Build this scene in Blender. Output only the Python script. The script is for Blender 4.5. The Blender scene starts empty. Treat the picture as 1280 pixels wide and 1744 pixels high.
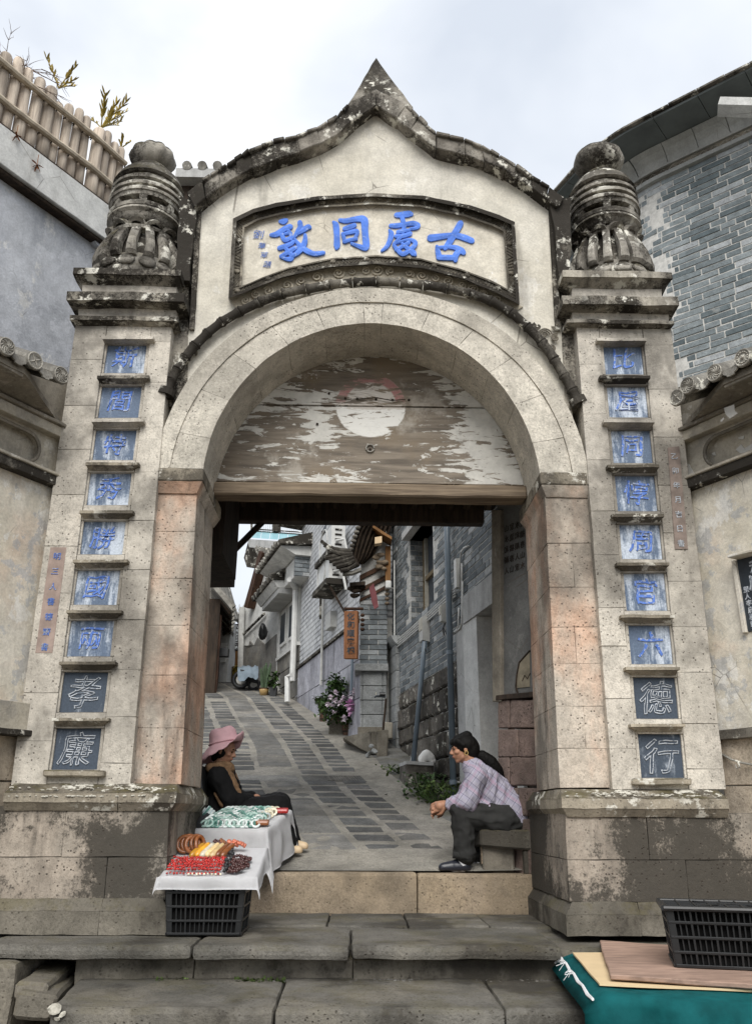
import bpy, bmesh, math, random
from math import sin, cos, tan, pi, radians, sqrt, atan2, floor
from mathutils import Vector, Matrix, noise
random.seed(7)
S = bpy.context.scene
COL = S.collection
# ------------------------------------------------------------------ camera
FPX, EYE = 1450.0, 0.371
TH, PS, RO = radians(19.66), radians(1.18), radians(0.3)
CAM = Vector((0, 0, EYE))
_R = Vector((cos(PS), -sin(PS), 0)); _F = Vector((sin(PS)*cos(TH), cos(PS)*cos(TH), sin(TH))); _U = _R.cross(_F)
CR = cos(RO)*_R + sin(RO)*_U; CU = -sin(RO)*_R + cos(RO)*_U
cd = bpy.data.cameras.new('camera'); cam = bpy.data.objects.new('camera', cd); COL.objects.link(cam)
cam.matrix_world = Matrix(((CR.x, CU.x, -_F.x, 0), (CR.y, CU.y, -_F.y, 0), (CR.z, CU.z, -_F.z, EYE), (0, 0, 0, 1)))
cd.sensor_fit = 'HORIZONTAL'; cd.sensor_width = 36; cd.lens = 36*FPX/1280
cd.clip_start = 0.05; cd.clip_end = 3000
S.camera = cam
# ------------------------------------------------------------------ sky, sun, exposure
SUN_EL, SUN_AZ = radians(44), radians(184)
W = bpy.data.worlds.new('World'); S.world = W; W.use_nodes = True
nt = W.node_tree; nt.nodes.clear()
wo = nt.nodes.new('ShaderNodeOutputWorld')
sky = nt.nodes.new('ShaderNodeTexSky'); sky.sky_type = 'NISHITA'; sky.sun_disc = False
sky.sun_elevation = SUN_EL; sky.sun_rotation = SUN_AZ
b1 = nt.nodes.new('ShaderNodeBackground'); b1.inputs[1].default_value = 0.05
nt.links.new(sky.outputs[0], b1.inputs[0])
tc = nt.nodes.new('ShaderNodeTexCoord'); mp = nt.nodes.new('ShaderNodeMapping'); mp.inputs['Scale'].default_value = (1.0, 1.0, 1.5); mp.inputs['Location'].default_value = (3.3, 1.7, 0.4)
nt.links.new(tc.outputs['Generated'], mp.inputs[0])
nz = nt.nodes.new('ShaderNodeTexNoise'); nz.inputs['Scale'].default_value = 2.1; nz.inputs['Detail'].default_value = 5; nz.inputs['Roughness'].default_value = .5; nz.inputs['Distortion'].default_value = .3
nt.links.new(mp.outputs[0], nz.inputs['Vector'])
rp = nt.nodes.new('ShaderNodeValToRGB'); rp.color_ramp.elements[0].position = .36; rp.color_ramp.elements[0].color = (.62, .67, .75, 1)
rp.color_ramp.elements[1].position = .66; rp.color_ramp.elements[1].color = (.96, .97, .99, 1)
e = rp.color_ramp.elements.new(.5); e.color = (.76, .80, .86, 1)
nt.links.new(nz.outputs[0], rp.inputs[0])
b2 = nt.nodes.new('ShaderNodeBackground'); b2.inputs[1].default_value = 0.56
nt.links.new(rp.outputs[0], b2.inputs[0])
mx = nt.nodes.new('ShaderNodeMixShader'); mx.inputs[0].default_value = .93
nt.links.new(b1.outputs[0], mx.inputs[1]); nt.links.new(b2.outputs[0], mx.inputs[2]); nt.links.new(mx.outputs[0], wo.inputs[0])
sl = bpy.data.lights.new('sun', 'SUN'); sl.energy = 1.5; sl.angle = radians(40); sl.color = (1, .97, .92)
so = bpy.data.objects.new('sun', sl); COL.objects.link(so)
sd = Vector((sin(SUN_AZ)*cos(SUN_EL), cos(SUN_AZ)*cos(SUN_EL), sin(SUN_EL)))   # towards the sun
so.rotation_euler = sd.to_track_quat('Z', 'Y').to_euler(); so.location = (0, -5, 20)
S.view_settings.view_transform = 'Standard'; S.view_settings.look = 'None'; S.view_settings.exposure = 1.18; S.view_settings.gamma = 1
S.view_settings.use_curve_mapping = False
# ------------------------------------------------------------------ survey: photo measurement -> point in the place
def ray(x, y): return _F*FPX + CR*(x-640) + CU*(872-y)
def P(x, y, Y):
    d = ray(x, y); return CAM + d*(Y/d.y)
def PZ(x, y, Z):
    d = ray(x, y); return CAM + d*((Z-EYE)/d.z)
class Plane:
    """vertical wall plane through (x,y) running along the heading ang (from +y towards +x); n faces the viewer"""
    def __init__(s, x, y, ang):
        s.p = Vector((x, y, 0)); a = radians(ang); s.d = Vector((sin(a), cos(a), 0)); s.n = Vector((cos(a), -sin(a), 0))
        if s.n.dot(CAM - s.p) < 0: s.n = -s.n
    def hit(s, x, y, off=0):
        p = s.p + s.n*off; d = ray(x, y); c = Vector((CAM.x, CAM.y, 0)); k = s.n.dot(p - c)/s.n.dot(d); return CAM + d*k
    def at(s, u, z, off=0): return Vector((s.p.x, s.p.y, 0)) + s.d*u + s.n*off + Vector((0, 0, z))
    def uz(s, x, y, off=0):
        q = s.hit(x, y, off); return ((q - s.p).dot(s.d), q.z)
def road_z(y):
    if y < 6.35: return .01
    if y < 18.6: return .01 + .25*(y-6.35)
    return .01 + .25*12.25 + .06*(y-18.6)
def PR(x, y, dz=0):
    """foot point on the sloping lane"""
    d = ray(x, y); s = (.01 - .25*6.35 - EYE + dz)/(d.z - .25*d.y); return CAM + d*s
# ------------------------------------------------------------------ objects
def thing(name, label, cat, loc=(0, 0, 0), group=None):
    o = bpy.data.objects.new(name, None); COL.objects.link(o); o.location = loc; o.empty_display_size = .1
    o['label'] = label; o['category'] = cat
    if group: o['group'] = group
    return o
def tag(o, label, cat, group=None):
    o['label'] = label; o['category'] = cat
    if group: o['group'] = group
    return o
WORLD_OF = {}
def wloc(o): return WORLD_OF.get(o.name, Vector(o.location))
def adopt(o, par):
    o.parent = par; o.matrix_parent_inverse = Matrix.Translation(-wloc(par))
    WORLD_OF[o.name] = wloc(par) if False else Vector((0, 0, 0))
def link(name, me, m, par=None):
    o = bpy.data.objects.new(name, me); COL.objects.link(o)
    if m is not None:
        me.materials.clear(); me.materials.append(m)
    if par is not None: adopt(o, par)
    return o
def share(name, me, par, loc=(0, 0, 0), rot=None, scale=None):
    """another piece with the same mesh data, standing at loc"""
    o = bpy.data.objects.new(name, me); COL.objects.link(o)
    if par is not None: adopt(o, par)
    o.location = loc
    if rot is not None: o.rotation_euler = rot
    if scale is not None: o.scale = scale
    return o
def nvec(p, s, seed=0): return noise.noise_vector(Vector((p[0]*s+seed, p[1]*s+seed*1.7, p[2]*s-seed)))
class MB:
    def __init__(s): s.b = bmesh.new()
    def faces(s, pts, quads):
        v = [s.b.verts.new(p) for p in pts]
        for q in quads:
            try: s.b.faces.new([v[i] for i in q])
            except ValueError: pass
        return v
    def hexa(s, a, b):
        """a: 4 front points, b: the 4 matching back points"""
        s.faces(list(a)+list(b), [(0, 1, 2, 3), (7, 6, 5, 4), (0, 4, 5, 1), (1, 5, 6, 2), (2, 6, 7, 3), (3, 7, 4, 0)]); return s
    def box(s, x0, x1, y0, y1, z0, z1):
        return s.hexa([(x0, y0, z1), (x1, y0, z1), (x1, y0, z0), (x0, y0, z0)], [(x0, y1, z1), (x1, y1, z1), (x1, y1, z0), (x0, y1, z0)])
    def prism(s, poly, off):
        off = Vector(off); n = len(poly); f = [s.b.verts.new(p) for p in poly]; k = [s.b.verts.new(Vector(p)+off) for p in poly]
        s.b.faces.new(f); s.b.faces.new(k[::-1])
        for i in range(n): s.b.faces.new((f[i], k[i], k[(i+1) % n], f[(i+1) % n]))
        return s
    def tube(s, pts, r, seg=8, cap=True):
        pts = [Vector(p) for p in pts]; n = len(pts); rs = r if isinstance(r, (list, tuple)) else [r]*n
        prev = None; rings = []
        for i, p in enumerate(pts):
            t = (pts[min(i+1, n-1)] - pts[max(i-1, 0)]).normalized()
            if prev is None:
                a = Vector((0, 0, 1)) if abs(t.z) < .9 else Vector((1, 0, 0)); u = t.cross(a).normalized()
            else:
                u = (prev - t*prev.dot(t)).normalized()
            prev = u; w = t.cross(u)
            rings.append([s.b.verts.new(p + (u*cos(2*pi*k/seg) + w*sin(2*pi*k/seg))*rs[i]) for k in range(seg)])
        for i in range(n-1):
            for k in range(seg): s.b.faces.new((rings[i][k], rings[i][(k+1) % seg], rings[i+1][(k+1) % seg], rings[i+1][k]))
        if cap: s.b.faces.new(rings[0][::-1]); s.b.faces.new(rings[-1])
        return s
    def lathe(s, prof, c, seg=24, a0=0, a1=2*pi, inner=None):
        """prof: (r,z); closed ring or, with a0..a1, a solid sector down to the inner radius factor"""
        c = Vector(c); full = abs(a1-a0-2*pi) < 1e-6
        n = seg if full else seg+1; cols = []
        for k in range(n):
            a = a0 + (a1-a0)*k/seg
            loop = [(r, z) for r, z in prof]
            if inner is not None: loop = loop + [(r*inner, z) for r, z in reversed(prof)]
            cols.append([s.b.verts.new(c + Vector((r*cos(a), r*sin(a), z))) for r, z in loop])
        m = len(cols[0])
        for k in range(seg):
            A, B = cols[k], cols[(k+1) % n]
            for j in range(m if inner is not None else m-1):
                s.b.faces.new((A[j], B[j], B[(j+1) % m], A[(j+1) % m]))
        if not full and inner is not None:
            s.b.faces.new(cols[0]); s.b.faces.new(cols[-1][::-1])
        if full and inner is None:
            for j in (0, m-1):
                try: s.b.faces.new([col[j] for col in cols])
                except ValueError: pass
        return s
    def ball(s, c, r, sub=2, sc=(1, 1, 1), rot=None):
        m = Matrix.Translation(c) @ (rot.to_4x4() if rot is not None else Matrix()) @ Matrix.Diagonal((sc[0]*r, sc[1]*r, sc[2]*r, 1))
        bmesh.ops.create_icosphere(s.b, subdivisions=sub, radius=1, matrix=m); return s
    def cyl(s, a, b, r, seg=12, r2=None): return s.tube([a, b], [r, r2 if r2 is not None else r], seg)
    def bevel(s, w, seg=1):
        bmesh.ops.remove_doubles(s.b, verts=s.b.verts, dist=1e-6)
        bmesh.ops.bevel(s.b, geom=s.b.edges[:], offset=w, segments=seg, affect='EDGES', profile=.6, clamp_overlap=True); return s
    def split(s, L):
        for _ in range(6):
            E = [e for e in s.b.edges if e.calc_length() > L]
            if not E: break
            bmesh.ops.subdivide_edges(s.b, edges=E, cuts=1, use_grid_fill=True)
        bmesh.ops.triangulate(s.b, faces=[f for f in s.b.faces if len(f.verts) > 4]); return s
    def rough(s, amp, sc, L=None, seed=0):
        if L: s.split(L)
        for v in s.b.verts: v.co += nvec(v.co, sc, seed)*amp
        return s
    def build(s, name, m, par=None, smooth=False, rec=True):
        if rec: bmesh.ops.recalc_face_normals(s.b, faces=s.b.faces[:])
        me = bpy.data.meshes.new(name); s.b.to_mesh(me); s.b.free()
        if smooth: me.polygons.foreach_set('use_smooth', [True]*len(me.polygons))
        return link(name, me, m, par)
def slab(pix, Yf, Yb, mb=None):
    """pix: 4 photo measures TL TR BR BL on the wall plane y=Yf, carried straight back to Yb"""
    mb = mb or MB(); a = [P(x, y, Yf) for x, y in pix]; return mb.hexa(a, [(p.x, Yb, p.z) for p in a])
def lerp(a, b, t): return a + (b-a)*t
def xl(line, y):
    (x0, y0), (x1, y1) = line; return x0 + (x1-x0)*(y-y0)/(y1-y0)
# ------------------------------------------------------------------ material kit
class G:
    def __init__(s, name, rough=.85, spec=.3):
        s.m = bpy.data.materials.new(name); s.m.use_nodes = True; s.t = s.m.node_tree; s.t.nodes.clear()
        s.o = s.N('ShaderNodeOutputMaterial'); s.b = s.N('ShaderNodeBsdfPrincipled'); s.L(s.b.outputs[0], s.o.inputs[0])
        s.b.inputs['Roughness'].default_value = rough; s.b.inputs['Specular IOR Level'].default_value = spec; s._p = None
    def N(s, t, **kw):
        n = s.t.nodes.new(t)
        for k, v in kw.items(): setattr(n, k, v)
        return n
    def L(s, a, b): s.t.links.new(a, b)
    def put(s, v, i):
        if hasattr(v, 'is_linked') or hasattr(v, 'node'): s.L(v, i)
        else:
            if isinstance(v, (tuple, list)) and len(v) == 3 and i.type == 'RGBA': v = (*v, 1)
            i.default_value = v
    def geo(s):
        if s._p is None: s._p = s.N('ShaderNodeNewGeometry')
        return s._p
    def pos(s, sc=(1, 1, 1), loc=(0, 0, 0), rot=(0, 0, 0), src=None):
        m = s.N('ShaderNodeMapping'); m.inputs['Scale'].default_value = sc; m.inputs['Location'].default_value = loc; m.inputs['Rotation'].default_value = rot
        s.L(src or s.geo().outputs['Position'], m.inputs[0]); return m.outputs[0]
    def obj(s): return s.N('ShaderNodeTexCoord').outputs['Object']
    def noise(s, sc, det=4, ro=.55, vec=None, dist=0):
        n = s.N('ShaderNodeTexNoise'); n.inputs['Scale'].default_value = sc; n.inputs['Detail'].default_value = det; n.inputs['Roughness'].default_value = ro; n.inputs['Distortion'].default_value = dist
        s.L(vec if vec is not None else s.geo().outputs['Position'], n.inputs['Vector']); return n.outputs[0]
    def vor(s, sc, vec=None, feat='F1', out='Distance'):
        n = s.N('ShaderNodeTexVoronoi', feature=feat); n.inputs['Scale'].default_value = sc
        s.L(vec if vec is not None else s.geo().outputs['Position'], n.inputs['Vector']); return n.outputs[out]
    def thr(s, f, lo, hi, a=0., b=1.):
        n = s.N('ShaderNodeMapRange'); n.interpolation_type = 'SMOOTHSTEP' if lo < hi else 'LINEAR'
        s.put(f, n.inputs[0]); n.inputs[1].default_value = lo; n.inputs[2].default_value = hi; n.inputs[3].default_value = a; n.inputs[4].default_value = b; return n.outputs[0]
    def ma(s, op, a, b=0., c=None):
        n = s.N('ShaderNodeMath', operation=op); s.put(a, n.inputs[0]); s.put(b, n.inputs[1])
        if c is not None: s.put(c, n.inputs[2])
        return n.outputs[0]
    def mix(s, f, a, b, bl='MIX'):
        n = s.N('ShaderNodeMix', data_type='RGBA', blend_type=bl); s.put(f, n.inputs[0]); s.put(a, n.inputs[6]); s.put(b, n.inputs[7]); return n.outputs[2]
    def ramp(s, f, st):
        n = s.N('ShaderNodeValToRGB'); cr = n.color_ramp
        while len(cr.elements) < len(st): cr.elements.new(.5)
        for e, (p, c) in zip(cr.elements, st): e.position = p; e.color = (*c, 1)
        s.L(f, n.inputs[0]); return n.outputs[0]
    def gain(s, c, f): 
        """scale a colour by a factor socket"""
        n = s.N('ShaderNodeVectorMath', operation='SCALE'); s.put(c, n.inputs[0]); s.put(f, n.inputs['Scale']); return n.outputs[0]
    def rnd(s):
        r = s.N('ShaderNodeObjectInfo').outputs['Random']; i = s.geo().outputs['Random Per Island']; return s.ma('FRACT', s.ma('ADD', r, i))
    def sep(s, v=None):
        n = s.N('ShaderNodeSeparateXYZ'); s.L(v if v is not None else s.geo().outputs['Position'], n.inputs[0]); return n.outputs
    def nz(s): return s.sep(s.geo().outputs['True Normal'])[2]
    def bump(s, h, st=.5, d=.01):
        n = s.N('ShaderNodeBump'); n.inputs['Strength'].default_value = st; n.inputs['Distance'].default_value = d; s.L(h, n.inputs['Height']); s.L(n.outputs[0], s.b.inputs['Normal'])
    def done(s, col, rough=None):
        s.put(col, s.b.inputs['Base Color'])
        if rough is not None: s.put(rough, s.b.inputs['Roughness'])
        return s.m
def plain(name, c, rough=.7, spec=.3, var=.12, sc=20, bump=0, metal=0, rv=0.):
    g = G(name, rough, spec); n = g.noise(sc, 5, .6)
    f = g.thr(n, .25, .75, 1-var, 1+var)
    if rv: f = g.ma('MULTIPLY', f, g.thr(g.rnd(), 0, 1, 1-rv, 1+rv))
    g.b.inputs['Metallic'].default_value = metal
    if bump: g.bump(n, bump, .01)
    return g.done(g.gain(c, f))
def stone(name, c1, c2, stain=(.035, .031, .026), amt=.4, pits=.6, streak=.5, grime=.5, moss=0., tint=None, tamt=0., var=.08, bump=.45, gr=1., lich=0., big=1.0, dk=0., run=None):
    g = G(name, .92, .15)
    n1 = g.noise(1.1*big, 6, .6); n2 = g.noise(7, 8, .68); n3 = g.noise(75*gr, 4, .75); n4 = g.noise(26*gr, 5, .7)
    c = g.mix(g.thr(n1, .38, .62), c1, c2)
    if tint is not None: c = g.mix(g.ma('MULTIPLY', g.thr(g.noise(1.7, 5, .6, g.pos((1, 1, .55), (5, 2, 9))), .44, .66), tamt), c, tint)
    f = g.ma('MULTIPLY', g.thr(n2, .27, .73, .78, 1.18), g.thr(n3, .30, .70, .72, 1.22)); f = g.ma('MULTIPLY', f, g.thr(n4, .28, .72, .83, 1.15))
    f = g.ma('MULTIPLY', f, g.thr(g.rnd(), 0, 1, 1-var, 1+var))
    c = g.gain(c, f)
    # weather: dark runs down the face, and blotches of black lichen
    zn = g.thr(g.noise(1.5, 6, .6, g.pos((1, 1, .8), (2, 5, 3))), .44-dk, .68-dk); gn = g.ma('ADD', g.ma('MULTIPLY', n4, .5), g.ma('MULTIPLY', n3, .5)); bl = g.ma('MULTIPLY', g.thr(g.ma('ADD', g.ma('MULTIPLY', zn, .30), gn), .50-dk*.5, .78-dk*1.5), amt)
    st = g.noise(1, 7, .66, g.pos((4.2, 4.2, .75))); sm = g.ma('MULTIPLY', g.ma('MULTIPLY', g.thr(st, .50-dk, .66-dk), streak), g.thr(gn, .38, .58, .30, 1))
    if run: sm = g.ma('MULTIPLY', sm, g.thr(g.sep()[2], run[0], run[1], .35, 1.0))
    c = g.mix(g.ma('MAXIMUM', sm, bl), c, stain)
    up = g.thr(g.nz(), .15, .6); gm = g.ma('MULTIPLY', g.ma('MULTIPLY', up, g.thr(n2, .3, .55)), grime)
    c = g.mix(gm, c, stain)
    if moss: c = g.mix(g.ma('MULTIPLY', g.ma('MULTIPLY', g.thr(g.nz(), -.1, .5), g.thr(g.noise(4, 7, .7, g.pos(loc=(3, 8, 1))), .46, .62)), moss), c, (.10, .085, .028))
    if lich:
        lm = g.ma('MULTIPLY', g.thr(g.noise(9, 6, .7, g.pos(loc=(7, 1, 4))), .60-.12*lich, .66-.1*lich), g.thr(g.noise(2.0, 3, .5, g.pos(loc=(1, 6, 2))), .42, .55))
        c = g.mix(lm, c, (.62, .60, .53))
    v = g.vor(34*gr); pm = g.ma('MULTIPLY', g.thr(v, .10, .24, 1, 0), g.thr(g.noise(3.1, 3), .40, .58)); pm = g.ma('MULTIPLY', pm, pits)
    c = g.mix(pm, c, (.05, .042, .034))
    h = g.ma('ADD', g.ma('MULTIPLY', n3, .55), g.ma('MULTIPLY', n4, .9)); h = g.ma('SUBTRACT', h, g.ma('MULTIPLY', pm, 1.2))
    g.bump(h, bump, .012)
    return g.done(c)
# ------------------------------------------------------------------ materials
M = {}
M['gate'] = stone('gate_stone', (.57, .525, .455), (.47, .435, .38), amt=.6, streak=.5, run=(1.6, 3.7), tint=(.60, .56, .485), tamt=.6, pits=.75, grime=.7)
M['jamb'] = stone('jamb_stone', (.55, .48, .40), (.46, .415, .355), amt=.6, streak=.8, tint=(.62, .36, .235), tamt=.75, pits=.8, grime=.6)
M['pedestal'] = stone('pedestal_stone', (.49, .42, .345), (.33, .30, .255), stain=(.055, .05, .042), dk=.065, amt=.95, streak=1., run=(-.2, .5), tint=(.53, .45, .37), tamt=.6, pits=.9, grime=.8)
M['arch'] = stone('arch_stone', (.57, .53, .455), (.50, .465, .40), amt=.3, streak=.2, pits=.8, grime=.3)
M['ledge'] = stone('ledge_stone', (.42, .37, .29), (.30, .265, .21), dk=.03, amt=.8, streak=.5, grime=.75, moss=.55, pits=.5, lich=.5)
M['cap'] = stone('cap_stone', (.50, .46, .385), (.30, .275, .235), dk=.04, amt=1.0, streak=1., grime=1., moss=.25, pits=.4, lich=.45, big=2.4, gr=1.3)
M['finial'] = stone('finial_stone', (.46, .43, .375), (.21, .195, .17), dk=.02, amt=1.0, streak=.95, grime=1., moss=.25, pits=.3, lich=.6, big=2.4, gr=1.3)
M['coping'] = stone('coping_stone', (.40, .37, .32), (.15, .135, .115), dk=.03, amt=1.0, streak=.8, grime=.9, moss=.12, pits=.3, lich=.45, big=2.8, gr=1.2)
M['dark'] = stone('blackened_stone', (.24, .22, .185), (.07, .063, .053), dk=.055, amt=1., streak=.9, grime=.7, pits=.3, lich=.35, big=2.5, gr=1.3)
M['plinth'] = stone('plinth_stone', (.22, .20, .165), (.14, .128, .105), amt=.8, streak=.35, grime=.3, moss=.35, pits=.6)
M['step'] = stone('step_stone', (.185, .175, .155), (.115, .110, .097), amt=.75, streak=.1, grime=.15, moss=.25, pits=.6, tint=(.25, .225, .18), tamt=.5, gr=1.2, bump=.8)
M['thresh'] = stone('threshold_stone', (.40, .315, .215), (.31, .25, .18), amt=.35, streak=.1, grime=.0, pits=.6, tint=(.30, .245, .19), tamt=.6)
def plaster(name, c1, c2, grey=(.36, .36, .35), gamt=.5, streak=.35, white=.3, pink=0., pt=0., bump=.25, sc=1.0, dirt=(.07, .06, .048)):
    g = G(name, .9, .15)
    n1 = g.noise(1.3*sc, 7, .62); n2 = g.noise(6*sc, 8, .7); n3 = g.noise(60, 4, .7)
    c = g.mix(g.thr(n1, .35, .65), c1, c2)
    if pink: c = g.mix(g.ma('MULTIPLY', g.thr(g.noise(1.4*sc, 6, .6, g.pos(loc=(4, 4, 2))), .5, .7), pink), c, (.60, .44, .33))
    c = g.mix(g.ma('MULTIPLY', g.thr(g.noise(2.0*sc, 8, .72, g.pos(loc=(2, 9, 6))), .56-pt, .585-pt), gamt), c, grey)
    c = g.mix(g.ma('MULTIPLY', g.thr(g.noise(3.2*sc, 8, .72, g.pos((1, 1, .7), (9, 3, 1))), .60-pt, .63-pt), white), c, (.72, .70, .65))
    c = g.gain(c, g.ma('MULTIPLY', g.thr(n2, .25, .75, .80, 1.16), g.thr(n3, .25, .75, .88, 1.12)))
    st = g.noise(1, 7, .64, g.pos((3.6, 3.6, .5))); c = g.mix(g.ma('MULTIPLY', g.thr(st, .52, .76), streak), c, dirt)
    ck = g.vor(2.6*sc, g.pos((1, 1, 1), (0, 0, 0), src=None), 'DISTANCE_TO_EDGE'); cm = g.ma('MULTIPLY', g.thr(ck, .0, .012, 1, 0), g.thr(g.noise(2.2, 3), .5, .62))
    c = g.mix(g.ma('MULTIPLY', cm, .7), c, (.10, .085, .07))
    g.bump(g.ma('ADD', n3, g.ma('MULTIPLY', n2, 1.4)), bump, .012)
    return g.done(c)
M['plaster'] = plaster('gable_plaster', (.57, .535, .455), (.63, .60, .53), gamt=.25, streak=.6, white=.5, grey=(.50, .48, .42))
M['panelplaster'] = plaster('panel_plaster', (.55, .505, .42), (.61, .57, .485), gamt=.3, streak=.2, white=.85, sc=1.8, grey=(.40, .37, .31))
M['wing'] = plaster('wing_plaster', (.64, .60, .52), (.57, .525, .43), gamt=.65, streak=.4, white=.75, pink=.45, pt=.045, sc=1.4, grey=(.40, .41, .42))
M['wingdark'] = plaster('sooty_plaster', (.24, .215, .175), (.15, .135, .11), gamt=.4, streak=.5, white=.16, sc=1.6, grey=(.11, .10, .085))
M['winggrey'] = plaster('grey_band_plaster', (.44, .40, .325), (.31, .285, .24), gamt=.4, streak=.45, white=.35, sc=2, grey=(.24, .23, .21))
M['rubble'] = stone('wing_base_stone', (.50, .42, .32), (.40, .34, .27), amt=.35, streak=.3, pits=.7)
M['greywall'] = plaster('grey_render', (.50, .515, .545), (.43, .445, .48), gamt=.35, streak=.6, white=.45, pt=.03, sc=1.1, grey=(.27, .285, .31), dirt=(.22, .235, .26))
M['beam'] = plaster('pale_beam_render', (.62, .62, .60), (.52, .52, .50), gamt=.2, streak=.45, white=.3, dirt=(.15, .145, .125))
M['concrete'] = plaster('concrete', (.47, .47, .46), (.38, .38, .37), gamt=.2, streak=.3, white=.15)
M['housewhite'] = plaster('house_plaster', (.62, .62, .60), (.54, .54, .52), gamt=.15, streak=.35, white=.2, dirt=(.24, .235, .22))
def wood(name, c1, c2, sc=(2, 14, 14), rough=.8, spec=.2, var=.15):
    g = G(name, rough, spec); n = g.noise(1.6, 7, .65, g.pos(sc), .6); n2 = g.noise(3, 5)
    f = g.ma('MULTIPLY', g.thr(n2, .3, .7, .85, 1.15), g.thr(g.rnd(), 0, 1, 1-var, 1+var))
    g.bump(n, .5, .006); return g.done(g.gain(g.mix(g.thr(n, .3, .7), c1, c2), f))
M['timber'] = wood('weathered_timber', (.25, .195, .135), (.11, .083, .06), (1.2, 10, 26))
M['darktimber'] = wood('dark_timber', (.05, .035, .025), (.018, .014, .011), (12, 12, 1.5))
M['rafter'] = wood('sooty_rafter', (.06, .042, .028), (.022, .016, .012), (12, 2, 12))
M['log'] = wood('grey_log', (.58, .50, .41), (.33, .275, .225), (22, 22, 1.4), var=.22)
M['rail'] = wood('bamboo_rail', (.47, .41, .32), (.30, .25, .19), (6, 6, 6), var=.1)
M['board'] = wood('brown_board', (.36, .245, .19), (.21, .145, .115), (3, 18, 18))
M['ply'] = plain('plywood', (.66, .50, .32), .7, .2, .06, 8)
# peeling painted boards over the gateway, with the remains of a sun emblem
SUNP = P(631, 690, 5.77)
def peel():
    g = G('peeling_paint_boards', .8, .2); ps = g.geo().outputs['Position']; x, y, z = g.sep(ps)
    grain = g.noise(1, 8, .68, g.pos((2.2, 1, 26)), .5); g2 = g.noise(1, 8, .7, g.pos((3.6, 1, 17), (3, 0, 1)), 1.2); big = g.noise(2.0, 5, .6, g.pos((.8, 1, 1.3), (1.4, 0, .8)))
    w = g.mix(g.thr(grain, .3, .7), (.115, .098, .08), (.25, .212, .168)); w = g.mix(g.thr(g.noise(2.2, 4), .45, .65), w, (.20, .16, .115))
    w = g.mix(g.ma('MULTIPLY', g.thr(g.noise(3, 6, .7, g.pos(loc=(5, 1, 1))), .56, .7), .7), w, (.40, .37, .32))
    edge = g.ma('ABSOLUTE', g.ma('SUBTRACT', x, SUNP.x)); top = g.thr(z, SUNP.z-.02, SUNP.z+.10)
    k = g.ma('ADD', g.ma('MULTIPLY', g2, .62), g.ma('MULTIPLY', big, .5)); k = g.ma('ADD', k, g.ma('MULTIPLY', g.ma('ADD', g.thr(edge, .35, 1.0), g.ma('MULTIPLY', top, .75)), .055))
    paint = g.thr(k, .580, .598)
    c = g.mix(paint, w, g.gain((.58, .565, .52), g.thr(g.noise(9, 6, .7), .25, .75, .8, 1.12)))
    dx = g.ma('SUBTRACT', x, SUNP.x); dz = g.ma('SUBTRACT', z, SUNP.z); d = g.ma('SQRT', g.ma('ADD', g.ma('MULTIPLY', dx, dx), g.ma('MULTIPLY', dz, dz)))
    r = .262; ins = g.thr(g.ma('ADD', d, g.ma('MULTIPLY', g.ma('SUBTRACT', g2, .5), .05)), r-.006, r+.006, 1, 0); low = g.thr(g.ma('ADD', dz, g.ma('MULTIPLY', g.ma('SUBTRACT', g2, .5), .25)), -.02, -.01, 1, 0); wear = g.thr(g2, .37, .43); wear2 = g.thr(g2, .48, .54)
    c = g.mix(g.ma('MULTIPLY', g.ma('MULTIPLY', ins, low), wear), c, (.70, .69, .65))
    c = g.mix(g.ma('MULTIPLY', g.ma('MULTIPLY', ins, g.ma('SUBTRACT', 1, low)), g.ma('MULTIPLY', wear2, .8)), c, (.62, .58, .53))
    ring = g.ma('MULTIPLY', ins, g.thr(d, r*.70, r*.76)); c = g.mix(g.ma('MULTIPLY', g.ma('MULTIPLY', ring, g.thr(dz, .0, .05)), g.ma('MULTIPLY', g.thr(g2, .44, .56), .8)), c, (.33, .11, .105))
    g.bump(g.ma('ADD', grain, g.ma('MULTIPLY', paint, .4)), .5, .006); return g.done(c)
M['peel'] = peel()
def slate(name, a, b, amt):
    g = G(name, .7, .3); s = g.noise(1, 7, .7, g.pos((14, 14, 2.2)), .3); n = g.noise(5, 6, .7)
    k = g.ma('ADD', g.ma('MULTIPLY', s, .6), g.ma('MULTIPLY', n, .4)); k = g.ma('ADD', k, g.ma('MULTIPLY', g.ma('SUBTRACT', g.rnd(), .5), .06))
    c = g.mix(g.thr(k, .60-amt, .72-amt), a, b); c = g.gain(c, g.thr(g.noise(80, 3), .25, .75, .85, 1.15)); g.bump(n, .3, .006); return g.done(c)
M['slate_wash'] = slate('washed_blue_slate', (.115, .155, .225), (.50, .555, .63), .14)
M['slate_dark'] = slate('dark_slate', (.060, .078, .105), (.36, .40, .45), .06)
def paintmat(name, c, worn, k, sc):
    g = G(name, .8, .15); n = g.noise(sc, 7, .7); n2 = g.noise(sc*.3, 4); col = g.gain(c, g.thr(n2, .25, .75, .75, 1.2)); col = g.mix(g.thr(n, k, k+.07), col, worn); g.bump(n, .4, .004); return g.done(col)
M['blue'] = paintmat('blue_lettering', (.10, .215, .66), (.26, .36, .66), .58, 38); M['blueworn'] = paintmat('worn_blue_lettering', (.11, .205, .56), (.42, .47, .56), .52, 45)
M['chalk'] = paintmat('white_lettering', (.50, .53, .57), (.17, .20, .245), .52, 55)
M['redtablet'] = plain('dull_red_tablet', (.33, .255, .22), .85, .2, .22, 14, .3)
M['browntablet'] = plain('dull_brown_tablet', (.23, .185, .16), .85, .2, .25, 14, .3)
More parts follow.
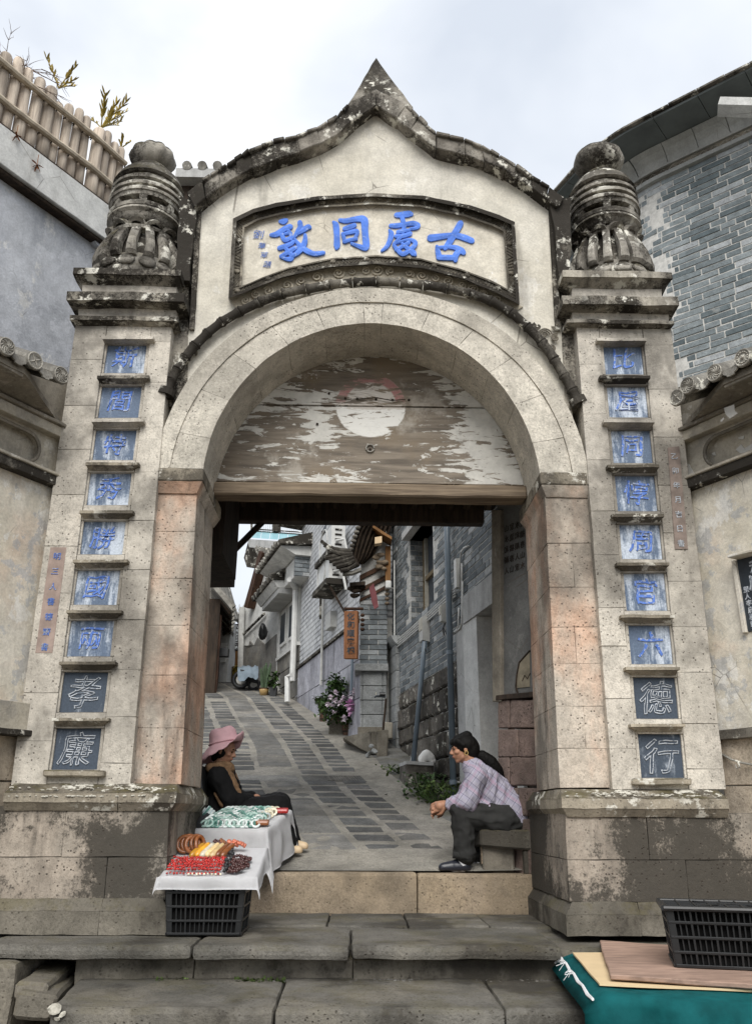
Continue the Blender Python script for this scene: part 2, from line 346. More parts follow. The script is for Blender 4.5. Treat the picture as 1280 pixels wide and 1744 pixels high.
M['rooftile'] = stone('grey_roof_tile', (.34, .325, .29), (.19, .18, .16), amt=.6, streak=.3, grime=.4, pits=.3, lich=.5, big=3)
M['tileend'] = stone('tile_end_relief', (.47, .45, .40), (.33, .31, .27), amt=.5, streak=.2, grime=.3, pits=.2, lich=.4, big=3)
def glyphs(txt, name, m, par, c, size, right=Vector((1, 0, 0)), up=Vector((0, 0, 1)), out=Vector((0, -1, 0)), ex=.004, bold=.0, slant=0., wob=.0, outline=0., seed=0):
    """one written character as a thin raised mesh, centred on c, standing in the plane right/up"""
    cu = bpy.data.curves.new('glyph', 'FONT'); cu.body = txt; cu.size = 1; cu.align_x = 'CENTER'; cu.align_y = 'CENTER'
    cu.resolution_u = 3
    if outline: cu.fill_mode = 'NONE'; cu.bevel_depth = outline/size; cu.bevel_resolution = 0
    else: cu.extrude = ex/size; cu.offset = bold
    t = bpy.data.objects.new('glyph', cu); COL.objects.link(t)
    me = bpy.data.meshes.new_from_object(t.evaluated_get(bpy.context.evaluated_depsgraph_get())); bpy.data.objects.remove(t); bpy.data.curves.remove(cu)
    xs = [v.co.x for v in me.vertices]; ys = [v.co.y for v in me.vertices]
    if not xs: return None
    cx, cy = (min(xs)+max(xs))/2, (min(ys)+max(ys))/2
    if wob:
        bmx = bmesh.new(); bmx.from_mesh(me)
        bmesh.ops.subdivide_edges(bmx, edges=[e for e in bmx.edges if e.calc_length() > .09], cuts=2); bmx.to_mesh(me); bmx.free()
    for v in me.vertices:
        x, y = v.co.x-cx, v.co.y-cy
        if wob:
            n = noise.noise_vector(Vector((x*3.1+seed*3.7, y*3.1, seed*1.3))); x += n.x*wob; y += n.y*wob
        v.co = c + right*(x+slant*y)*size + up*y*size + out*(v.co.z*size)
    me.name = name
    return link(name, me, m, par)
# ------------------------------------------------------------------ ground far and near
gd = MB(); gd.faces([(-400, -300, -1.2), (400, -300, -1.2), (400, 900, -1.2), (-400, 900, -1.2)], [(0, 1, 2, 3)])
M['earth'] = plain('earth', (.16, .14, .11), .95, .1, .3, 3, .4)
g_ = gd.build('ground', M['earth']); g_['kind'] = 'structure'
# ------------------------------------------------------------------ gateway
YF, YP, YG, YJ, YA, YB = 5.15, 5.24, 5.335, 5.30, 5.285, 5.98
gate = thing('stone_gateway', 'weathered stone archway with blue characters, lantern finials and a pointed gable', 'gateway', P(637, 1590, YF))
AX, AZ = P(633, 822, YA).x, P(633, 822, YA).z
RI = 1.13; RO_ = 1.44
def arcpt(r, a, y, kz=1.0): return Vector((AX - r*cos(a), y, AZ + r*kz*sin(a)))
KZI = (P(640, 550, YA).z - AZ)/RI
KZO = (P(640, 497, YA).z - AZ)/RO_
NV = 13
ring = MB().box(0, .01, 0, .01, 0, .01)
ring.b.free()
for k in range(NV):
    # the keystone is narrower than the rest
    w = [1.0]*NV; w[NV//2] = .42; tot = sum(w); a0 = pi*sum(w[:k])/tot + .0009; a1 = pi*sum(w[:k+1])/tot - .0009
    mb = MB(); n = 5; lo = []; hi = []
    for i in range(n+1):
        a = lerp(a0, a1, i/n); lo.append((arcpt(RI, a, YA, KZI), arcpt(RI, a, 5.765, KZI))); hi.append((arcpt(RO_-.09, a, YA, KZO), arcpt(RO_-.09, a, 5.765, KZO)))
    poly = [p[0] for p in lo] + [p[0] for p in hi[::-1]]
    mb.prism(poly, (0, 5.765-YA, 0)); mb.rough(.003, 9, .12, seed=k)
    mb.build('voussoir', M['arch'], gate)
# raised moulding round the ring
for part in range(2):
    mb = MB(); n = 22
    for i in range(n):
        a0 = pi*(part*.5) + pi*.5*i/n; a1 = pi*(part*.5) + pi*.5*(i+1)/n
        q = lambda r, a, y: arcpt(r, a, y, KZO)
        mb.hexa([q(RO_+.012, a0, YA-.035), q(RO_+.012, a1, YA-.035), q(RO_-.088, a1, YA-.012), q(RO_-.088, a0, YA-.012)], [q(RO_+.012, a0, 5.5), q(RO_+.012, a1, 5.5), q(RO_-.088, a1, 5.5), q(RO_-.088, a0, 5.5)])
    bmesh.ops.remove_doubles(mb.b, verts=mb.b.verts, dist=1e-5)
    mb.rough(.004, 7, .15).build('arch_moulding', M['arch'], gate)
# gable wall with its arched opening
def lg(pts, Y): return [P(x, y, Y) for x, y in pts]
top = [(340, 345), (372, 322), (400, 304), (440, 284), (500, 265), (545, 248), (572, 232), (600, 208), (640, 180), (676, 203), (700, 224), (745, 256), (800, 269), (860, 292), (905, 322), (938, 345)]
xr, xlft = P(990, 800, YG).x, P(292, 800, YG).x
oln = [Vector((xlft, YG, AZ+.06))] + lg([(322, 560), (333, 420)] + top + [(945, 430), (952, 560)], YG) + [Vector((xr, YG, AZ+.06))]
def outz(x):
    for a_, b_ in zip(oln[:-1], oln[1:]):
        if a_.x <= x <= b_.x and b_.x > a_.x: return lerp(a_.z, b_.z, (x-a_.x)/(b_.x-a_.x))
    return AZ+.06
xs = sorted(set([p.x for p in oln] + [lerp(xlft, xr, i/60) for i in range(61)] + [AX-1.345*cos(pi*i/24) for i in range(3)] + [AX+1.345*cos(pi*i/24) for i in range(3)])); mb = MB(); colv = []
xs = [x for x in xs if xlft <= x <= xr]
for x in xs:
    d = 1.345**2-(x-AX)**2; zb = AZ + (sqrt(d)*1.02 if d > 0 else 0); zt_ = max(outz(x), zb+.002); colv.append([mb.b.verts.new((x, y, z)) for y, z in ((YG, zt_), (YG, zb), (YG+.42, zb), (YG+.42, zt_))])
for A, B in zip(colv[:-1], colv[1:]):
    for j in range(4): mb.b.faces.new((A[j], A[(j+1) % 4], B[(j+1) % 4], B[j]))
mb.build('gable_wall', M['plaster'], gate)
# narrow plaster margins along the gable sides
for L in ([(334, 345), (343, 345), (330, 560), (322, 560)], [(934, 345), (943, 345), (954, 560), (946, 560)]):
    slab(L, YG-.03, YG+.05).rough(.003, 9, .1).build('gable_margin', M['cap'], gate)
# coping: a run of worn slabs, each its own piece
outer = [(318, 326), (345, 306), (372, 288), (400, 270), (424, 254), (465, 239), (505, 230), (540, 217), (575, 197), (592, 176), (640, 150), (692, 178), (712, 198), (742, 225), (790, 236), (820, 247), (850, 264), (905, 299), (935, 317), (962, 336)]
inner = [(330, 352), (350, 336), (374, 318), (402, 301), (430, 285), (470, 271), (510, 258), (545, 245), (575, 228), (603, 203), (640, 178), (676, 200), (698, 220), (742, 252), (792, 263), (826, 274), (860, 289), (905, 319), (932, 338), (948, 352)]
for i in range(len(outer)-1):
    A, B, C, D = outer[i], outer[i+1], inner[i+1], inner[i]; yo = YG-.10-random.uniform(0, .02)
    mb = slab([A, B, C, D], yo, YG+.5); mb.bevel(.006).rough(.012, 7, .06, seed=i).build('coping_slab', M['coping'], gate)
    if 0 < i < len(outer)-2 and i not in (9, 10):
        for j in range(2):
            t0, t1 = j/2+.006, (j+1)/2-.006; a = Vector((lerp(A[0], B[0], t0), lerp(A[1], B[1], t0))); b = Vector((lerp(A[0], B[0], t1), lerp(A[1], B[1], t1)))
            nrm = Vector((b.y-a.y, a.x-b.x)).normalized()*-1
            if nrm.y > 0: nrm = -nrm
            h = random.uniform(2, 4.5); q = [a+nrm*h, b+nrm*h*random.uniform(.8, 1.1), b-nrm*2, a-nrm*2]
            slab([(p.x, p.y) for p in q], yo-.03+random.uniform(-.01, .02), YG+.46).bevel(.006).rough(.008, 9, .06, seed=i*7+j).build('coping_tile', M['coping'], gate)
# blackened coping returns down the gable sides
for s, q in ((0, [(305, 332), (334, 345), (322, 478), (300, 478)]), (1, [(940, 345), (972, 335), (972, 480), (952, 480)])):
    slab(q, YG-.08, YG+.45).rough(.02, 5, .08, seed=s).build('coping_return', M['dark'], gate)
for q in ([(300, 470), (322, 470), (318, 700), (284, 690)], [(952, 470), (972, 480), (992, 690), (962, 700)]):
    slab(q, YG-.005, YG+.4).rough(.004, 6, .12).build('side_strip', M['cap'], gate)
# peak: a pyramid on a worn base
pk = P(640, 98, YG+.16); bl = P(592, 180, YG-.10); br = P(703, 190, YG-.10); dp = .52
mb = MB(); b0 = [(bl.x, YG-.10, bl.z), (br.x, YG-.10, bl.z), (br.x, YG-.10+dp, bl.z), (bl.x, YG-.10+dp, bl.z)]
mb.faces([pk]+b0, [(0, 2, 1), (0, 3, 2), (0, 4, 3), (0, 1, 4), (1, 2, 3, 4)]); mb.rough(.006, 7, .08).build('peak', M['coping'], gate)
# ---- inscription panel
PY = YG-.012
po = [(397, 372), (430, 356), (470, 345), (540, 334), (632, 328), (720, 333), (800, 349), (850, 366), (876, 378)]; pb = [(884, 518), (845, 498), (790, 475), (720, 456), (640, 449), (560, 454), (480, 472), (430, 492), (389, 508)]
pi_ = [(416, 387), (440, 375), (476, 365), (543, 353), (632, 347), (716, 352), (792, 368), (838, 384), (857, 393)]; pib = [(864, 492), (836, 477), (783, 457), (716, 440), (640, 434), (566, 439), (492, 455), (446, 472), (411, 487)]
panel = None
M['frame'] = stone('frame_relief_stone', (.38, .34, .27), (.19, .17, .14), dk=.03, amt=.8, streak=.5, grime=.9, pits=.2, lich=.3, big=3)
def band(a, b, y0, y1, name, m, par, amp=.004):
    n = len(a)
    mb = MB()
    for i in range(n-1): mb.hexa([P(*a[i], y0), P(*a[i+1], y0), P(*b[i+1], y0), P(*b[i], y0)], [P(*a[i], y1), P(*a[i+1], y1), P(*b[i+1], y1), P(*b[i], y1)])
    bmesh.ops.remove_doubles(mb.b, verts=mb.b.verts, dist=1e-5); mb.rough(amp, 8, .09); return mb.build(name, m, par)
panel = band(po, pb[::-1], YG-.010, YG+.04, 'inscription_panel', M['panelplaster'], gate, .001)
lp = lambda A, B, t: [(lerp(a[0], b[0], t), lerp(a[1], b[1], t)) for a, b in zip(A, B)]
Lo, Li = [po[0], pb[-1]], [pi_[0], pib[-1]]; Ro, Ri = [po[-1], pb[0]], [pi_[-1], pib[0]]
for A, B in ((po, pi_), (pib, pb), (Lo, Li), (Ro, Ri)):
    low = A is pib
    if low: A, B = B, A
    band(A, lp(A, B, .30), YG-.085, YG, 'frame_lip', M['dark'], panel)
    band(lp(A, B, .30), lp(A, B, .86), YG-.035, YG, 'frame_ground', M['frame'], panel)
    band(lp(A, B, .84), B, YG-.05, YG, 'frame_bead', M['frame'], panel)
    # chevrons and bosses in relief along the frame
    tot = [0]
    for i in range(len(A)-1): tot.append(tot[-1] + (Vector(A[i+1])-Vector(A[i])).length)
    def along(C, s):
        for i in range(len(C)-1):
            if s <= tot[i+1] or i == len(C)-2:
                t = (s-tot[i])/(tot[i+1]-tot[i]); return Vector((lerp(C[i][0], C[i+1][0], t), lerp(C[i][1], C[i+1][1], t)))
    n = max(4, int(tot[-1]/6)); mb = MB(); C1, C2 = lp(A, B, .36), lp(A, B, .80)
    for k in range(n):
        s0 = tot[-1]*(k+.5)/n; d = 3.4 if (k//5) % 2 else -3.4
        p = along(C1, max(0, min(tot[-1], s0+d))); q = along(C2, max(0, min(tot[-1], s0-d)))
        if k % 10 == 5:
            m_ = (along(C1, s0)+along(C2, s0))/2; mb.ball(P(m_.x, m_.y, YG-.04), .024, 1, (1, .6, 1))
        else: mb.tube([P(p.x, p.y, YG-.037), P(q.x, q.y, YG-.037)], .0048, 4)
    mb.build('frame_carving', M['frame'], panel)
# four great characters, written as brush strokes (each stroke: measure points with half widths)
def brush(name, strokes, m, par, y, th=.010, org=(0, 0), sc=1.0):
    mb = MB()
    for si, st in enumerate(strokes):
        pts = []
        for j in range(len(st)-1):
            (x0, y0, r0), (x1, y1, r1) = st[j], st[j+1]; n = 4
            for i in range(n + (1 if j == len(st)-2 else 0)): t = i/n; pts.append((lerp(x0, x1, t), lerp(y0, y1, t), lerp(r0, r1, t)))
        # light smoothing
        for _ in range(2): pts = [pts[0]] + [tuple((pts[i-1][k]+2*pts[i][k]+pts[i+1][k])/4 for k in range(3)) for i in range(1, len(pts)-1)] + [pts[-1]]
        L, Rr = [], []
        for i, (x, yy, r) in enumerate(pts):
            a, b = pts[max(0, i-1)], pts[min(len(pts)-1, i+1)]; d = Vector((b[0]-a[0], b[1]-a[1])); d = d.normalized() if d.length else Vector((1, 0)); nn = Vector((-d.y, d.x))
            L.append(Vector((x, yy))+nn*r); Rr.append(Vector((x, yy))-nn*r)
        def capp(c, d, r): return [Vector((c[0], c[1])) + (Matrix.Rotation(a, 2) @ d)*r for a in (pi/4, 0, -pi/4)]
        d0 = Vector((pts[0][0]-pts[1][0], pts[0][1]-pts[1][1])).normalized(); d1 = Vector((pts[-1][0]-pts[-2][0], pts[-1][1]-pts[-2][1])).normalized()
        yy = y - th - si*.0006
        tp = lambda v: P(org[0]+v.x*sc, org[1]+v.y*sc, yy)
        mid = [tp(Vector((p[0], p[1]))) + Vector((0, -.004, 0)) for p in pts]; LL = [tp(v) for v in L]; RR = [tp(v) for v in Rr]; b = mb.b
        vm = [b.verts.new(p) for p in mid]; vl = [b.verts.new(p) for p in LL]; vr = [b.verts.new(p) for p in RR]; kl = [b.verts.new((p.x, y+.002, p.z)) for p in LL]; kr = [b.verts.new((p.x, y+.002, p.z)) for p in RR]
        for i in range(len(pts)-1):
            b.faces.new((vl[i], vl[i+1], vm[i+1], vm[i])); b.faces.new((vm[i], vm[i+1], vr[i+1], vr[i])); b.faces.new((kl[i], kl[i+1], vl[i+1], vl[i])); b.faces.new((vr[i], vr[i+1], kr[i+1], kr[i]))
        for e, d, r in ((0, d0, pts[0][2]), (-1, d1, pts[-1][2])):
            cc = [tp(v) for v in capp(pts[e], d, r*.95)]; vc = [b.verts.new(p) for p in cc]; vk = [b.verts.new((p.x, y+.002, p.z)) for p in cc]
            # capp runs from one side to the other; pick the nearer rim for each end
            s0, s1, k0, k1 = (vl[e], vr[e], kl[e], kr[e])
            if (vc[0].co-s0.co).length > (vc[0].co-s1.co).length: s0, s1, k0, k1 = s1, s0, k1, k0
            ch = [s0]+vc+[s1]; kk = [k0]+vk+[k1]
            for i in range(4): b.faces.new((ch[i], ch[i+1], vm[e])); b.faces.new((kk[i], kk[i+1], ch[i+1], ch[i]))
    return mb.build(name, m, par)
# local measure of each glyph: units of the photo's enlargement
GU = [(660+(-30), 350, 200/1280)]
z1 = lambda pts: [(630+x*200/1280, 350+y*200/1280, r*200/1280) for x, y, r in pts]
z2 = lambda pts: [(430+x*210/1280, 370+y*210/1280, r*210/1280) for x, y, r in pts]
# gu (old), right-hand end
brush('carved_character', [z1(s) for s in (
    [(655, 350, 38), (760, 335, 32), (890, 318, 28), (960, 325, 30), (1040, 350, 34), (1110, 380, 30)],
    [(985, 190, 34), (940, 270, 34), (890, 350, 36), (850, 420, 34), (815, 460, 24)],
    [(728, 440, 18), (738, 500, 30), (755, 560, 30)],
    [(730, 455, 18), (830, 445, 14), (930, 450, 26), (1000, 490, 34), (1020, 510, 26)],
    [(960, 500, 30), (925, 545, 34), (930, 590, 26)],
    [(745, 560, 28), (820, 562, 28), (930, 565, 28)])], M['blue'], panel, PY)
# chu (place)
brush('carved_character', [z1(s) for s in (
    [(285, 100, 26), (360, 95, 32), (430, 85, 34), (450, 90, 22)],
    [(345, 120, 22), (365, 180, 26), (370, 240, 22), (355, 290, 20)],
    [(222, 215, 20), (290, 215, 26), (380, 200, 22), (470, 185, 26), (530, 210, 28), (510, 240, 18), (440, 250, 14)],
    [(210, 265, 14), (235, 300, 32), (215, 380, 26), (180, 450, 22), (125, 490, 12)],
    [(300, 285, 20), (370, 270, 20), (430, 262, 14)],
    [(280, 330, 20), (360, 330, 22), (440, 300, 22)],
    [(330, 340, 20), (290, 390, 20), (250, 420, 16), (290, 470, 22), (350, 535, 26), (420, 495, 22), (480, 440, 24), (500, 400, 24), (460, 370, 18), (400, 368, 14), (300, 400, 12)],
    [(280, 480, 16), (350, 440, 20), (420, 400, 20)],
    [(350, 410, 16), (420, 470, 24), (480, 520, 34), (490, 530, 20)])], M['blue'], panel, PY)
# tong (together)
brush('carved_character', [z2(s) for s in (
    [(838, 45, 14), (865, 70, 34), (875, 180, 30), (875, 300, 34), (870, 315, 20)],
    [(905, 25, 18), (960, 35, 24), (1060, 15, 26), (1140, 8, 34), (1165, 30, 40), (1165, 150, 32), (1180, 280, 36), (1175, 320, 30), (1110, 300, 22), (1025, 268, 14)],
    [(950, 115, 20), (1000, 100, 26), (1060, 78, 22)],
    [(930, 165, 14), (945, 200, 22), (955, 250, 16)],
    [(930, 170, 16), (1010, 150, 20), (1085, 135, 24), (1090, 160, 16), (1060, 215, 18), (1080, 225, 12)],
    [(950, 248, 20), (1010, 230, 18), (1075, 218, 18)])], M['blue'], panel, PY)
# dun (honest), left-hand end
brush('carved_character', [z2(s) for s in (
    [(285, 40, 18), (320, 40, 32), (350, 25, 20)],
    [(190, 180, 18), (250, 175, 30), (330, 115, 26), (400, 85, 26), (395, 110, 14)],
    [(300, 175, 22), (330, 240, 24), (400, 210, 18), (395, 150, 20), (330, 170, 12)],
    [(370, 130, 16), (400, 170, 16), (405, 230, 14)],
    [(275, 315, 22), (330, 300, 24), (400, 270, 20), (440, 240, 16)],
    [(320, 290, 14), (370, 350, 24), (410, 390, 24), (400, 430, 26), (350, 430, 18), (290, 405, 14)],
    [(290, 400, 16), (350, 370, 22), (430, 320, 22), (480, 300, 14)],
    [(490, 50, 26), (500, 90, 26), (470, 140, 24), (440, 190, 18), (420, 215, 10)],
    [(450, 170, 16), (520, 130, 26), (580, 90, 26), (595, 100, 18)],
    [(545, 180, 18), (545, 250, 28), (510, 320, 30), (460, 370, 24), (410, 400, 16)],
    [(440, 225, 12), (480, 280, 22), (550, 340, 28), (640, 378, 24), (740, 362, 18), (745, 358, 10)])], M['blue'], panel, PY)
for ch, x, y, s in (('劉', 440, 399, .085), ('華', 446, 418, .060), ('草', 450, 434, .060), ('題', 455, 450, .062)):
    glyphs(ch, 'carved_signature', M['blueworn'], panel, P(x, y, PY-.004), s, ex=.002, bold=-.012, slant=.15, wob=.03)
# ---- scrollwork under the panel and in the corner
M['scroll'] = stone('scroll_relief', (.60, .54, .43), (.52, .46, .36), amt=.25, streak=.1, grime=.3, pits=.2, big=2.5)
SCB = [(395, 512), (430, 494), (480, 474), (560, 456), (640, 451), (720, 458), (790, 477), (845, 500), (890, 522)], [(405, 530), (440, 514), (487, 494), (562, 478), (640, 473), (712, 478), (775, 493), (828, 512), (868, 536)]
band(*SCB, YG-.014, YG+.02, 'scroll_ground', M['scroll'], gate, .002)
def spiral(mb, x, y, r, hand, ph, Y, w=.0085, turns=1.7):
    pts = []; n = 22; c = P(x, y, Y); k = P(x+1, y, Y).x - c.x
    for i in range(n+1):
        t = i/n; a = ph + hand*turns*2*pi*t; rr = r*k*(1-.86*t); pts.append(c + Vector((rr*cos(a), -.012*t, rr*sin(a))))
    mb.tube(pts, [w*(1-.35*i/n) for i in range(n+1)], 5)
k = 0
for x, y, r in ((418, 512, 8), (436, 502, 8.5), (457, 496, 10), (489, 486, 11), (512, 479, 8), (540, 472, 10), (576, 465, 10), (600, 463, 7), (622, 461, 8), (643, 460, 10), (664, 462, 7.5), (697, 466, 8), (718, 470, 10), (742, 474, 8), (762, 479, 10), (786, 486, 8.5), (806, 493, 10), (822, 500, 8), (846, 511, 10)):
    mb = MB(); h = 1 if k % 2 else -1; spiral(mb, x, y, r, h, .6+k, YG-.02); mb.build('scroll', M['scroll'], gate); k += 1
for x, y, r in ((926, 570, 14), (946, 576, 10), (915, 556, 9), (948, 556, 9), (938, 592, 9), (330, 600, 7)):
    mb = MB()
    for q in (1., .72, .44): spiral(mb, x, y, r*q, 1, k, YG-.02, .006, .98)
    mb.build('cloud_scroll', M['frame'], gate); k += 1
# ---- bamboo hood mould
hb = [(284, 668), (291, 648), (301, 630), (315, 609), (331, 589), (352, 568), (376, 549), (406, 531), (440, 515), (478, 501), (520, 492), (560, 485), (600, 481), (640, 479), (680, 481), (720, 485), (760, 491), (800, 500), (836, 512), (870, 532), (898, 556), (922, 582), (944, 612), (960, 640), (974, 664), (984, 683)]
hp = [P(x, y, YG-.055) for x, y in hb]
for i in range(len(hp)-1):
    mb = MB(); a, b = hp[i], hp[i+1]; d = (b-a)
    mb.tube([a+d*.02, a+d*.08, a+d*.2, a+d*.8, a+d*.93, a+d*.99], [.036, .043, .034, .033, .038, .042], 10)
    mb.rough(.005, 9, None, i).build('bamboo_joint', M['dark'], gate, smooth=True)
for p, q in ((hp[0], hp[1]), (hp[-1], hp[-2])):
    d = (p-q).normalized(); mb = MB().tube([p-d*.02, p+d*.03], .062, 14); mb.tube([p+d*.028, p+d*.045], [.03, .026], 10)
    mb.build('hood_end', M['dark'], gate)
# ---- imposts and jambs
def courses(q, Yf, Yb, rows, name, m, par, gap=.5, cols=None, bev=.0016):
    """q: 4 measures; rows of stones between them, thin joints"""
    TL, TR, BR_, BL_ = q; L, R_ = (TL, BL_), (TR, BR_)
    for i in range(len(rows)-1):
        y0, y1 = rows[i]+gap*.5, rows[i+1]-gap*.5
        cs = cols[i % len(cols)] if cols else [0, 1]
        for j in range(len(cs)-1):
            g0 = 0 if j == 0 else .5*gap; g1 = 0 if j == len(cs)-2 else .5*gap
            f = lambda u, y: lerp(xl(L, y), xl(R_, y), u)
            pix = [(f(cs[j], y0)+g0, y0), (f(cs[j+1], y0)-g1, y0), (f(cs[j+1], y1)-g1, y1), (f(cs[j], y1)+g0, y1)]
            mb = slab(pix, Yf+random.uniform(-.003, .003), Yb); mb.bevel(bev); mb.rough(.0035, 10, .16, seed=i*3+j)
            mb.build(name, m, par)
jl = thing; jambs = []
for s, q, rows in ((0, [(260, 829), (336, 829), (308, 1336), (221, 1336)], [829, 905, 985, 1065, 1150, 1240, 1336]), (1, [(927, 838), (1000, 838), (1043, 1342), (953, 1342)], [838, 925, 1000, 1068, 1130, 1203, 1275, 1342])):
    core = slab([(q[0][0]+2, q[0][1]+1), (q[1][0]-2, q[1][1]+1), (q[2][0]-2, q[2][1]), (q[3][0]+2, q[3][1])], YJ+.012, YB-.01).build('jamb', M['jamb'], gate)
    courses(q, YJ, YB, rows, 'stone_block', M['jamb'], core, .28, [[0, 1], [0, .55, 1], [0, 1], [0, .48, 1]] if s else [[0, 1]])
for s, q in ((0, [(264, 796), (347, 796), (347, 819), (264, 819)]), (1, [(919, 803), (1000, 803), (1000, 826), (919, 826)])):
    a = [P(x, y, YJ-.05) for x, y in q]; x0, x1, z1_, z0 = a[0].x, a[1].x, a[0].z, a[2].z
    mb = MB(); mb.box(x0, x1, YJ-.05, 6.04, z0, z1_); mb.bevel(.008).rough(.005, 8, .1, s); mb.build('impost', M['ledge'], gate)
    mb = MB(); e = .028; i0, i1 = (x0, x1-.04) if s == 0 else (x0+.04, x1)
    mb.hexa([(x0+.004, YJ-.046, z0-.002), (x1-.004, YJ-.046, z0-.002), (i1, YJ-.012, z0-.075), (i0, YJ-.012, z0-.075)], [(x0+.004, 6.03, z0-.002), (x1-.004, 6.03, z0-.002), (i1, 6.0, z0-.075), (i0, 6.0, z0-.075)]); mb.rough(.004, 8, .1).build('impost_chamfer', M['jamb'], gate)
# ---- pilasters with their tiles
TILES = {0: ([(180, 581, 249, 635), (172, 656, 239, 711), (160, 730, 229, 783), (149, 804, 220, 860), (138, 886, 210, 944), (126, 970, 202, 1030), (114, 1056, 191, 1118), (101, 1144, 180, 1213), (88, 1240, 168, 1311)], '斯閭特秀勝國兩孝廉', ((186, 560), (87, 1311)), ((253, 560), (165, 1311))),
         1: ([(1026, 584, 1093, 637), (1033, 656, 1102, 710), (1040, 731, 1109, 788), (1046, 808, 1118, 870), (1054, 892, 1127, 952), (1062, 975, 1136, 1040), (1070, 1064, 1148, 1131), (1080, 1153, 1157, 1224), (1090, 1250, 1167, 1325)], '比屋同惇周官六德行', ((1024, 560), (1092, 1325)), ((1089, 560), (1166, 1325)))}
QP = {0: [(129, 550), (293, 550), (221, 1338), (18, 1338)], 1: [(981, 555), (1142, 555), (1236, 1345), (1043, 1345)]}
for s in (0, 1):
    q = QP[s]; L, R_ = (q[0], q[3]), (q[1], q[2]); tiles, txt, TLn, TRn = TILES[s]; y0, y1 = q[0][1], q[2][1]
    core = slab([(q[0][0]+2, y0+1), (q[1][0]-2, y0+1), (q[2][0]-2, y1), (q[3][0]+2, y1)], YP+.075, YB-.03).build('pilaster', M['gate'], gate)
    rl = [y0, 612, 690, 765, 842, 930, 1010, 1100, 1180, 1262, y1] if s == 0 else [y0, 620, 705, 783, 870, 945, 1035, 1100, 1190, 1275, y1]
    e = 5   # frame step round each tile
    lq = [(q[0][0], y0), (xl(TLn, y0)-e, y0), (xl(TLn, y1)-e, y1), (q[3][0], y1)]; rq = [(xl(TRn, y0)+e, y0), (q[1][0], y0), (q[2][0], y1), (xl(TRn, y1)+e, y1)]
    courses(lq, YP, YB-.04, rl, 'stone_block', M['gate'], core, .22); courses(rq, YP, YB-.04, [y0] + [(a+b)/2 for a, b in zip(rl[:-1], rl[1:])] + [y1], 'stone_block', M['gate'], core, .22)
    edges = [y0] + [v for t in tiles for v in (t[1], t[3])] + [y1]
    for i in range(0, len(edges), 2):
        a, b = edges[i], edges[i+1]
        slab([(xl(TLn, a)-e+.6, a), (xl(TRn, a)+e-.6, a), (xl(TRn, b)+e-.6, b), (xl(TLn, b)-e+.6, b)], YP+.002, YP+.2).bevel(.004).rough(.003, 9, .1, i).build('rail_stone', M['gate'], core)
    for i, t in enumerate(tiles):
        ya, yb = t[1], t[3]; a_, b_ = [(xl(TLn, y), xl(TRn, y)) for y in (ya, yb)]
        # stepped frame
        for nm, pix in (('frame_stile', [(a_[0]-e, ya), (a_[0], ya), (b_[0], yb), (b_[0]-e, yb)]), ('frame_stile', [(a_[1], ya), (a_[1]+e, ya), (b_[1]+e, yb), (b_[1], yb)])):
            slab(pix, YP+.018, YP+.2).rough(.002, 9, .1, i).build(nm, M['gate'], core)
        dark = i >= 7
        tl = slab([(a_[0]-1, ya-1), (a_[1]+1, ya-1), (b_[1]+1, yb+1), (b_[0]-1, yb+1)], YP+.034, YP+.2).build('character_tile', M['slate_dark'] if dark else M['slate_wash'], core)
        cx = (a_[0]+a_[1]+b_[0]+b_[1])/4; c = P(cx, (ya+yb)/2, YP+.031); h = (P(cx, ya, YP).z-P(cx, yb, YP).z)*(.70 if not dark else .84)
        if dark: glyphs(txt[i], 'outlined_character', M['chalk'], core, c, h, outline=.0034, slant=.16, wob=.06, seed=i+9*s)
        else:
            glyphs(txt[i], 'carved_character', M['blueworn'], core, c, h, ex=.003, bold=.004, slant=.14, wob=.09, seed=i+9*s)
            glyphs(txt[i], 'character_edge', M['chalk'], core, c+Vector((.004, .004, -.003)), h*1.02, outline=.0024, slant=.14, wob=.09, seed=i+9*s)
        # cornice over the tile
        w = 10; ct, cb = ya-(17 if i else 9), ya-2.5
        A = [P(xl(TLn, ct)-w, ct, YP-.055), P(xl(TRn, ct)+w, ct, YP-.055), P(xl(TRn, ct+5)+w, ct+5, YP-.055), P(xl(TLn, ct+5)-w, ct+5, YP-.055)]; B = [Vector((p.x, YP+.06, p.z)) for p in A]
        mb = MB().hexa(A, B); C_ = [Vector((A[3].x+.012, YP-.045, A[3].z-.001)), Vector((A[2].x-.012, YP-.045, A[2].z-.001)), P(xl(TRn, cb)+1.5, cb, YP-.004), P(xl(TLn, cb)-1.5, cb, YP-.004)]
        mb.hexa(C_, [Vector((p.x, YP+.055, p.z)) for p in C_]); mb.rough(.0035, 9, .08, i).build('tile_cornice', M['ledge'] if i > 2 else M['cap'] if i == 1 else M['gate'], core)
    sy = tiles[-1][3]
    A = [P(xl(TLn, sy)-14, sy+1, YP-.05), P(xl(TRn, sy)+12, sy+1, YP-.05), P(xl(TRn, sy)+12, sy+12, YP-.05), P(xl(TLn, sy)-14, sy+12, YP-.05)]
    MB().hexa(A, [Vector((p.x, YP+.05, p.z)) for p in A]).bevel(.006).rough(.004, 9, .08).build('tile_sill', M['ledge'], core)
    # thin coloured tablet on the outer margin
    tq = [(86, 932), (113, 932), (89, 1112), (60, 1112)] if s == 0 else [(1137, 762), (1156, 760), (1171, 935), (1149, 935)]
    slab(tq, YP-.006, YP+.03).build('side_tablet', M['redtablet'] if s == 0 else M['browntablet'], core)
    tx = '明三人書德齋書' if s == 0 else '乙卯年月吉日書'
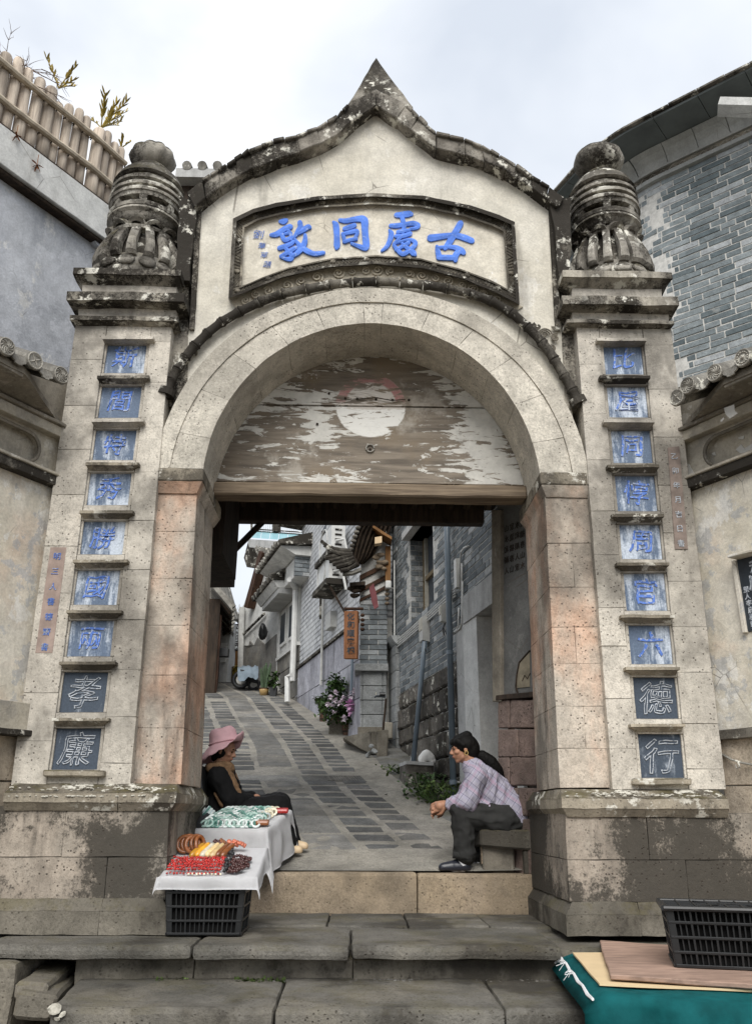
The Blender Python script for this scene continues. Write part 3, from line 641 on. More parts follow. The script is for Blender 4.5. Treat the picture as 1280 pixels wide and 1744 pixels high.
    for j, ch in enumerate(tx):
        t = (j+.6)/len(tx); x = lerp((tq[0][0]+tq[1][0])/2, (tq[2][0]+tq[3][0])/2, t); y = lerp(tq[0][1], tq[2][1], t)
        glyphs(ch, 'tablet_character', M['blueworn'] if s == 0 else M['chalk'], core, P(x, y, YP-.008), .050, ex=.002, wob=.05, seed=j)
# ---- capitals
def tier(par, x0, x1, ya, yb, yc, x2, x3, Yt, Ybm, m, nm, seed=0):
    """a square-nosed slab from row ya to yb over a chamfer down to row yc"""
    a, b, c, d = P(x0, ya, Yt), P(x1, ya, Yt), P(x1, yb, Yt), P(x0, yb, Yt); zt, zm = (a.z+b.z)/2, (c.z+d.z)/2; L, R_ = (a.x+d.x)/2, (b.x+c.x)/2
    e, f = P(x2, yc, Ybm), P(x3, yc, Ybm); zb = (e.z+f.z)/2; yb2 = YB+.06
    mb = MB().box(L, R_, Yt, yb2, zm, zt)
    mb.hexa([(L+.01, Yt+.01, zm-.001), (R_-.01, Yt+.01, zm-.001), (f.x, Ybm, zb), (e.x, Ybm, zb)], [(L+.01, yb2-.01, zm-.001), (R_-.01, yb2-.01, zm-.001), (f.x, yb2-.02, zb), (e.x, yb2-.02, zb)])
    mb.rough(.008, 6, .09, seed).build(nm, m, par); return (L, R_, zt, zb, e.x, f.x)
def neck(par, x0, x1, ya, yb, Y, m):
    slab([(x0, ya), (x1, ya), (x1, yb), (x0, yb)], Y, YB+.03).rough(.004, 8, .1).build('capital_neck', m, par)
capz = {}
for s in (0, 1):
    if s == 0: T = [(124, 308, 457, 467, 486, 141, 300, -.10), (113, 314, 497, 511, 527, 131, 306, -.12), (119, 304, 538, 545, 554, 130, 297, -.06)]; Nk = [(140, 300, 484, 500), (134, 300, 524, 541)]
    else: T = [(958, 1144, 461, 472, 491, 972, 1128, -.10), (957, 1155, 504, 519, 535, 972, 1140, -.12), (966, 1147, 544, 550, 558, 978, 1140, -.06)]; Nk = [(974, 1126, 489, 507), (974, 1138, 532, 547)]
    mb0 = None
    base = slab([(T[0][0]+25, T[0][2]+4), (T[0][1]-25, T[0][2]+4), (T[2][5+0]+150, T[2][4]-2), (T[2][5]+8, T[2][4]-2)], YP+.06, YB).build('capital', M['cap'], gate)
    for i, t in enumerate(T):
        r = tier(base, *t[:2], t[2], t[3], t[4], t[5], t[6], YP+t[7], YP-.012 if i else YP-.022, M['cap'], 'capital_moulding', i+s*5)
        if i == 0: capz[s] = r
    for n_ in Nk: neck(base, *n_, YP-.018, M['gate'])
# ---- lantern finials
YC = YP + .30
for s in (0, 1):
    if s == 0: cx, prof = 240, dict(base=(446, 80), bulb=[(432, 70), (424, 75), (412, 76), (402, 72), (392, 64), (384, 54)], col=(373, 378), drum=[(371, 50), (364, 54), (357, 57), (350, 62), (347, 61)], slot=(346, 320, 58), rings=[(319, 62), (312, 52), (309, 61), (302, 51), (298, 60), (291, 51)], dome=[(289, 55), (284, 59), (276, 50), (271, 28)], ball=(270, 40, 20)); 
    else: cx, prof = 1036, dict(base=(458, 74), bulb=[(442, 64), (434, 69), (422, 69), (411, 65), (399, 57), (388, 49)], col=(382, 386), drum=[(378, 46), (372, 50), (367, 53), (361, 58), (358, 57)], slot=(357, 332, 54), rings=[(331, 58), (324, 48), (320, 57), (313, 47), (309, 56), (302, 47)], dome=[(300, 51), (295, 55), (287, 46), (283, 28)], ball=(275, 42, 20))
    ctr = P(cx, 445, YC); c0 = Vector((ctr.x, YC, 0)); kx = lambda y: (P(cx+1, y, YC) - P(cx, y, YC)).x; Z = lambda y, r=58: P(cx, y, YC-r*kx(y)).z; RZ = lambda y, r: (r*kx(y), Z(y, r))
    fin = MB().lathe([(RZ(*prof['base'])[0]*.9, capz[s][2]-.02), RZ(prof['base'][0]+4, prof['base'][1]*.95), RZ(prof['bulb'][0][0]-3, prof['bulb'][0][1]*.9)], c0, 28).rough(.008, 8, .1).build('finial', M['finial'], gate)
    # base petals
    n = 14
    for i in range(n):
        a = 2*pi*i/n + .2; r, z = RZ(prof['base'][0]-5, prof['base'][1]*.9)
        mb = MB(); rot = Matrix.Rotation(a, 3, 'Z') @ Matrix.Rotation(-.55, 3, 'Y'); mb.ball(Vector((c0.x+r*cos(a), c0.y+r*sin(a), z)), .07, 2, (.42, .95, .95), rot); mb.rough(.012, 9, None, i); mb.build('base_petal', M['finial'], fin, smooth=True)
    # bulb of staves round a dark core
    bp = [RZ(*v) for v in prof['bulb']]
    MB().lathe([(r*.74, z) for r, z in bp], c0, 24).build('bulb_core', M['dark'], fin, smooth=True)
    n = 16
    for i in range(n):
        a = 2*pi*(i+.15)/n; solid = i in ((8, 9, 10) if s == 0 else (13, 14, 15)); hw = pi/n*(.97 if solid else .66)
        mb = MB(); ns = 4
        for j in range(len(bp)-1):
            for k2 in range(ns):
                f0 = lambda jj: hw*(1 - (0 if solid else .30*abs(sin(pi*jj/(len(bp)-1)))))
                A = []
                for jj, kk in ((j+1, k2), (j+1, k2+1), (j, k2+1), (j, k2)):
                    an = a - f0(jj) + 2*f0(jj)*kk/ns; bul = 1+.03*(1-(2*kk/ns-1)**2); A.append((c0.x+bp[jj][0]*bul*cos(an), c0.y+bp[jj][0]*bul*sin(an), bp[jj][1]))
                B = [(c0.x+(p[0]-c0.x)*.8, c0.y+(p[1]-c0.y)*.8, p[2]) for p in A]; mb.hexa(A, B)
        bmesh.ops.remove_doubles(mb.b, verts=mb.b.verts, dist=1e-5); mb.rough(.005, 8, None, i); mb.build('bulb_stave', M['finial'], fin)
    r, z = RZ(prof['bulb'][-1][0], prof['bulb'][-1][1]); MB().lathe([(r*1.02, z-.012), (r*1.05, z+.012), (r*.9, z+.05)], c0, 28, inner=.6).build('bulb_rim', M['finial'], fin)
    # scalloped collar
    n = 11
    for i in range(n):
        a = 2*pi*(i+.3)/n; r, z = RZ(prof['col'][0], 60 if s == 0 else 56); w = pi/n*1.06; mb = MB(); top_, bot = [], []
        for j in range(7):
            t = j/6; an = a - w + 2*w*t; h = sin(pi*t)**.6; top_.append((c0.x+(r*.80+.03*h)*cos(an), c0.y+(r*.80+.03*h)*sin(an), z+.02+.03*h)); bot.append((c0.x+(r*(.84+.22*h))*cos(an), c0.y+(r*(.84+.22*h))*sin(an), z-.035+.055*h))
        for j in range(6): mb.hexa([top_[j], top_[j+1], bot[j+1], bot[j]], [(p[0]*.9+c0.x*.1, p[1]*.9+c0.y*.1, p[2]-.02) for p in (top_[j], top_[j+1], bot[j+1], bot[j])])
        bmesh.ops.remove_doubles(mb.b, verts=mb.b.verts, dist=1e-5); mb.build('collar_petal', M['finial'], fin)
    dp_ = [RZ(*v) for v in prof['drum']]; MB().lathe(dp_, c0, 30).rough(.004, 8, None, 3).build('drum', M['finial'], fin, smooth=False)
    ya, yb, rr = prof['slot']; r, za = RZ(ya, rr); zb = Z(yb, rr); h = zb-za
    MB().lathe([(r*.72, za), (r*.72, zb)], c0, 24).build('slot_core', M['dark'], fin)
    MB().lathe([(r*1.04, za-.005), (r*1.07, za+.02), (r, za+h*.30)], c0, 32, inner=.7).build('slot_sill', M['finial'], fin)
    MB().lathe([(r, za+h*.68), (r*1.04, zb-.01), (r*1.0, zb+.006)], c0, 32, inner=.7).build('slot_head', M['finial'], fin)
    for i in range(7):
        a = 2*pi*i/7 + (.38 if s == 0 else .02); MB().lathe([(r*.985, za+h*.28), (r*.985, za+h*.70)], c0, 3, a-.11, a+.11, inner=.7).build('slot_mullion', M['finial'], fin)
    rg = [RZ(*v) for v in prof['rings']]
    for i in range(0, len(rg), 2):
        (r1, z1__), (r2, z2__) = rg[i], rg[i+1]; MB().lathe([(r2*.93, z1__-.012), (r1, z1__-.002), (r1*1.01, z1__+.02), (r2, z2__-.004), (r2*.95, z2__+.012)], c0, 32).rough(.004, 9, None, i).build('ring', M['finial'], fin)
    MB().lathe([RZ(*v) for v in prof['dome']], c0, 30).rough(.005, 8, None, 2).build('dome', M['finial'], fin)
    by, brx, bry = prof['ball']; r, z = brx*kx(by), P(cx, by+2, YC).z; mb = MB(); hh = bry*kx(by)*1.25; ns = 40; pr_ = []
    cols = []
    for k2 in range(ns):
        a = 2*pi*k2/ns; lob = 1 - (.10 if s == 0 else .03)*abs(cos(a*5)) ** 3
        cols.append([mb.b.verts.new((c0.x+r*lob*sin(t)*cos(a), c0.y+r*lob*sin(t)*sin(a), z - hh*cos(t)*(1-.0))) for t in [pi*(j+.0)/10*.96+.06 for j in range(11)]])
    for k2 in range(ns):
        for j in range(10): mb.b.faces.new((cols[k2][j], cols[(k2+1) % ns][j], cols[(k2+1) % ns][j+1], cols[k2][j+1]))
    mb.b.faces.new([c[-1] for c in cols]); mb.b.faces.new([c[0] for c in cols][::-1])
    mb.rough(.006, 8, None, 5).build('lobed_ball', M['finial'], fin, smooth=True)
# ---- pedestals
for s in (0, 1):
    if s == 0:
        body = [(-60, 1373), (288, 1373), (281, 1534), (-90, 1534)]; mould = [(6, 1350), (301, 1350), (299, 1366), (4, 1366)]; plx = (-90, 286); rows = [1373, 1460, 1534]; cols = [[0, .5, 1], [0, .72, 1]]
    else:
        body = [(962, 1385), (1290, 1385), (1310, 1537), (969, 1537)]; mould = [(956, 1360), (1240, 1362), (1240, 1377), (957, 1377)]; plx = (964, 1330); rows = [1385, 1465, 1537]; cols = [[0, .42, 1], [0, .6, 1]]
    core = slab([(body[0][0]+2, body[0][1]), (body[1][0]-2, body[1][1]), (body[2][0]-2, body[2][1]), (body[3][0]+2, body[3][1])], YF+.03, 6.28).build('pedestal', M['pedestal'], gate)
    courses(body, YF, 6.3, rows, 'stone_block', M['pedestal'], core, .8, cols)
    a = [P(x, y, YF-.05) for x, y in mould]; x0, x1, zt, zb = a[0].x, a[1].x, a[0].z, a[3].z; t = P(600, 1334 if s == 0 else 1341, YP-.01).z
    xi = a[0].x+.06 if s == 0 else a[0].x+.03
    splits = [x0, lerp(x0, x1, .66 if s == 0 else .5), x1]
    for j in range(2):
        u0, u1 = splits[j]+.002, splits[j+1]-.002; e0 = .03 if (s == 1 and j == 0) else 0; e1 = .03 if (s == 0 and j == 1) else 0
        mb = MB().box(u0, u1, YF-.05, 6.2, zb, zt)
        mb.hexa([(u0+e0, YP+.0, zt+.055), (u1-e1, YP+.0, zt+.055), (u1, YF-.048, zt+.001), (u0, YF-.048, zt+.001)], [(u0+e0, 6.1, zt+.055), (u1-e1, 6.1, zt+.055), (u1, 6.15, zt+.001), (u0, 6.15, zt+.001)])
        mb.hexa([(u0+e0*.2, YF-.046, zb-.001), (u1-e1*.2, YF-.046, zb-.001), (u1-e1*1.2, YF-.012, zb-.045), (u0+e0*1.2, YF-.012, zb-.045)], [(u0, 6.15, zb-.001), (u1, 6.15, zb-.001), (u1-e1*1.2, 6.15, zb-.045), (u0+e0*1.2, 6.15, zb-.045)])
        mb.rough(.006, 7, .1, j+s*3).build('pedestal_ledge', M['ledge'], core)
    # crust of pale lichen on the ledge
    mb = MB()
    for j in range(90):
        u = random.gauss(.5 if s == 0 else .45, .24); px = lerp(mould[0][0], mould[1][0], min(.97, max(.03, u))); ro = random.choice((0, 0, 1)); w = P(px, 1345 if ro == 0 else 1356, YF-.05)
        if ro == 0: w = Vector((w.x, YF-.03+random.uniform(0, .05), zt+.012+random.uniform(0, .02)))
        mb.ball(w, random.uniform(.004, .013), 1, (1.3, .8, .5))
    mb.rough(.008, 20, None).build('lichen_crust', plain('pale_lichen', (.47, .45, .39), .95, .1, .2, 60) if s == 0 else bpy.data.materials['pale_lichen'], core)
    # plinth with a chamfered top
    z1p, z0p = P(0, 1552 if s == 0 else 1556, YF-.045).z, -.238; zt2 = P(600, body[2][1]-2, YF).z; u0, u1 = P(plx[0], 1590, YF-.045).x, P(plx[1], 1590, YF-.045).x
    sp = [u0, lerp(u0, u1, .68 if s == 0 else .35), u1]
    for j in range(2):
        a0, a1 = sp[j]+.002, sp[j+1]-.002; e0 = .05 if (s == 1 and j == 0) else 0; e1 = .05 if (s == 0 and j == 1) else 0
        mb = MB().box(a0, a1, YF-.045, 6.22, z0p, z1p)
        mb.hexa([(a0+e0, YF-.006, zt2), (a1-e1, YF-.006, zt2), (a1, YF-.042, z1p+.001), (a0, YF-.042, z1p+.001)], [(a0+e0, 6.2, zt2), (a1-e1, 6.2, zt2), (a1, 6.21, z1p+.001), (a0, 6.21, z1p+.001)])
        mb.rough(.006, 7, .12, j+s*4).build('plinth_stone', M['plinth'], core)
# ---- boarded tympanum and its beam
YT = 5.77
seam = [(395, 689), (640, 692), (868, 691)]
zs = P(640, 691, YT).z; zb_ = P(640, 822, YT).z
arcp = [arcpt(RI+.03, pi*i/240, YT, (KZI*RI+.03)/(RI+.03)) for i in range(241)]
MB().prism([p for p in arcp if p.z > zs+.002], (0, .035, 0)).build('painted_board', M['peel'], gate)
lo = [p + Vector((0, .004, 0)) for p in arcp if zb_ < p.z < zs-.002]
left = [p for p in lo if p.x < AX]; right = [p for p in lo if p.x > AX]
MB().prism([Vector((left[0].x, YT+.004, zb_))] + left + right + [Vector((right[-1].x, YT+.004, zb_))], (0, .035, 0)).build('painted_board', M['peel'], gate)
a, b = P(362, 819, YT-.07), P(898, 848, YT-.07)
mb = MB().box(a.x, b.x, YT-.07, YT+.10, b.z, a.z).bevel(.012).rough(.006, 5, .12).build('beam', M['timber'], gate)
mb = MB()
for x, y in ((560, 670), (588, 678), (608, 679), (640, 680), (668, 681), (696, 681), (630, 765), (540, 722)): mb.ball(P(x, y, YT-.004), .011, 1)
mb.tube([P(608, 680, YT-.012), P(640, 677, YT-.02), P(668, 682, YT-.02), P(690, 680, YT-.012)], .004, 5); mb.build('wire_hook', M['darktimber'], gate)
mb = MB().tube([P(630, 763, YT-.006)+Vector((.03*cos(t*.6), 0, .03*sin(t*.6))) for t in range(11)], .006, 5).build('ring_plate', M['rooftile'], gate)
# ------------------------------------------------------------------ steps
steps = thing('stone_steps', 'worn', 'steps'); del steps['label']; del steps['category']; steps['kind'] = 'structure'
def stonebox(x0, x1, y0, y1, z0, z1, m, par, nm='step_stone', bev=.012, amp=.007, seed=None, L=.12):
    mb = MB().box(x0, x1, y0, y1, z0, z1).bevel(bev, 2); mb.rough(amp, 5.5, L, random.random()*50 if seed is None else seed); return mb.build(nm, m, par)
XT = [-1.25, P(710, 1487, 6.2).x, 1.32]
for i in range(2): stonebox(XT[i]+.002, XT[i+1]-.002, 6.2, 6.58, -.26, .012-.006*i, M['thresh'], steps, 'threshold_stone', .022, .006)
zt = -.238
xs = [-1.4, P(560, 1565, 5.9).x, P(690, 1565, 5.9).x, P(820, 1565, 5.9).x, 1.75]
for i in range(4): stonebox(xs[i]+.004, xs[i+1]-.004, 5.545, 6.24, zt-.2, zt+random.uniform(-.004, .004), M['step'], steps)
xs = [-3.4, -1.9, P(327, 1620, 4.78).x, P(597, 1610, 4.78).x, P(957, 1605, 4.78).x]
for i in range(4):
    stonebox(xs[i]+.004, xs[i+1]-.004, 4.77+random.uniform(-.01, .01), 5.54, zt-.075, zt-.006+random.uniform(-.004, .004), M['step'], steps, bev=.025, amp=.009)
x0 = xs[-1]; stonebox(x0+.006, x0+.75, 4.90, 5.6, zt-.16, zt-.035, M['step'], steps, bev=.03)
stonebox(x0+.76, 4.2, 4.88, 5.6, zt-.18, zt-.04, M['step'], steps, bev=.03)
XH = P(131, 1660, 4.93).x
stones_ = [XH, P(330, 1660, 4.93).x, P(600, 1660, 4.93).x, x0, 4.0]
for i in range(4): stonebox(stones_[i]+.004, stones_[i+1]-.004, 4.90+.01*(i % 2), 5.5, -.47, zt-.078, M['plinth'], steps, amp=.012)
XB = P(20, 1700, 4.70).x
stonebox(-3.4, XB, 4.70, 5.5, -1.1, zt-.080, M['plinth'], steps, bev=.03, amp=.02)
# third tread with a skewed left end by the hole
xs = [P(470, 1700, 4.3).x, P(855, 1700, 4.3).x, P(1032, 1700, 4.3).x]
fl, bl_ = P(86, 1715, 4.24).x, P(133, 1664, 4.9).x
def tread(x0f, x0b, x1, seed):
    mb = MB(); zt3 = -.425; mb.hexa([(x0f, 4.24, zt3), (x1, 4.24, zt3), (x1, 4.24, -.72), (x0f, 4.24, -.72)], [(x0b, 4.93, zt3+.012), (x1, 4.93, zt3+.012), (x1, 4.93, -.72), (x0b, 4.93, -.72)])
    mb.bevel(.022, 2).rough(.010, 5, .12, seed).build('step_stone', M['step'], steps)
tread(fl, bl_, xs[0]-.005, 1); tread(xs[0]+.005, xs[0]+.005, xs[1]-.005, 2); tread(xs[1]+.005, xs[1]+.005, xs[2], 3)
stonebox(-1.9, 4, 3.75, 4.30, -1.0, -.72, M['step'], steps); stonebox(-1.9, 4, 3.3, 3.80, -1.22, -.96, M['step'], steps)
# the hole under the ledge
MB().box(-3.0, -1.1, 5.45, 5.6, -1.2, zt-.08).build('hole_back', M['earth'], steps)
MB().box(-3.0, -1.2, 4.3, 5.5, -1.25, -.80).build('hole_floor', M['earth'], steps)
def wedge(name, label, a, b, w, h, yaw, seed):
    t = MB(); d = (b-a); u = d.normalized(); s = u.cross(Vector((0, 0, 1))).normalized(); q = lambda p, i, j: p + s*i*w + Vector((0, 0, j*h))
    t.hexa([q(a, -.5, 1), q(a, .5, .9), q(a, .4, 0), q(a, -.5, 0)], [q(b, -.5, 1), q(b, .5, .95), q(b, .5, 0), q(b, -.5, .05)]); t.bevel(.015).rough(.015, 6, .1, seed)
    return tag(t.build(name, M['plinth']), label, 'stone')
wedge('loose_stone', 'broken grey stone slab lying uppermost in the hole under the steps', P(52, 1705, 4.62), P(112, 1655, 5.3), .16, .075, 0, 1)
wedge('loose_stone', 'thick grey stone slab under another slab in the hole beneath the steps', P(58, 1738, 4.58), P(115, 1685, 5.3), .20, .115, 0, 2)
M['plastic'] = plain('black_plastic', (.016, .017, .018), .42, .45, .2, 6)
bk = thing('small_basket', 'small black plastic basket pushed into the hole below the ledge', 'basket', P(40, 1668, 4.95))
c = P(40, 1672, 4.95)
for k in range(4): MB().box(c.x-.12, c.x+.13, c.y-.02, c.y+.0, c.z-.05+.03*k, c.z-.036+.03*k).build('rim_bar', M['plastic'], bk)
for k in range(7): MB().box(c.x-.12+.04*k, c.x-.112+.04*k, c.y-.018, c.y+.22, c.z-.05, c.z+.045).build('rib', M['plastic'], bk)
MB().box(c.x-.07, c.x+.05, c.y+.02, c.y+.12, c.z-.01, c.z+.055).rough(.006, 9, .05).build('carton', plain('carton', (.36, .25, .15)), bk)
# ------------------------------------------------------------------ wing walls with tiled eaves
def wing(side):
    pl = Plane(-2.02, 5.33, 30) if side == 0 else Plane(2.215, 5.33, 150)
    sg = -1 if side == 0 else 1                       # u runs towards the viewer
    lab = ('low pale plaster wall with blackened tile eave left of the archway', 'low peeling plaster wall with a writing plaque right of the archway')[side]
    w = thing('wing_wall', lab, 'wall', pl.at(sg*1.0, -.2))
    def bx(name, m, u0, u1, z0, z1, o0, o1, amp=.004, L=.15, bev=.004):
        u0, u1 = sorted((u0*sg, u1*sg)); mb = MB(); mb.hexa([pl.at(u0, z1, o1), pl.at(u1, z1, o1), pl.at(u1, z0, o1), pl.at(u0, z0, o1)], [pl.at(u0, z1, o0), pl.at(u1, z1, o0), pl.at(u1, z0, o0), pl.at(u0, z0, o0)])
        mb.bevel(bev); mb.rough(amp, 6, L, side*5+z0); return mb.build(name, m, w)
    if side == 0: zs, zb, zm = pl.uz(20, 1245)[1], pl.uz(80, 826)[1], pl.uz(92, 742)[1]; ev = (102, 640)
    else: zs, zb, zm = pl.uz(1228, 1256)[1], pl.uz(1176, 835)[1], pl.uz(1166, 752)[1]; ev = (1172, 657)
    OV = .34
    ue, ze = pl.uz(*ev, OV); us_ = lambda o: 1.76*o
    bx('plaster_wall', M['wing'], 0, 3.2, zs, zb+.02, -.4, 0)
    rows = [-.6, .0, .3, .55, zs]
    for i in range(4):
        cs = [0, .35+.3*(i % 2), 1.1+.2*(i % 2), 2.0, 3.2]
        for j in range(4): bx('base_stone', M['rubble'], cs[j]+.002, cs[j+1]-.002, rows[i]+.002, rows[i+1]-.002, -.42, .02 + random.uniform(-.004, .004), .006)
    if side == 0:
        bx('sill_block', M['winggrey'], .02, .45, zs-.01, zs+.16, -.1, .10); bx('sill_block', M['dark'], .0, 3.2, zs-.035, zs+.0, -.1, .13)
    else:
        bx('sill_band', M['dark'], .0, 3.2, zs-.02, zs+.035, -.1, .07)
    bx('band_moulding', M['dark'], 0, 3.2, zb-.01, zb+.055, -.1, .07); bx('band_lip', M['winggrey'], 0, 3.2, zb+.055, zb+.075, -.1, .085)
    bx('cove_moulding', M['winggrey'], 0, 3.2, zm-.02, zm+.05, -.1, .06); bx('cove_lip', M['wingdark'], 0, 3.2, zm+.05, zm+.075, -.1, .085)
    # cartouche: a plate with a round-ended recess
    zc = (zb+.075+zm-.02)/2; hh = (zm-.02-zb-.075)/2; r = hh*.78; ue0 = .17
    bx('cartouche_ground', M['winggrey'], 0, 3.2, zb+.06, zm-.01, -.2, -.055)
    mb = MB(); cu = ue0 + r; n = 14; inn, out = [(3.2, zc+r)], [(3.2, zc+hh)]
    for i in range(n+1):
        a = pi/2 + pi*i/n; x, z = cu + r*cos(a), zc + r*sin(a); inn.append((x, z))
        k = min(hh/max(1e-6, abs(sin(a))), (cu)/max(1e-6, abs(cos(a)))); out.append((max(0, cu + k*cos(a)), max(zc-hh, min(zc+hh, zc + k*sin(a)))))
    inn.append((3.2, zc-r)); out.append((3.2, zc-hh))
    for i in range(len(inn)-1):
        f = [pl.at(sg*p[0], p[1], .0) for p in (out[i], out[i+1], inn[i+1], inn[i])]; k = [pl.at(sg*p[0], p[1], -.06) for p in (out[i], out[i+1], inn[i+1], inn[i])]; mb.hexa(f, k)
    bmesh.ops.remove_doubles(mb.b, verts=mb.b.verts, dist=1e-5); mb.rough(.003, 8).build('cartouche_frame', M['winggrey'], w)
    mb = MB(); mb.tube([pl.at(sg*p[0], p[1], -.005) for p in inn], .013, 6); mb.build('cartouche_rim', M['wingdark'], w)
    # upper wall, sooty sloping soffit, eave board
    bx('upper_wall', M['wingdark'], 0, 3.2, zm+.06, ze+.25, -.4, -.02)
    mb = MB(); A = [pl.at(sg*us_(OV), ze-.09, OV-.03), pl.at(sg*3.2, ze-.09, OV-.03), pl.at(sg*3.2, zm+.074, .012), pl.at(sg*.04, zm+.074, .012)]; B = [p + Vector((0, 0, .05)) - pl.n*.01 for p in A]
    mb.hexa(A, B); mb.rough(.012, 3.5, .14, side).build('soffit', M['wingdark'], w)
    # patch of pale mortar and the end upright beside the pilaster
    mb = MB().tube([pl.at(0.01*sg, zb-.2, .02), pl.at(.012*sg, zm, .02), pl.at(.012*sg, ze-.15, .02)], [.022, .026, .02], 6); mb.rough(.004, 8, .1).build('edge_bead', M['winggrey'], w)
    # eave tiles: round ends and the valley tiles between
    step = .205; us = [ue*sg + step*i for i in range(13)]
    if side: us = [us[0]-.09] + us
    for i, u in enumerate(us):
        dz = -.045 if (side and i == 0) else random.uniform(-.006, .006); rr = .060
        c = pl.at(sg*u, ze+dz, OV); up_ = (-pl.n*.72 + Vector((0, 0, .36)))
        mb = MB(); mb.tube([c + pl.n*.012, c + pl.n*.0, c - pl.n*.0001], [rr*.97, rr, rr*.99], 20); mb.tube([c - pl.n*.001, c + up_], [rr*.9, rr*.85], 12)
        mb.rough(.002, 12, None, i); t = mb.build('round_tile', M['rooftile'], w)
        # relief on the tile end: rim and swirling rays, or a boss with dots
        mb = MB(); ang = lambda q, a: c + pl.n*.014 + pl.d*(q*rr*cos(a)) + Vector((0, 0, q*rr*sin(a)))
        mb.tube([ang(.86, 2*pi*k/20) for k in range(21)], .005, 5)
        if (i + side) % 3 != 1:
            for k in range(11): mb.tube([ang(.1+.62*j/4, 2*pi*k/11 + 1.1*j/4) for j in range(5)], [.0045]*5, 4)
        elif (i+side) % 2:
            for k in range(4): mb.tube([ang(.08, pi*k/2+.6), ang(.66, pi*k/2+.6)], [.006, .003], 4)
            for k in range(22): mb.tube([ang(.70, 2*pi*k/22), ang(.80, 2*pi*k/22)], .0035, 4)
        else:
            mb.ball(ang(0, 0), .016, 1); 
            for k in range(14): mb.ball(ang(.58, 2*pi*k/14), .0075, 1)
        mb.build('tile_end', M['tileend'], t)
        if i:
            u0 = us[i-1]+.045; u1 = u-.045; mb = MB(); pts = []
            if u1-u0 > .03:
                f, bk_ = [], []
                for k in range(7):
                    t_ = k/6; uu = lerp(u0-.02, u1+.02, t_); sag = -.038*sin(pi*t_); f.append((uu, ze+.012+sag))
                for k in range(6):
                    a_, b_ = f[k], f[k+1]; A = [pl.at(sg*a_[0], a_[1]+.012, OV-.015), pl.at(sg*b_[0], b_[1]+.012, OV-.015), pl.at(sg*b_[0], b_[1]-.004, OV-.015), pl.at(sg*a_[0], a_[1]-.004, OV-.015)]; mb.hexa(A, [p+up_ for p in A])
                # hanging lip
                for k in range(6):
                    a_, b_ = f[k], f[k+1]; d = .035*sin(pi*(k+.5)/6)+.012; A = [pl.at(sg*a_[0], a_[1]+.010, OV-.003), pl.at(sg*b_[0], b_[1]+.010, OV-.003), pl.at(sg*b_[0], b_[1]-d, OV+.004), pl.at(sg*a_[0], a_[1]-d, OV+.004)]; mb.hexa(A, [p-pl.n*.012 for p in A])
                bmesh.ops.remove_doubles(mb.b, verts=mb.b.verts, dist=1e-5); mb.rough(.003, 12, None, i); mb.build('valley_tile', M['rooftile'], w)
    bx('eave_board', M['wingdark'], us_(OV), 3.2, ze-.11, ze-.05, OV-.16, OV-.035, .01)
    # ridge and roof plane behind the tiles
    mb = MB(); A = [pl.at(sg*us_(OV), ze+.0, OV-.06), pl.at(sg*3.2, ze+.0, OV-.06), pl.at(sg*3.2, ze+.36, OV-.78), pl.at(sg*.1, ze+.36, OV-.78)]; mb.hexa([p+Vector((0, 0, .02)) for p in A], [p-Vector((0, 0, .03)) for p in A]); mb.build('roof_bed', M['wingdark'], w)
    return w, pl, bx, zs, zb, zm, ze, sg
wl = wing(0); wr = wing(1)
# flakes of white limewash left on the sooty right soffit and band
w, pl = wr[0], wr[1]
M['flake'] = plain('lime_flake', (.50, .49, .46), .9, .1, .1, 20)
def flake(pts, name='lime_flake', off=.0):
    mb = MB(); mb.prism(pts, pl.n*.004); bmesh.ops.triangulate(mb.b, faces=mb.b.faces[:]); mb.build(name, M['flake'], w)
for L in ([(1233, 695), (1250, 689), (1251, 700), (1256, 704), (1243, 713), (1235, 705)], [(1226, 717), (1232, 711), (1233, 714), (1228, 719)]): flake([pl.hit(x, y, .17) for x, y in L])
for L in ([(1253, 766), (1262, 757), (1268, 764), (1280, 756), (1290, 752), (1290, 768), (1268, 777), (1258, 770)], [(1212, 772), (1217, 770), (1219, 776), (1214, 775)], [(1257, 745), (1267, 742), (1266, 748), (1258, 748)]): flake([pl.hit(x, y, -.052) for x, y in L])
flake([pl.hit(x, y, .004) for x, y in [(1168, 791), (1173, 790), (1188, 817), (1170, 822)]])
# plaque on the right wing: white writing on black stone, in a projecting frame
pq = thing('writing_plaque', 'black stone plaque of white writing set in the right plaster wall', 'plaque', pl.hit(1270, 1075)); adopt
def onpl(pix, o0, o1, name, m, par):
    A = [pl.hit(x, y, o1) for x, y in pix]; return MB().hexa(A, [p - pl.n*(o1-o0) for p in A]).bevel(.003).build(name, m, par)
M['plaque'] = plain('black_slate', (.028, .036, .046), .5, .4, .35, 9, .15)
onpl([(1251, 955), (1420, 908), (1420, 1070), (1270, 1076)], -.02, .012, 'slab', M['plaque'], pq)
onpl([(1237, 946), (1430, 895), (1430, 902), (1238, 950)], .0, .10, 'hood', M['wing'], pq)
onpl([(1244, 954), (1251, 954), (1270, 1077), (1263, 1078)], .0, .03, 'frame_stile', M['wing'], pq)
for i, ch in enumerate('里人李启蕙謹書'):
    x, y = 1270 + i*2.5, 1004 + i*11.5; glyphs(ch, 'plaque_character', M['chalk'], pq, pl.hit(x, y, .014), .042, right=pl.d, out=pl.n, ex=.0015, bold=.015, wob=.05, seed=i)
for i, ch in enumerate('和順'):
    glyphs(ch, 'plaque_character', M['chalk'], pq, pl.hit(1287, 965+26*i, .014), .10, right=pl.d, out=pl.n, ex=.0015, bold=.02, wob=.05, seed=i)
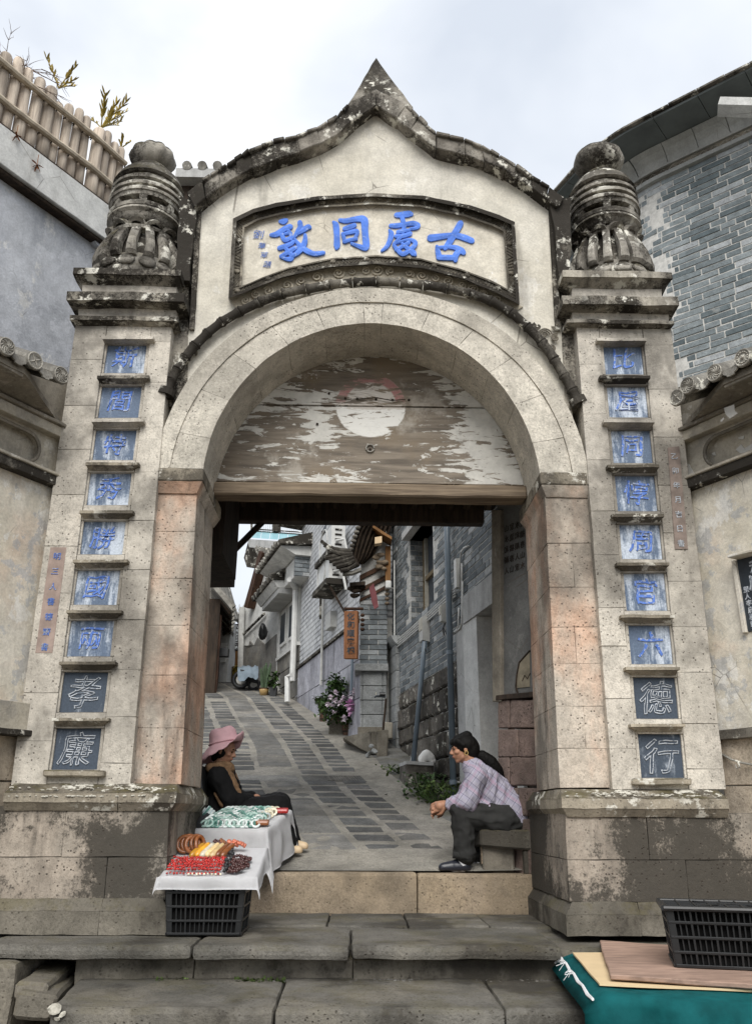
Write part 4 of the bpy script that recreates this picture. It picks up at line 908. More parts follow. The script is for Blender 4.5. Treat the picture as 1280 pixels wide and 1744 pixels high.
# hook and wire on the base of the right wing
mb = MB().tube([pl.hit(1229, 1285, .03), pl.hit(1245, 1294, .05), pl.hit(1262, 1299, .05), pl.hit(1282, 1303, .04)], .007, 6); mb.tube([pl.hit(1256, 1297, .06), pl.hit(1259, 1307, .08), pl.hit(1254, 1309, .08), pl.hit(1252, 1303, .08)], .005, 5)
tag(mb.build('wire_hook', M['rooftile']), 'rusty wire with a hook fixed low on the right wall', 'wire')
# ------------------------------------------------------------------ left house: grey render, pale beam, log parapet
hl = Plane(-2.45, 6.35, 32)
house = thing('grey_house', 'grey rendered house wall with a pale concrete beam behind the left pilaster', 'house', hl.at(-1, 3))
zbt = (hl.uz(175, 400, .12)[1] + hl.uz(60, 323, .12)[1])/2; ztp = (hl.uz(187, 355, .12)[1] + hl.uz(60, 248, .12)[1])/2
def hb_(name, m, u0, u1, z0, z1, o0, o1, par, amp=.004, L=.2, pln=hl):
    mb = MB(); mb.hexa([pln.at(u0, z1, o1), pln.at(u1, z1, o1), pln.at(u1, z0, o1), pln.at(u0, z0, o1)], [pln.at(u0, z1, o0), pln.at(u1, z1, o0), pln.at(u1, z0, o0), pln.at(u0, z0, o0)]); mb.bevel(.006).rough(amp, 5, L); return mb.build(name, m, par)
hb_('wall', M['greywall'], -5, .25, -1, zbt+.05, -.6, 0, house); hb_('beam', M['beam'], -5, .28, zbt, ztp, -.6, .12, house)
hb_('beam_shadow_strip', M['darktimber'], -5, .26, zbt-.035, zbt+.001, -.3, .085, house); hb_('parapet_bed', M['darktimber'], -5, .28, ztp+.001, ztp+.035, -.4, .10, house)  # dark strip below the beam imitates its shadow on the wall
pp = hl.hit(160, 415, 0); MB().tube([pp - hl.n*.1, pp + hl.n*.06, pp+hl.n*.058], [.04, .04, .025], 14).build('drain_spout', M['greywall'], house)
lf = thing('log_parapet', 'parapet of upright grey logs tied with two bamboo rails on the left house', 'parapet', hl.at(-1, ztp))
zrail = [(hl.uz(0, 85, .12)[1] + hl.uz(215, 285, .12)[1])/2, (hl.uz(0, 148, .12)[1] + hl.uz(200, 330, .12)[1])/2]
u = .22; i = 0
while u > -3.4:
    r = random.uniform(.040, .058); zt_ = zrail[0] + random.uniform(.12, .24); c = hl.at(u, 0, 0.03+random.uniform(-.01, .01)); le = random.uniform(-.015, .015)
    mb = MB(); a = c + Vector((0, 0, ztp+.0)); b = c + Vector((le, 0, zt_)); k = [a, a.lerp(b, .25), a.lerp(b, .55), a.lerp(b, .85), a.lerp(b, .97), b]; mb.tube(k, [r*1.0, r*1.02, r*.98, r, r*.96, r*.78], 12); mb.rough(.006, 6, None, i)
    lg_ = mb.build('log', M['log'], lf, smooth=True)
    if i % 2 == 0: 
        for zz in zrail:
            mb = MB(); cc = hl.at(u, zz+random.uniform(-.01, .01), .03); mb.tube([cc + hl.d*(r*1.12*cos(t*.7)) + hl.n*(r*1.2*sin(t*.7)+.02) + Vector((0, 0, .012*t/4)) for t in range(10)], .006, 5); mb.build('binding', M['darktimber'], lg_)
    u -= r*2+.012; i += 1
for zz in zrail:
    for o_, dz in ((.098, 0),):
        pts = [hl.at(.24 - .4*k, zz + dz + .012*sin(k*1.7), o_+.006*sin(k)) for k in range(10)]
        MB().tube(pts, [.026+.004*(k % 2) for k in range(10)], 8).rough(.004, 9, .15).build('rail', M['rail'], lf)
M['ochreleaf'] = plain('ochre_leaf', (.30, .22, .035), .6, .3, .35, 18, 0, 0, .3)
M['leaf'] = plain('green_leaf', (.045, .085, .022), .55, .35, .35, 12, 0, 0, .35)
M['twig'] = plain('bare_twig', (.16, .12, .10), .9, .1)
def blade(mb, a, d, L, w, bend, up=Vector((0, 0, 1))):
    """one pointed leaf: a folded strip of six faces"""
    s = d.cross(up); s = s.normalized() if s.length > 1e-4 else Vector((1, 0, 0)); pts = []
    for t, f in ((0, .35), (.35, 1), (.7, .75), (1, .02)):
        c = a + d*(L*t) + up*(bend*L*t*t); pts.append((c - s*w*f/2 - up*w*.1*f, c, c + s*w*f/2 - up*w*.1*f))
    v = [[mb.b.verts.new(p) for p in row] for row in pts]
    for i in range(3):
        for j in range(2): mb.b.faces.new((v[i][j], v[i][j+1], v[i+1][j+1], v[i+1][j]))
def orchid(base, label, stems, hgt, spread, seed, lean=Vector((0, 0, 0))):
    random.seed(seed); t = thing('parapet_plant', label, 'plant', base)
    for k in range(stems):
        d = Vector((random.gauss(0, spread), random.gauss(0, spread), 1)).normalized() + lean; d.normalize(); L = hgt*random.uniform(.6, 1.05); bend = Vector((d.x, d.y, 0))*.35
        pts = [base + d*(L*s) + bend*(L*s*s) for s in (0, .25, .5, .75, 1)]; MB().tube(pts, [.006, .006, .005, .004, .003], 5).build('stem', M['ochreleaf'], t)
        mb = MB()
        for j in range(11):
            s = .35 + .65*j/11; p = base + d*(L*s) + bend*(L*s*s); sd = 1 if j % 2 else -1; q = (d*1.3 + Vector((random.gauss(0, .2)+sd*.45, random.gauss(0, .35), random.uniform(.2, .6)))).normalized(); blade(mb, p, q, hgt*.24, .020, -.1)
        mb.build('leaf_spray', M['ochreleaf'], t, smooth=False)
    random.seed(seed+99)
pz = hl.hit(172, 218, .0); orchid(pz, 'larger ochre leaved plant growing between logs of the parapet, nearer the finial', 11, .42, .42, 3, Vector((.25, 0, 0)))
pz = hl.hit(100, 150, .0); orchid(pz, 'smaller ochre leaved plant behind the log tops, nearer the left edge', 5, .30, .28, 5)
pz = hl.hit(207, 252, .0); orchid(pz, 'tiny sprig growing at the right end of the log parapet', 4, .13, .5, 6)
def twigs(name, label, base, L0, n, m, cat, seed, dirv):
    random.seed(seed); t = thing(name, label, cat, base)
    def grow(p, d, L, r, dep, par):
        mb = MB(); pts = [p]; q = p.copy(); dd = d.copy()
        for k in range(5): dd = (dd + Vector((random.gauss(0, .16), random.gauss(0, .16), random.gauss(0, .12)))).normalized(); q = q + dd*(L/5); pts.append(q.copy())
        mb.tube(pts, [r*(1-.14*k) for k in range(6)], 5); o = None
        if dep == 0: o = mb.build('branch', m, par)
        else:
            tm = mb; o = tm.build('twig', m, par)
        if dep < 2:
            for k in range(5 if dep else 4):
                i = random.randint(2, 5); nd = (dd + Vector((random.gauss(0, .8), random.gauss(0, .6), random.gauss(.1, .7)))).normalized(); grow(pts[i], nd, L*.5, r*.6, dep+1, o if dep == 0 else par)
    for k in range(n): grow(base, (dirv + Vector((random.gauss(0, .3), random.gauss(0, .3), random.gauss(0, .3)))).normalized(), L0*random.uniform(.7, 1.1), .008, 0, t)
twigs('bare_bush', 'leafless twiggy bush reaching over the logs at the left edge', hl.hit(-25, 95, -.1), .55, 5, M['twig'], 'bush', 11, Vector((.8, .5, .1)))
for x, y in ((31, 235), (66, 285)):
    t = thing('hanging_root', 'dry reddish plant hanging below the log parapet over the pale beam' if x == 31 else 'second, lower dry sprig hanging over the pale beam', 'plant', hl.hit(x, y-20, .14)); mb = MB()
    a = hl.hit(x, y-22, .14); mb.tube([a, a+Vector((0, 0, -.12))], .003, 4)
    for k in range(9): blade(mb, a+Vector((0, 0, -.10)), Vector((random.gauss(0, .4), random.gauss(0, .3), random.uniform(-1, .1))).normalized(), .06, .016, -.2)
    mb.build('withered_leaf', plain('withered_leaf%d' % x, (.24, .10, .04), .8), t)
# little roof showing between the left finial and the gable
lr = thing('back_roof', 'small grey eave with round tile ends behind the left finial', 'roof', P(345, 300, 8))
a, b = P(300, 283, 8), P(385, 296, 8); MB().box(a.x, b.x, 8, 10, b.z-.05, a.z-.02).build('fascia', M['concrete'], lr); MB().box(a.x, b.x, 8.15, 10, b.z-.6, b.z-.04).build('wall', M['darktimber'], lr)
for k in range(5): 
    c = P(318+26*k, 281, 7.98); MB().tube([c, c+Vector((0, 1.6, .5))], .055, 12).build('round_tile', M['rooftile'], lr)
# ------------------------------------------------------------------ right house: blue-grey brick drum with tiled eave
def brickmat(name, c1, c2, pale=(.36, .38, .39), pa=.10):
    g = G(name, .85, .25); r = g.rnd(); n = g.noise(14, 6, .7); n2 = g.noise(70, 3, .7)
    c = g.mix(r, c1, c2); c = g.mix(g.thr(g.ma('FRACT', g.ma('MULTIPLY', r, 7.13)), 1-pa-.05, 1-pa+.05), c, pale)
    c = g.gain(c, g.ma('MULTIPLY', g.thr(n, .25, .75, .72, 1.25), g.thr(n2, .25, .75, .85, 1.15)))
    c = g.mix(g.ma('MULTIPLY', g.thr(g.noise(5, 7, .7), .62, .70), .4), c, (.42, .42, .40))
    g.bump(g.ma('ADD', n, n2), .5, .006); return g.done(c)
M['brick'] = brickmat('grey_brick', (.10, .125, .135), (.25, .28, .29))
M['brickdark'] = brickmat('slate_brick', (.10, .115, .125), (.24, .26, .27), (.40, .41, .41), .12)
M['mortar'] = plain('pale_mortar', (.56, .55, .52), .95, .1, .2, 25, .4)
M['joint'] = plain('grey_mortar', (.50, .495, .47), .95, .1, .2, 25, .4)
def path(pts, r, n=8):
    """plan polyline with its middle corner rounded -> list of (pos, normal, s)"""
    a, b, c = [Vector(p) for p in pts]; d1 = (b-a).normalized(); d2 = (c-b).normalized(); ang = d1.angle(d2); t = r*tan(ang/2)
    P0, P1 = b - d1*t, b + d2*t; out = [a, P0]; turn = 1 if d1.x*d2.y-d1.y*d2.x > 0 else -1; nn = Vector((-d1.y, d1.x))*turn; cen = P0 + nn*r
    for i in range(1, n+1):
        q = Matrix.Rotation(turn*ang*i/n, 2) @ (P0-cen); out.append(cen+q)
    out.append(c); return out
class Path:
    def __init__(s, pts):
        s.p = pts; s.s = [0]
        for i in range(len(pts)-1): s.s.append(s.s[-1] + (pts[i+1]-pts[i]).length)
        s.L = s.s[-1]
    def at(s, u, off=0, z=0):
        i = 0
        while i < len(s.p)-2 and s.s[i+1] < u: i += 1
        t = (u - s.s[i])/(s.s[i+1]-s.s[i]); d = (s.p[i+1]-s.p[i]).normalized(); n = Vector((-d.y, d.x)) if s.flip else Vector((d.y, -d.x))
        # blend normals at the joints for a smooth drum
        q = s.p[i].lerp(s.p[i+1], t); return Vector((q.x + n.x*off, q.y + n.y*off, z))
    flip = False
    def sweep(s, prof, u0, u1, name, m, par, step=.2, amp=0, gaps=None):
        """closed profile of (off, z) carried along the plan"""
        us = [u0] + [v for v in s.s if u0 < v < u1] + [u1]; k = []
        for a, b in zip(us[:-1], us[1:]):
            n = max(1, int((b-a)/step)); k += [lerp(a, b, i/n) for i in range(n)]
        k.append(u1); mb = MB(); R_ = [[mb.b.verts.new(s.at(min(max(u, 1e-4), s.L-1e-4) + (1e-5), o, z)) for o, z in prof] for u in k]; m_ = len(prof)
        for i in range(len(R_)-1):
            for j in range(m_): mb.b.faces.new((R_[i][j], R_[i+1][j], R_[i+1][(j+1) % m_], R_[i][(j+1) % m_]))
        mb.b.faces.new(R_[0]); mb.b.faces.new(R_[-1][::-1])
        if amp: mb.rough(amp, 6)
        return mb.build(name, m, par)
def bricks(pa, u0, u1, z0, z1, ch, bl, par, m, mm, limit=300, prot=.006, mort=.014, skip=None, tilt=0., nm='brick', wall=True, off=0.):
    """courses of separate bricks over a mortar face; the first `limit` are parts, the others one joined part"""
    if wall: pa.sweep([(off, z0), (off, z1), (-.25+off, z1), (-.25+off, z0)], u0, u1, 'mortar_face', mm, par)
    cnt = 0; rest = MB(); nr = int((z1-z0)/ch)
    for r in range(nr):
        zz0 = z0 + r*ch + mort*.5; zz1 = zz0 + ch - mort; u = u0 - random.uniform(0, bl)*1.0 if r % 2 else u0 - bl*.5*random.random()
        while u < u1:
            L = bl*random.choice((1, 1, 1, 1, .5)) + random.uniform(-.008, .008); a, b = max(u+mort*.5, u0), min(u+L-mort*.5, u1); u += L
            if b-a < .03: continue
            if skip and skip((a+b)/2, (zz0+zz1)/2, a, b): continue
            pr = prot + random.uniform(-.003, .004); jit = lambda: random.uniform(-.0025, .0025)
            tz = lambda uu: tilt*(uu-u0)
            A = [pa.at(a, pr+off, zz1+jit()+tz(a)), pa.at(b, pr+off, zz1+jit()+tz(b)), pa.at(b, pr+off, zz0+jit()+tz(b)), pa.at(a, pr+off, zz0+jit()+tz(a))]; B = [pa.at(a, off-.02, A[0].z), pa.at(b, off-.02, A[1].z), pa.at(b, off-.02, A[2].z), pa.at(a, off-.02, A[3].z)]
            if cnt < limit: mb = MB().hexa(A, B); mb.build(nm, m, par); cnt += 1
            else: rest.hexa(A, B); cnt += 1
    if cnt > limit: o = rest.build(nm, m, par); o['kind'] = 'stuff'
    else: rest.b.free()
    return cnt
rc = P(1098, 400, 6.9); c2 = Vector((rc.x, rc.y))
h1 = radians(131); h0 = radians(-22)
rp_ = Path(path([c2 + Vector((sin(h0), cos(h0)))*3.0, c2, c2 + Vector((sin(h1), cos(h1)))*3.6], 1.0, 9)); rp_.flip = False
if (rp_.at(4.0, 1).xy - c2).dot(Vector((0, -1))) < (rp_.at(4.0, -1).xy - c2).dot(Vector((0, -1))): rp_.flip = True
rpl = Plane(c2.x, c2.y, 131)
drum = thing('brick_house', 'round cornered blue grey brick house with a tiled eave right of the archway', 'house', rp_.at(3.5, 0, 3))
zct = rpl.uz(1200, 272)[1]; zlow = rpl.uz(1160, 655)[1]-.25
def uOf(px, py):   # distance along the plan of a measured point on the straight part
    return rpl.uz(px, py)[0] + 3.0 - (2*1.0*tan((h1-h0-0 if False else radians(153-0))/2) if False else 0)
# the rounded corner shortens the path a little
short = (3.0+3.6) - rp_.L
uu0 = 3.0 - short/2 - .55; uu1 = uu0 + 3.1
bricks(rp_, uu0, min(rp_.L-.01, uu0+3.2), zlow, zct, .064, .28, drum, M['brick'], M['mortar'], 300)
rp_.sweep([(.0, -1), (0, zlow), (-.3, zlow), (-.3, -1)], .01, rp_.L-.01, 'lower_wall', M['mortar'], drum)
rp_.sweep([(0, zlow), (0, zct+.3), (-.3, zct+.3), (-.3, zlow)], .01, uu0, 'side_wall', M['brick'], drum)
M['cornice'] = plaster('cornice_render', (.40, .41, .40), (.33, .34, .335), gamt=.2, streak=.25, white=.1)
rp_.sweep([(-.01, zct-.004), (.05, zct-.004), (.06, zct+.03), (-.01, zct+.03)], .01, rp_.L-.01, 'cornice_fillet', M['cornice'], drum)
rp_.sweep([(-.01, zct+.031), (.035, zct+.031), (.035, zct+.095), (-.01, zct+.095)], .01, rp_.L-.01, 'frieze', M['frame'], drum)
mb = MB(); u = 1.2
while u < rp_.L-.1:
    mb.tube([rp_.at(u, .037, zct+.042), rp_.at(u+.05, .037, zct+.085), rp_.at(u+.10, .037, zct+.042)], .005, 4); u += .1
mb.build('frieze_fret', M['tileend'], drum)
rp_.sweep([(-.01, zct+.096), (.06, zct+.096), (.07, zct+.115), (-.01, zct+.115)], .01, rp_.L-.01, 'cornice_fillet', M['cornice'], drum)
u = .02; i = 0
while u < rp_.L-.3:
    L = .30; rp_.sweep([(-.01, zct+.116), (.065, zct+.116), (.09, zct+.17), (.14, zct+.225), (.20, zct+.255), (-.01, zct+.255)], u+.003, min(u+L-.003, rp_.L-.02), 'cove_block', M['cornice'], drum); u += L
M['soffit'] = plain('grey_green_soffit', (.13, .145, .145), .8, .2, .2, 4)
u = .02
while u < rp_.L-.3:
    L = .42; rp_.sweep([(-.01, zct+.256), (.52, zct+.275), (.52, zct+.30), (-.01, zct+.30)], u+.003, min(u+L-.003, rp_.L-.02), 'soffit_board', M['soffit'], drum); u += L
for k in range(3):
    u = .02; 
    while u < rp_.L-.35:
        L = .16 + .05*((k*7 + int(u*10)) % 3); dz = random.uniform(-.006, .006); rp_.sweep([(.30, zct+.302+.032*k), (.56-.05*k, zct+.302+.03*k+dz), (.56-.05*k, zct+.322+.03*k+dz), (.30, zct+.33+.032*k)], u+.003, u+L-.002, 'eave_tile', M['coping'], drum, amp=.004); u += L
rp_.sweep([(-.3, zct+.30), (.42, zct+.40), (-.3, zct+1.0)], .01, rp_.L-.02, 'roof', M['coping'], drum, amp=.01)
a = rpl.hit(1222, 176, .60); b = rpl.hit(1300, 158, .60)
mb = MB().hexa([rpl.hit(1226, 164, .62), rpl.hit(1330, 166, .62), rpl.hit(1330, 180, .62), rpl.hit(1222, 177, .62)], [p + Vector((.05, .14, .0)) for p in (rpl.hit(1226, 164, .62), rpl.hit(1330, 166, .62), rpl.hit(1330, 180, .62), rpl.hit(1222, 177, .62))])
mb.build('gutter_block', M['housewhite'], drum)
# ------------------------------------------------------------------ the lane
def interp(tab, y):
    if y <= tab[0][0]: return lerp(tab[0][1], tab[1][1], (y-tab[0][0])/(tab[1][0]-tab[0][0]))
    for (a, v), (b, w_) in zip(tab[:-1], tab[1:]):
        if y <= b: return lerp(v, w_, (y-a)/(b-a))
    (a, v), (b, w_) = tab[-2:]; return lerp(v, w_, (y-a)/(b-a))
edge = []
for px, py in ((767, 1456), (705, 1405), (645, 1355), (610, 1322), (568, 1269), (518, 1224), (479, 1188), (432, 1167)):
    q = PR(px, py); edge.append((q.y, q.x))
X0 = lambda y: interp(edge, y)
M['pavejoint'] = stone('paving_joint', (.30, .28, .24), (.22, .21, .185), amt=.3, streak=0, grime=0, pits=.4, tint=(.30, .28, .25), tamt=.6)
M['paver'] = stone('dark_paver', (.135, .135, .13), (.085, .086, .086), amt=.25, streak=0, grime=0, pits=.3, tint=(.20, .19, .175), tamt=.5, var=.25, bump=.9, gr=1.2)
M['slab'] = stone('pale_paving_slab', (.19, .185, .172), (.145, .142, .135), amt=.35, streak=0, grime=0, pits=.3, tint=(.24, .22, .185), tamt=.6, var=.2)
M['cement'] = stone('cement_strip', (.19, .187, .175), (.14, .138, .13), amt=.4, streak=0, grime=0, pits=.2, moss=.3)
lane = thing('lane', 'x', 'x'); del lane['label']; del lane['category']; lane['kind'] = 'structure'
mb = MB(); ys = [6.3 + .3*i for i in range(64)]; rows_ = []
for y in ys: rows_.append([mb.b.verts.new((x, y, road_z(y)+.009 + (.03*(x-X0(y))/1.5 if x > X0(y) else 0))) for x in (X0(y)-6, X0(y)-2.4, X0(y)-1, X0(y), X0(y)+.35, X0(y)+.7, X0(y)+4)])
for i in range(len(ys)-1):
    for j in range(6): mb.b.faces.new((rows_[i][j], rows_[i][j+1], rows_[i+1][j+1], rows_[i+1][j]))
mb.build('lane_bed', M['pavejoint'], lane)
mb = MB(); rows_ = []
for y in ys[2:]: rows_.append([mb.b.verts.new((X0(y)+o, y, road_z(y)+h)) for o, h in ((.03, .004), (.3, .012), (.55, .03), (1.6, .06))])
for i in range(len(rows_)-1):
    for j in range(3): mb.b.faces.new((rows_[i][j], rows_[i][j+1], rows_[i+1][j+1], rows_[i+1][j]))
mb.rough(.006, 2).build('cement_margin', M['cement'], lane)
def pave(o0, o1, y0, y1, m, nm, h=.012, j=.014, bev=.012):
    jt = lambda: random.uniform(-j, j); mb = MB(); c = [(o0+jt()*.6, y1+jt()), (o1+jt()*.6, y1+jt()), (o1+jt()*.6, y0+jt()), (o0+jt()*.6, y0+jt())]
    hh = h + random.uniform(-.003, .004); A = [Vector((X0(y)-o, y, road_z(y)+hh)) for o, y in c]; B = [p - Vector((0, 0, .04)) for p in A]
    mb.hexa(A, B)
    if bev: mb.bevel(bev, 1)
    mb.rough(.004, 9, .14 if y0 < 10 else None, y0); mb.build(nm, m, lane)
# threshold slabs
xs = [.98, .55, .1, -.35, -.8, -1.3]
for k in range(5):
    mb = MB().box(xs[k+1]+.006, xs[k]-.006, 6.60, 6.78, -.05, .03+random.uniform(-.003, .003)).bevel(.012).rough(.006, 6, .12, k); mb.build('paving_slab', M['slab'], lane)
def column(o0, o1, ya, yb, lo, hi, m, nm, gap=.062, **k):
    y = ya
    while y < yb:
        d = random.uniform(lo, hi)*(1 if y < 12 else 1.35); 
        if not (9.02 < y < 9.35): pave(o0+random.uniform(-.01, .01), o1+random.uniform(-.01, .01), y+gap*.5, y+d-gap*.5, m, nm, **k)
        y += d
column(.00, .25, 6.80, 19.2, .18, .30, M['paver'], 'paving_stone')
column(.31, .60, 6.80, 19.2, .17, .27, M['paver'], 'paving_stone')
column(.66, 1.02, 6.80, 19.2, .38, .60, M['slab'], 'paving_slab', gap=.018, j=.006)
column(1.07, 1.36, 6.80, 19.2, .17, .29, M['paver'], 'paving_stone')
column(1.43, 1.74, 6.8, 19.2, .20, .34, M['paver'], 'paving_stone')
column(1.82, 2.4, 6.8, 19.2, .45, .7, M['slab'], 'paving_slab', gap=.018, j=.006)
for o0, o1 in ((-.02, .62), (.66, 1.3), (1.33, 1.9)): pave(o0, o1, 9.04, 9.34, M['slab'], 'paving_slab', j=.006)
dc = MB()
for k in range(13): y = 9.19; o = .05 + .026*k; dc.hexa([(X0(9.30)-o, 9.30, road_z(9.30)+.02), (X0(9.30)-o-.012, 9.30, road_z(9.30)+.02), (X0(9.08)-o-.012, 9.08, road_z(9.08)+.02), (X0(9.08)-o, 9.08, road_z(9.08)+.02)], [(X0(9.30)-o, 9.30, road_z(9.30)+.01), (X0(9.30)-o-.012, 9.30, road_z(9.30)+.01), (X0(9.08)-o-.012, 9.08, road_z(9.08)+.01), (X0(9.08)-o, 9.08, road_z(9.08)+.01)])
dc.build('drain_cover', M['slab'], lane)
# ------------------------------------------------------------------ gatehouse behind the arch
gh = thing('gatehouse', 'dark timber gatehouse roof and side walls directly behind the archway', 'gatehouse', (0.1, 6.5, 0))
a, b = P(404, 879, 6.95), P(823, 892, 6.95); za, zb2 = P(600, 879, 6.95).z, P(600, 891, 6.95).z
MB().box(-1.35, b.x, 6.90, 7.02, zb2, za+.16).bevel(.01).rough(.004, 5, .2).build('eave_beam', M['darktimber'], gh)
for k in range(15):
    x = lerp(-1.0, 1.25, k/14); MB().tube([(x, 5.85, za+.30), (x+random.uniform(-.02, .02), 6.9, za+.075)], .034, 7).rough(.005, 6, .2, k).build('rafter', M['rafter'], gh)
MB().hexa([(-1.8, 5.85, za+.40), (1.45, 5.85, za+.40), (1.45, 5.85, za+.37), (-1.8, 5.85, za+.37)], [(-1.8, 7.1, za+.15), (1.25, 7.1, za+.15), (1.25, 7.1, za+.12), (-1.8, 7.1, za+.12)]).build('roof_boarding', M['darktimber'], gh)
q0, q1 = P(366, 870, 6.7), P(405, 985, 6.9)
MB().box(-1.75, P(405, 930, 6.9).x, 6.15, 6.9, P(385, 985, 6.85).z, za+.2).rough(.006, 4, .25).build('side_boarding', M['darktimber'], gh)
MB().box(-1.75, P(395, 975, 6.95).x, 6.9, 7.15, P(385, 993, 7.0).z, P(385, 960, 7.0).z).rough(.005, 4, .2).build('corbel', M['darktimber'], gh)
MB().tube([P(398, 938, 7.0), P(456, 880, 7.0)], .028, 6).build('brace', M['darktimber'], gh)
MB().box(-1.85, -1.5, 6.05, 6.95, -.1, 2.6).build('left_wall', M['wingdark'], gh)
# right side wall of the passage: pink stone below, painted plaster above
pw = Plane(1.295, 6.05, 154)
def pwb(name, m, pix, o0, o1, par=gh, pl=pw, bev=.004, amp=.003):
    A = [pl.hit(x, y, o1) for x, y in pix]; mb = MB().hexa(A, [p - pl.n*(o1-o0) for p in A]); mb.bevel(bev); mb.rough(amp, 8, .15); return mb.build(name, m, par)
M['mural'] = plaster('sooty_mural', (.145, .145, .14), (.10, .10, .098), gamt=.3, streak=.5, white=.06, grey=(.20, .20, .19), dirt=(.03, .03, .03))
M['pinkstone'] = stone('pink_stone', (.27, .195, .165), (.20, .15, .13), amt=.5, streak=.2, pits=.7, grime=.2, bump=1.0, gr=.8)
pwb('mural_wall', M['mural'], [(846, 845), (930, 845), (930, 1188), (846, 1188)], -.2, 0)
pwb('mural_ledge', M['darktimber'], [(843, 1184), (930, 1176), (930, 1186), (843, 1193)], -.1, .035)
for i, r0 in enumerate((1192, 1242, 1290, 1342, 1395)):
    for pa_, pb_ in (((847, 880), (882, 930)) if i % 2 else ((847, 866), (868, 930))): pwb('base_stone', M['pinkstone'], [(pa_, r0), (pb_, r0), (pb_, r0+(48 if r0 < 1390 else 95)), (pa_, r0+(48 if r0 < 1390 else 95))], -.2, .02, bev=.008, amp=.005)
pwb('post', M['wingdark'], [(836, 868), (852, 868), (852, 1195), (838, 1195)], -.15, .03)
mb = MB().tube([pw.hit(x, y, .006) for x, y in ((902, 1108), (893, 1118), (884, 1128), (880, 1148), (878, 1170), (882, 1182))], .007, 5); mb.tube([pw.hit(x, y, .006) for x, y in ((889, 1160), (893, 1150), (898, 1156), (902, 1147))], .004, 5); mb.build('painted_outline', M['darktimber'], gh)
M['ochrepaint'] = plain('ochre_paint', (.20, .175, .13), .9, .1, .3, 12)
mb = MB(); mb.prism([pw.hit(x, y, .003) for x, y in ((902, 1110), (893, 1120), (885, 1130), (881, 1148), (880, 1172), (902, 1170))], pw.n*.002); mb.build('painted_hill', M['ochrepaint'], gh)
for c_ in range(4):
    for r_ in range(5):
        glyphs('山水和順人家流橋春'[(c_*5+r_) % 9], 'faded_writing', M['darktimber'], gh, pw.hit(862+c_*9, 900+r_*18-c_*3, .004), .06, right=-pw.d, out=pw.n, ex=.001, wob=.06, seed=c_*7+r_)
# ------------------------------------------------------------------ brick house on the right of the lane
bh = Plane(1.07, 7.76, 170)
bhouse = thing('lane_house', 'grey brick house on dark stone footing with a blue grey drainpipe, nearest on the lane', 'house', (.83, 7.76, .4))
ZB = (bh.uz(690, 1172)[1] + bh.uz(760, 1142)[1])/2
u_far = bh.uz(668, 1000)[0]; u_near = bh.uz(845, 950)[0] + .1
class PP:   # a straight plane with the Path interface
    def __init__(s, pl): s.pl = pl
    def at(s, u, off=0, z=0): return s.pl.at(u, z, off)
    def sweep(s, prof, u0, u1, name, m, par, **k):
        f = [s.pl.at(u0, z, o) for o, z in prof]; return MB().prism(f, s.pl.d*(u1-u0)).build(name, m, par)
wl_, wr_ = bh.uz(698, 980)[0], bh.uz(738, 980)[0]; wz0 = bh.uz(720, 1042)[1]; wz1 = bh.uz(715, 898)[1]
lx0, lx1 = bh.uz(795, 1030)[0], bh.uz(843, 1010)[0]+.15; lz0, lz1 = bh.uz(820, 1047)[1], bh.uz(820, 998)[1]
jx0, jx1, jx2 = bh.uz(780, 1110)[0], bh.uz(795, 1110)[0], bh.uz(819, 1110)[0]
def skip(u, z, a, b): return (b > wl_ and a < wr_ and wz0 < z < wz1) or (u > lx0-.01 and z < lz1) or (u > jx0-.02 and z < lz0)
bpp = PP(bh)
bricks(bpp, u_far, u_near, ZB, 4.8, .066, .25, bhouse, M['brickdark'], M['joint'], 300, skip=skip, wall=False, prot=.005, mort=.013)
ZU = 4.8
for a_, b_, c_, d_ in ((u_far, wl_, ZB, ZU), (wl_, wr_, ZB, wz0), (wl_, wr_, wz1, ZU), (wr_, jx0, ZB, ZU), (jx0, u_near, lz1, ZU)):
    bpp.sweep([(0, c_), (0, d_), (-.3, d_), (-.3, c_)], a_, b_, 'mortar_face', M['joint'], bhouse)
# window: recessed frame, panes, brick reveal, slab over
bpp.sweep([(-.22, wz0), (-.22, wz1), (-.30, wz1), (-.30, wz0)], wl_, wr_, 'window_back', M['darktimber'], bhouse)
wn = bpp.sweep([(-.20, wz0), (-.20, wz1), (-.215, wz1), (-.215, wz0)], wl_+.04, wr_, 'window', M['plaque'], bhouse)
M['alu'] = plain('pale_window_frame', (.42, .40, .34), .5, .4); M['tan'] = plain('tan_frame', (.17, .13, .075), .6, .3)
for a_, b_, m_ in ((wl_+.01, wl_+.06, M['tan']), (wl_+.10, wl_+.13, M['alu']), (wr_-.05, wr_, M['alu'])): bpp.sweep([(-.16, wz0), (-.16, wz1), (-.20, wz1), (-.20, wz0)], a_, b_, 'frame', m_, wn)
bpp.sweep([(-.16, (wz0+wz1)/2-.02), (-.16, (wz0+wz1)/2+.03), (-.20, (wz0+wz1)/2+.03), (-.20, (wz0+wz1)/2-.02)], wl_, wr_, 'frame', M['tan'], wn)
bpp.sweep([(.10, wz1), (.10, wz1+.09), (-.25, wz1+.09), (-.25, wz1)], wl_-.03, wr_+.1, 'window_hood', M['concrete'], bhouse)
z = wz0; k = 0
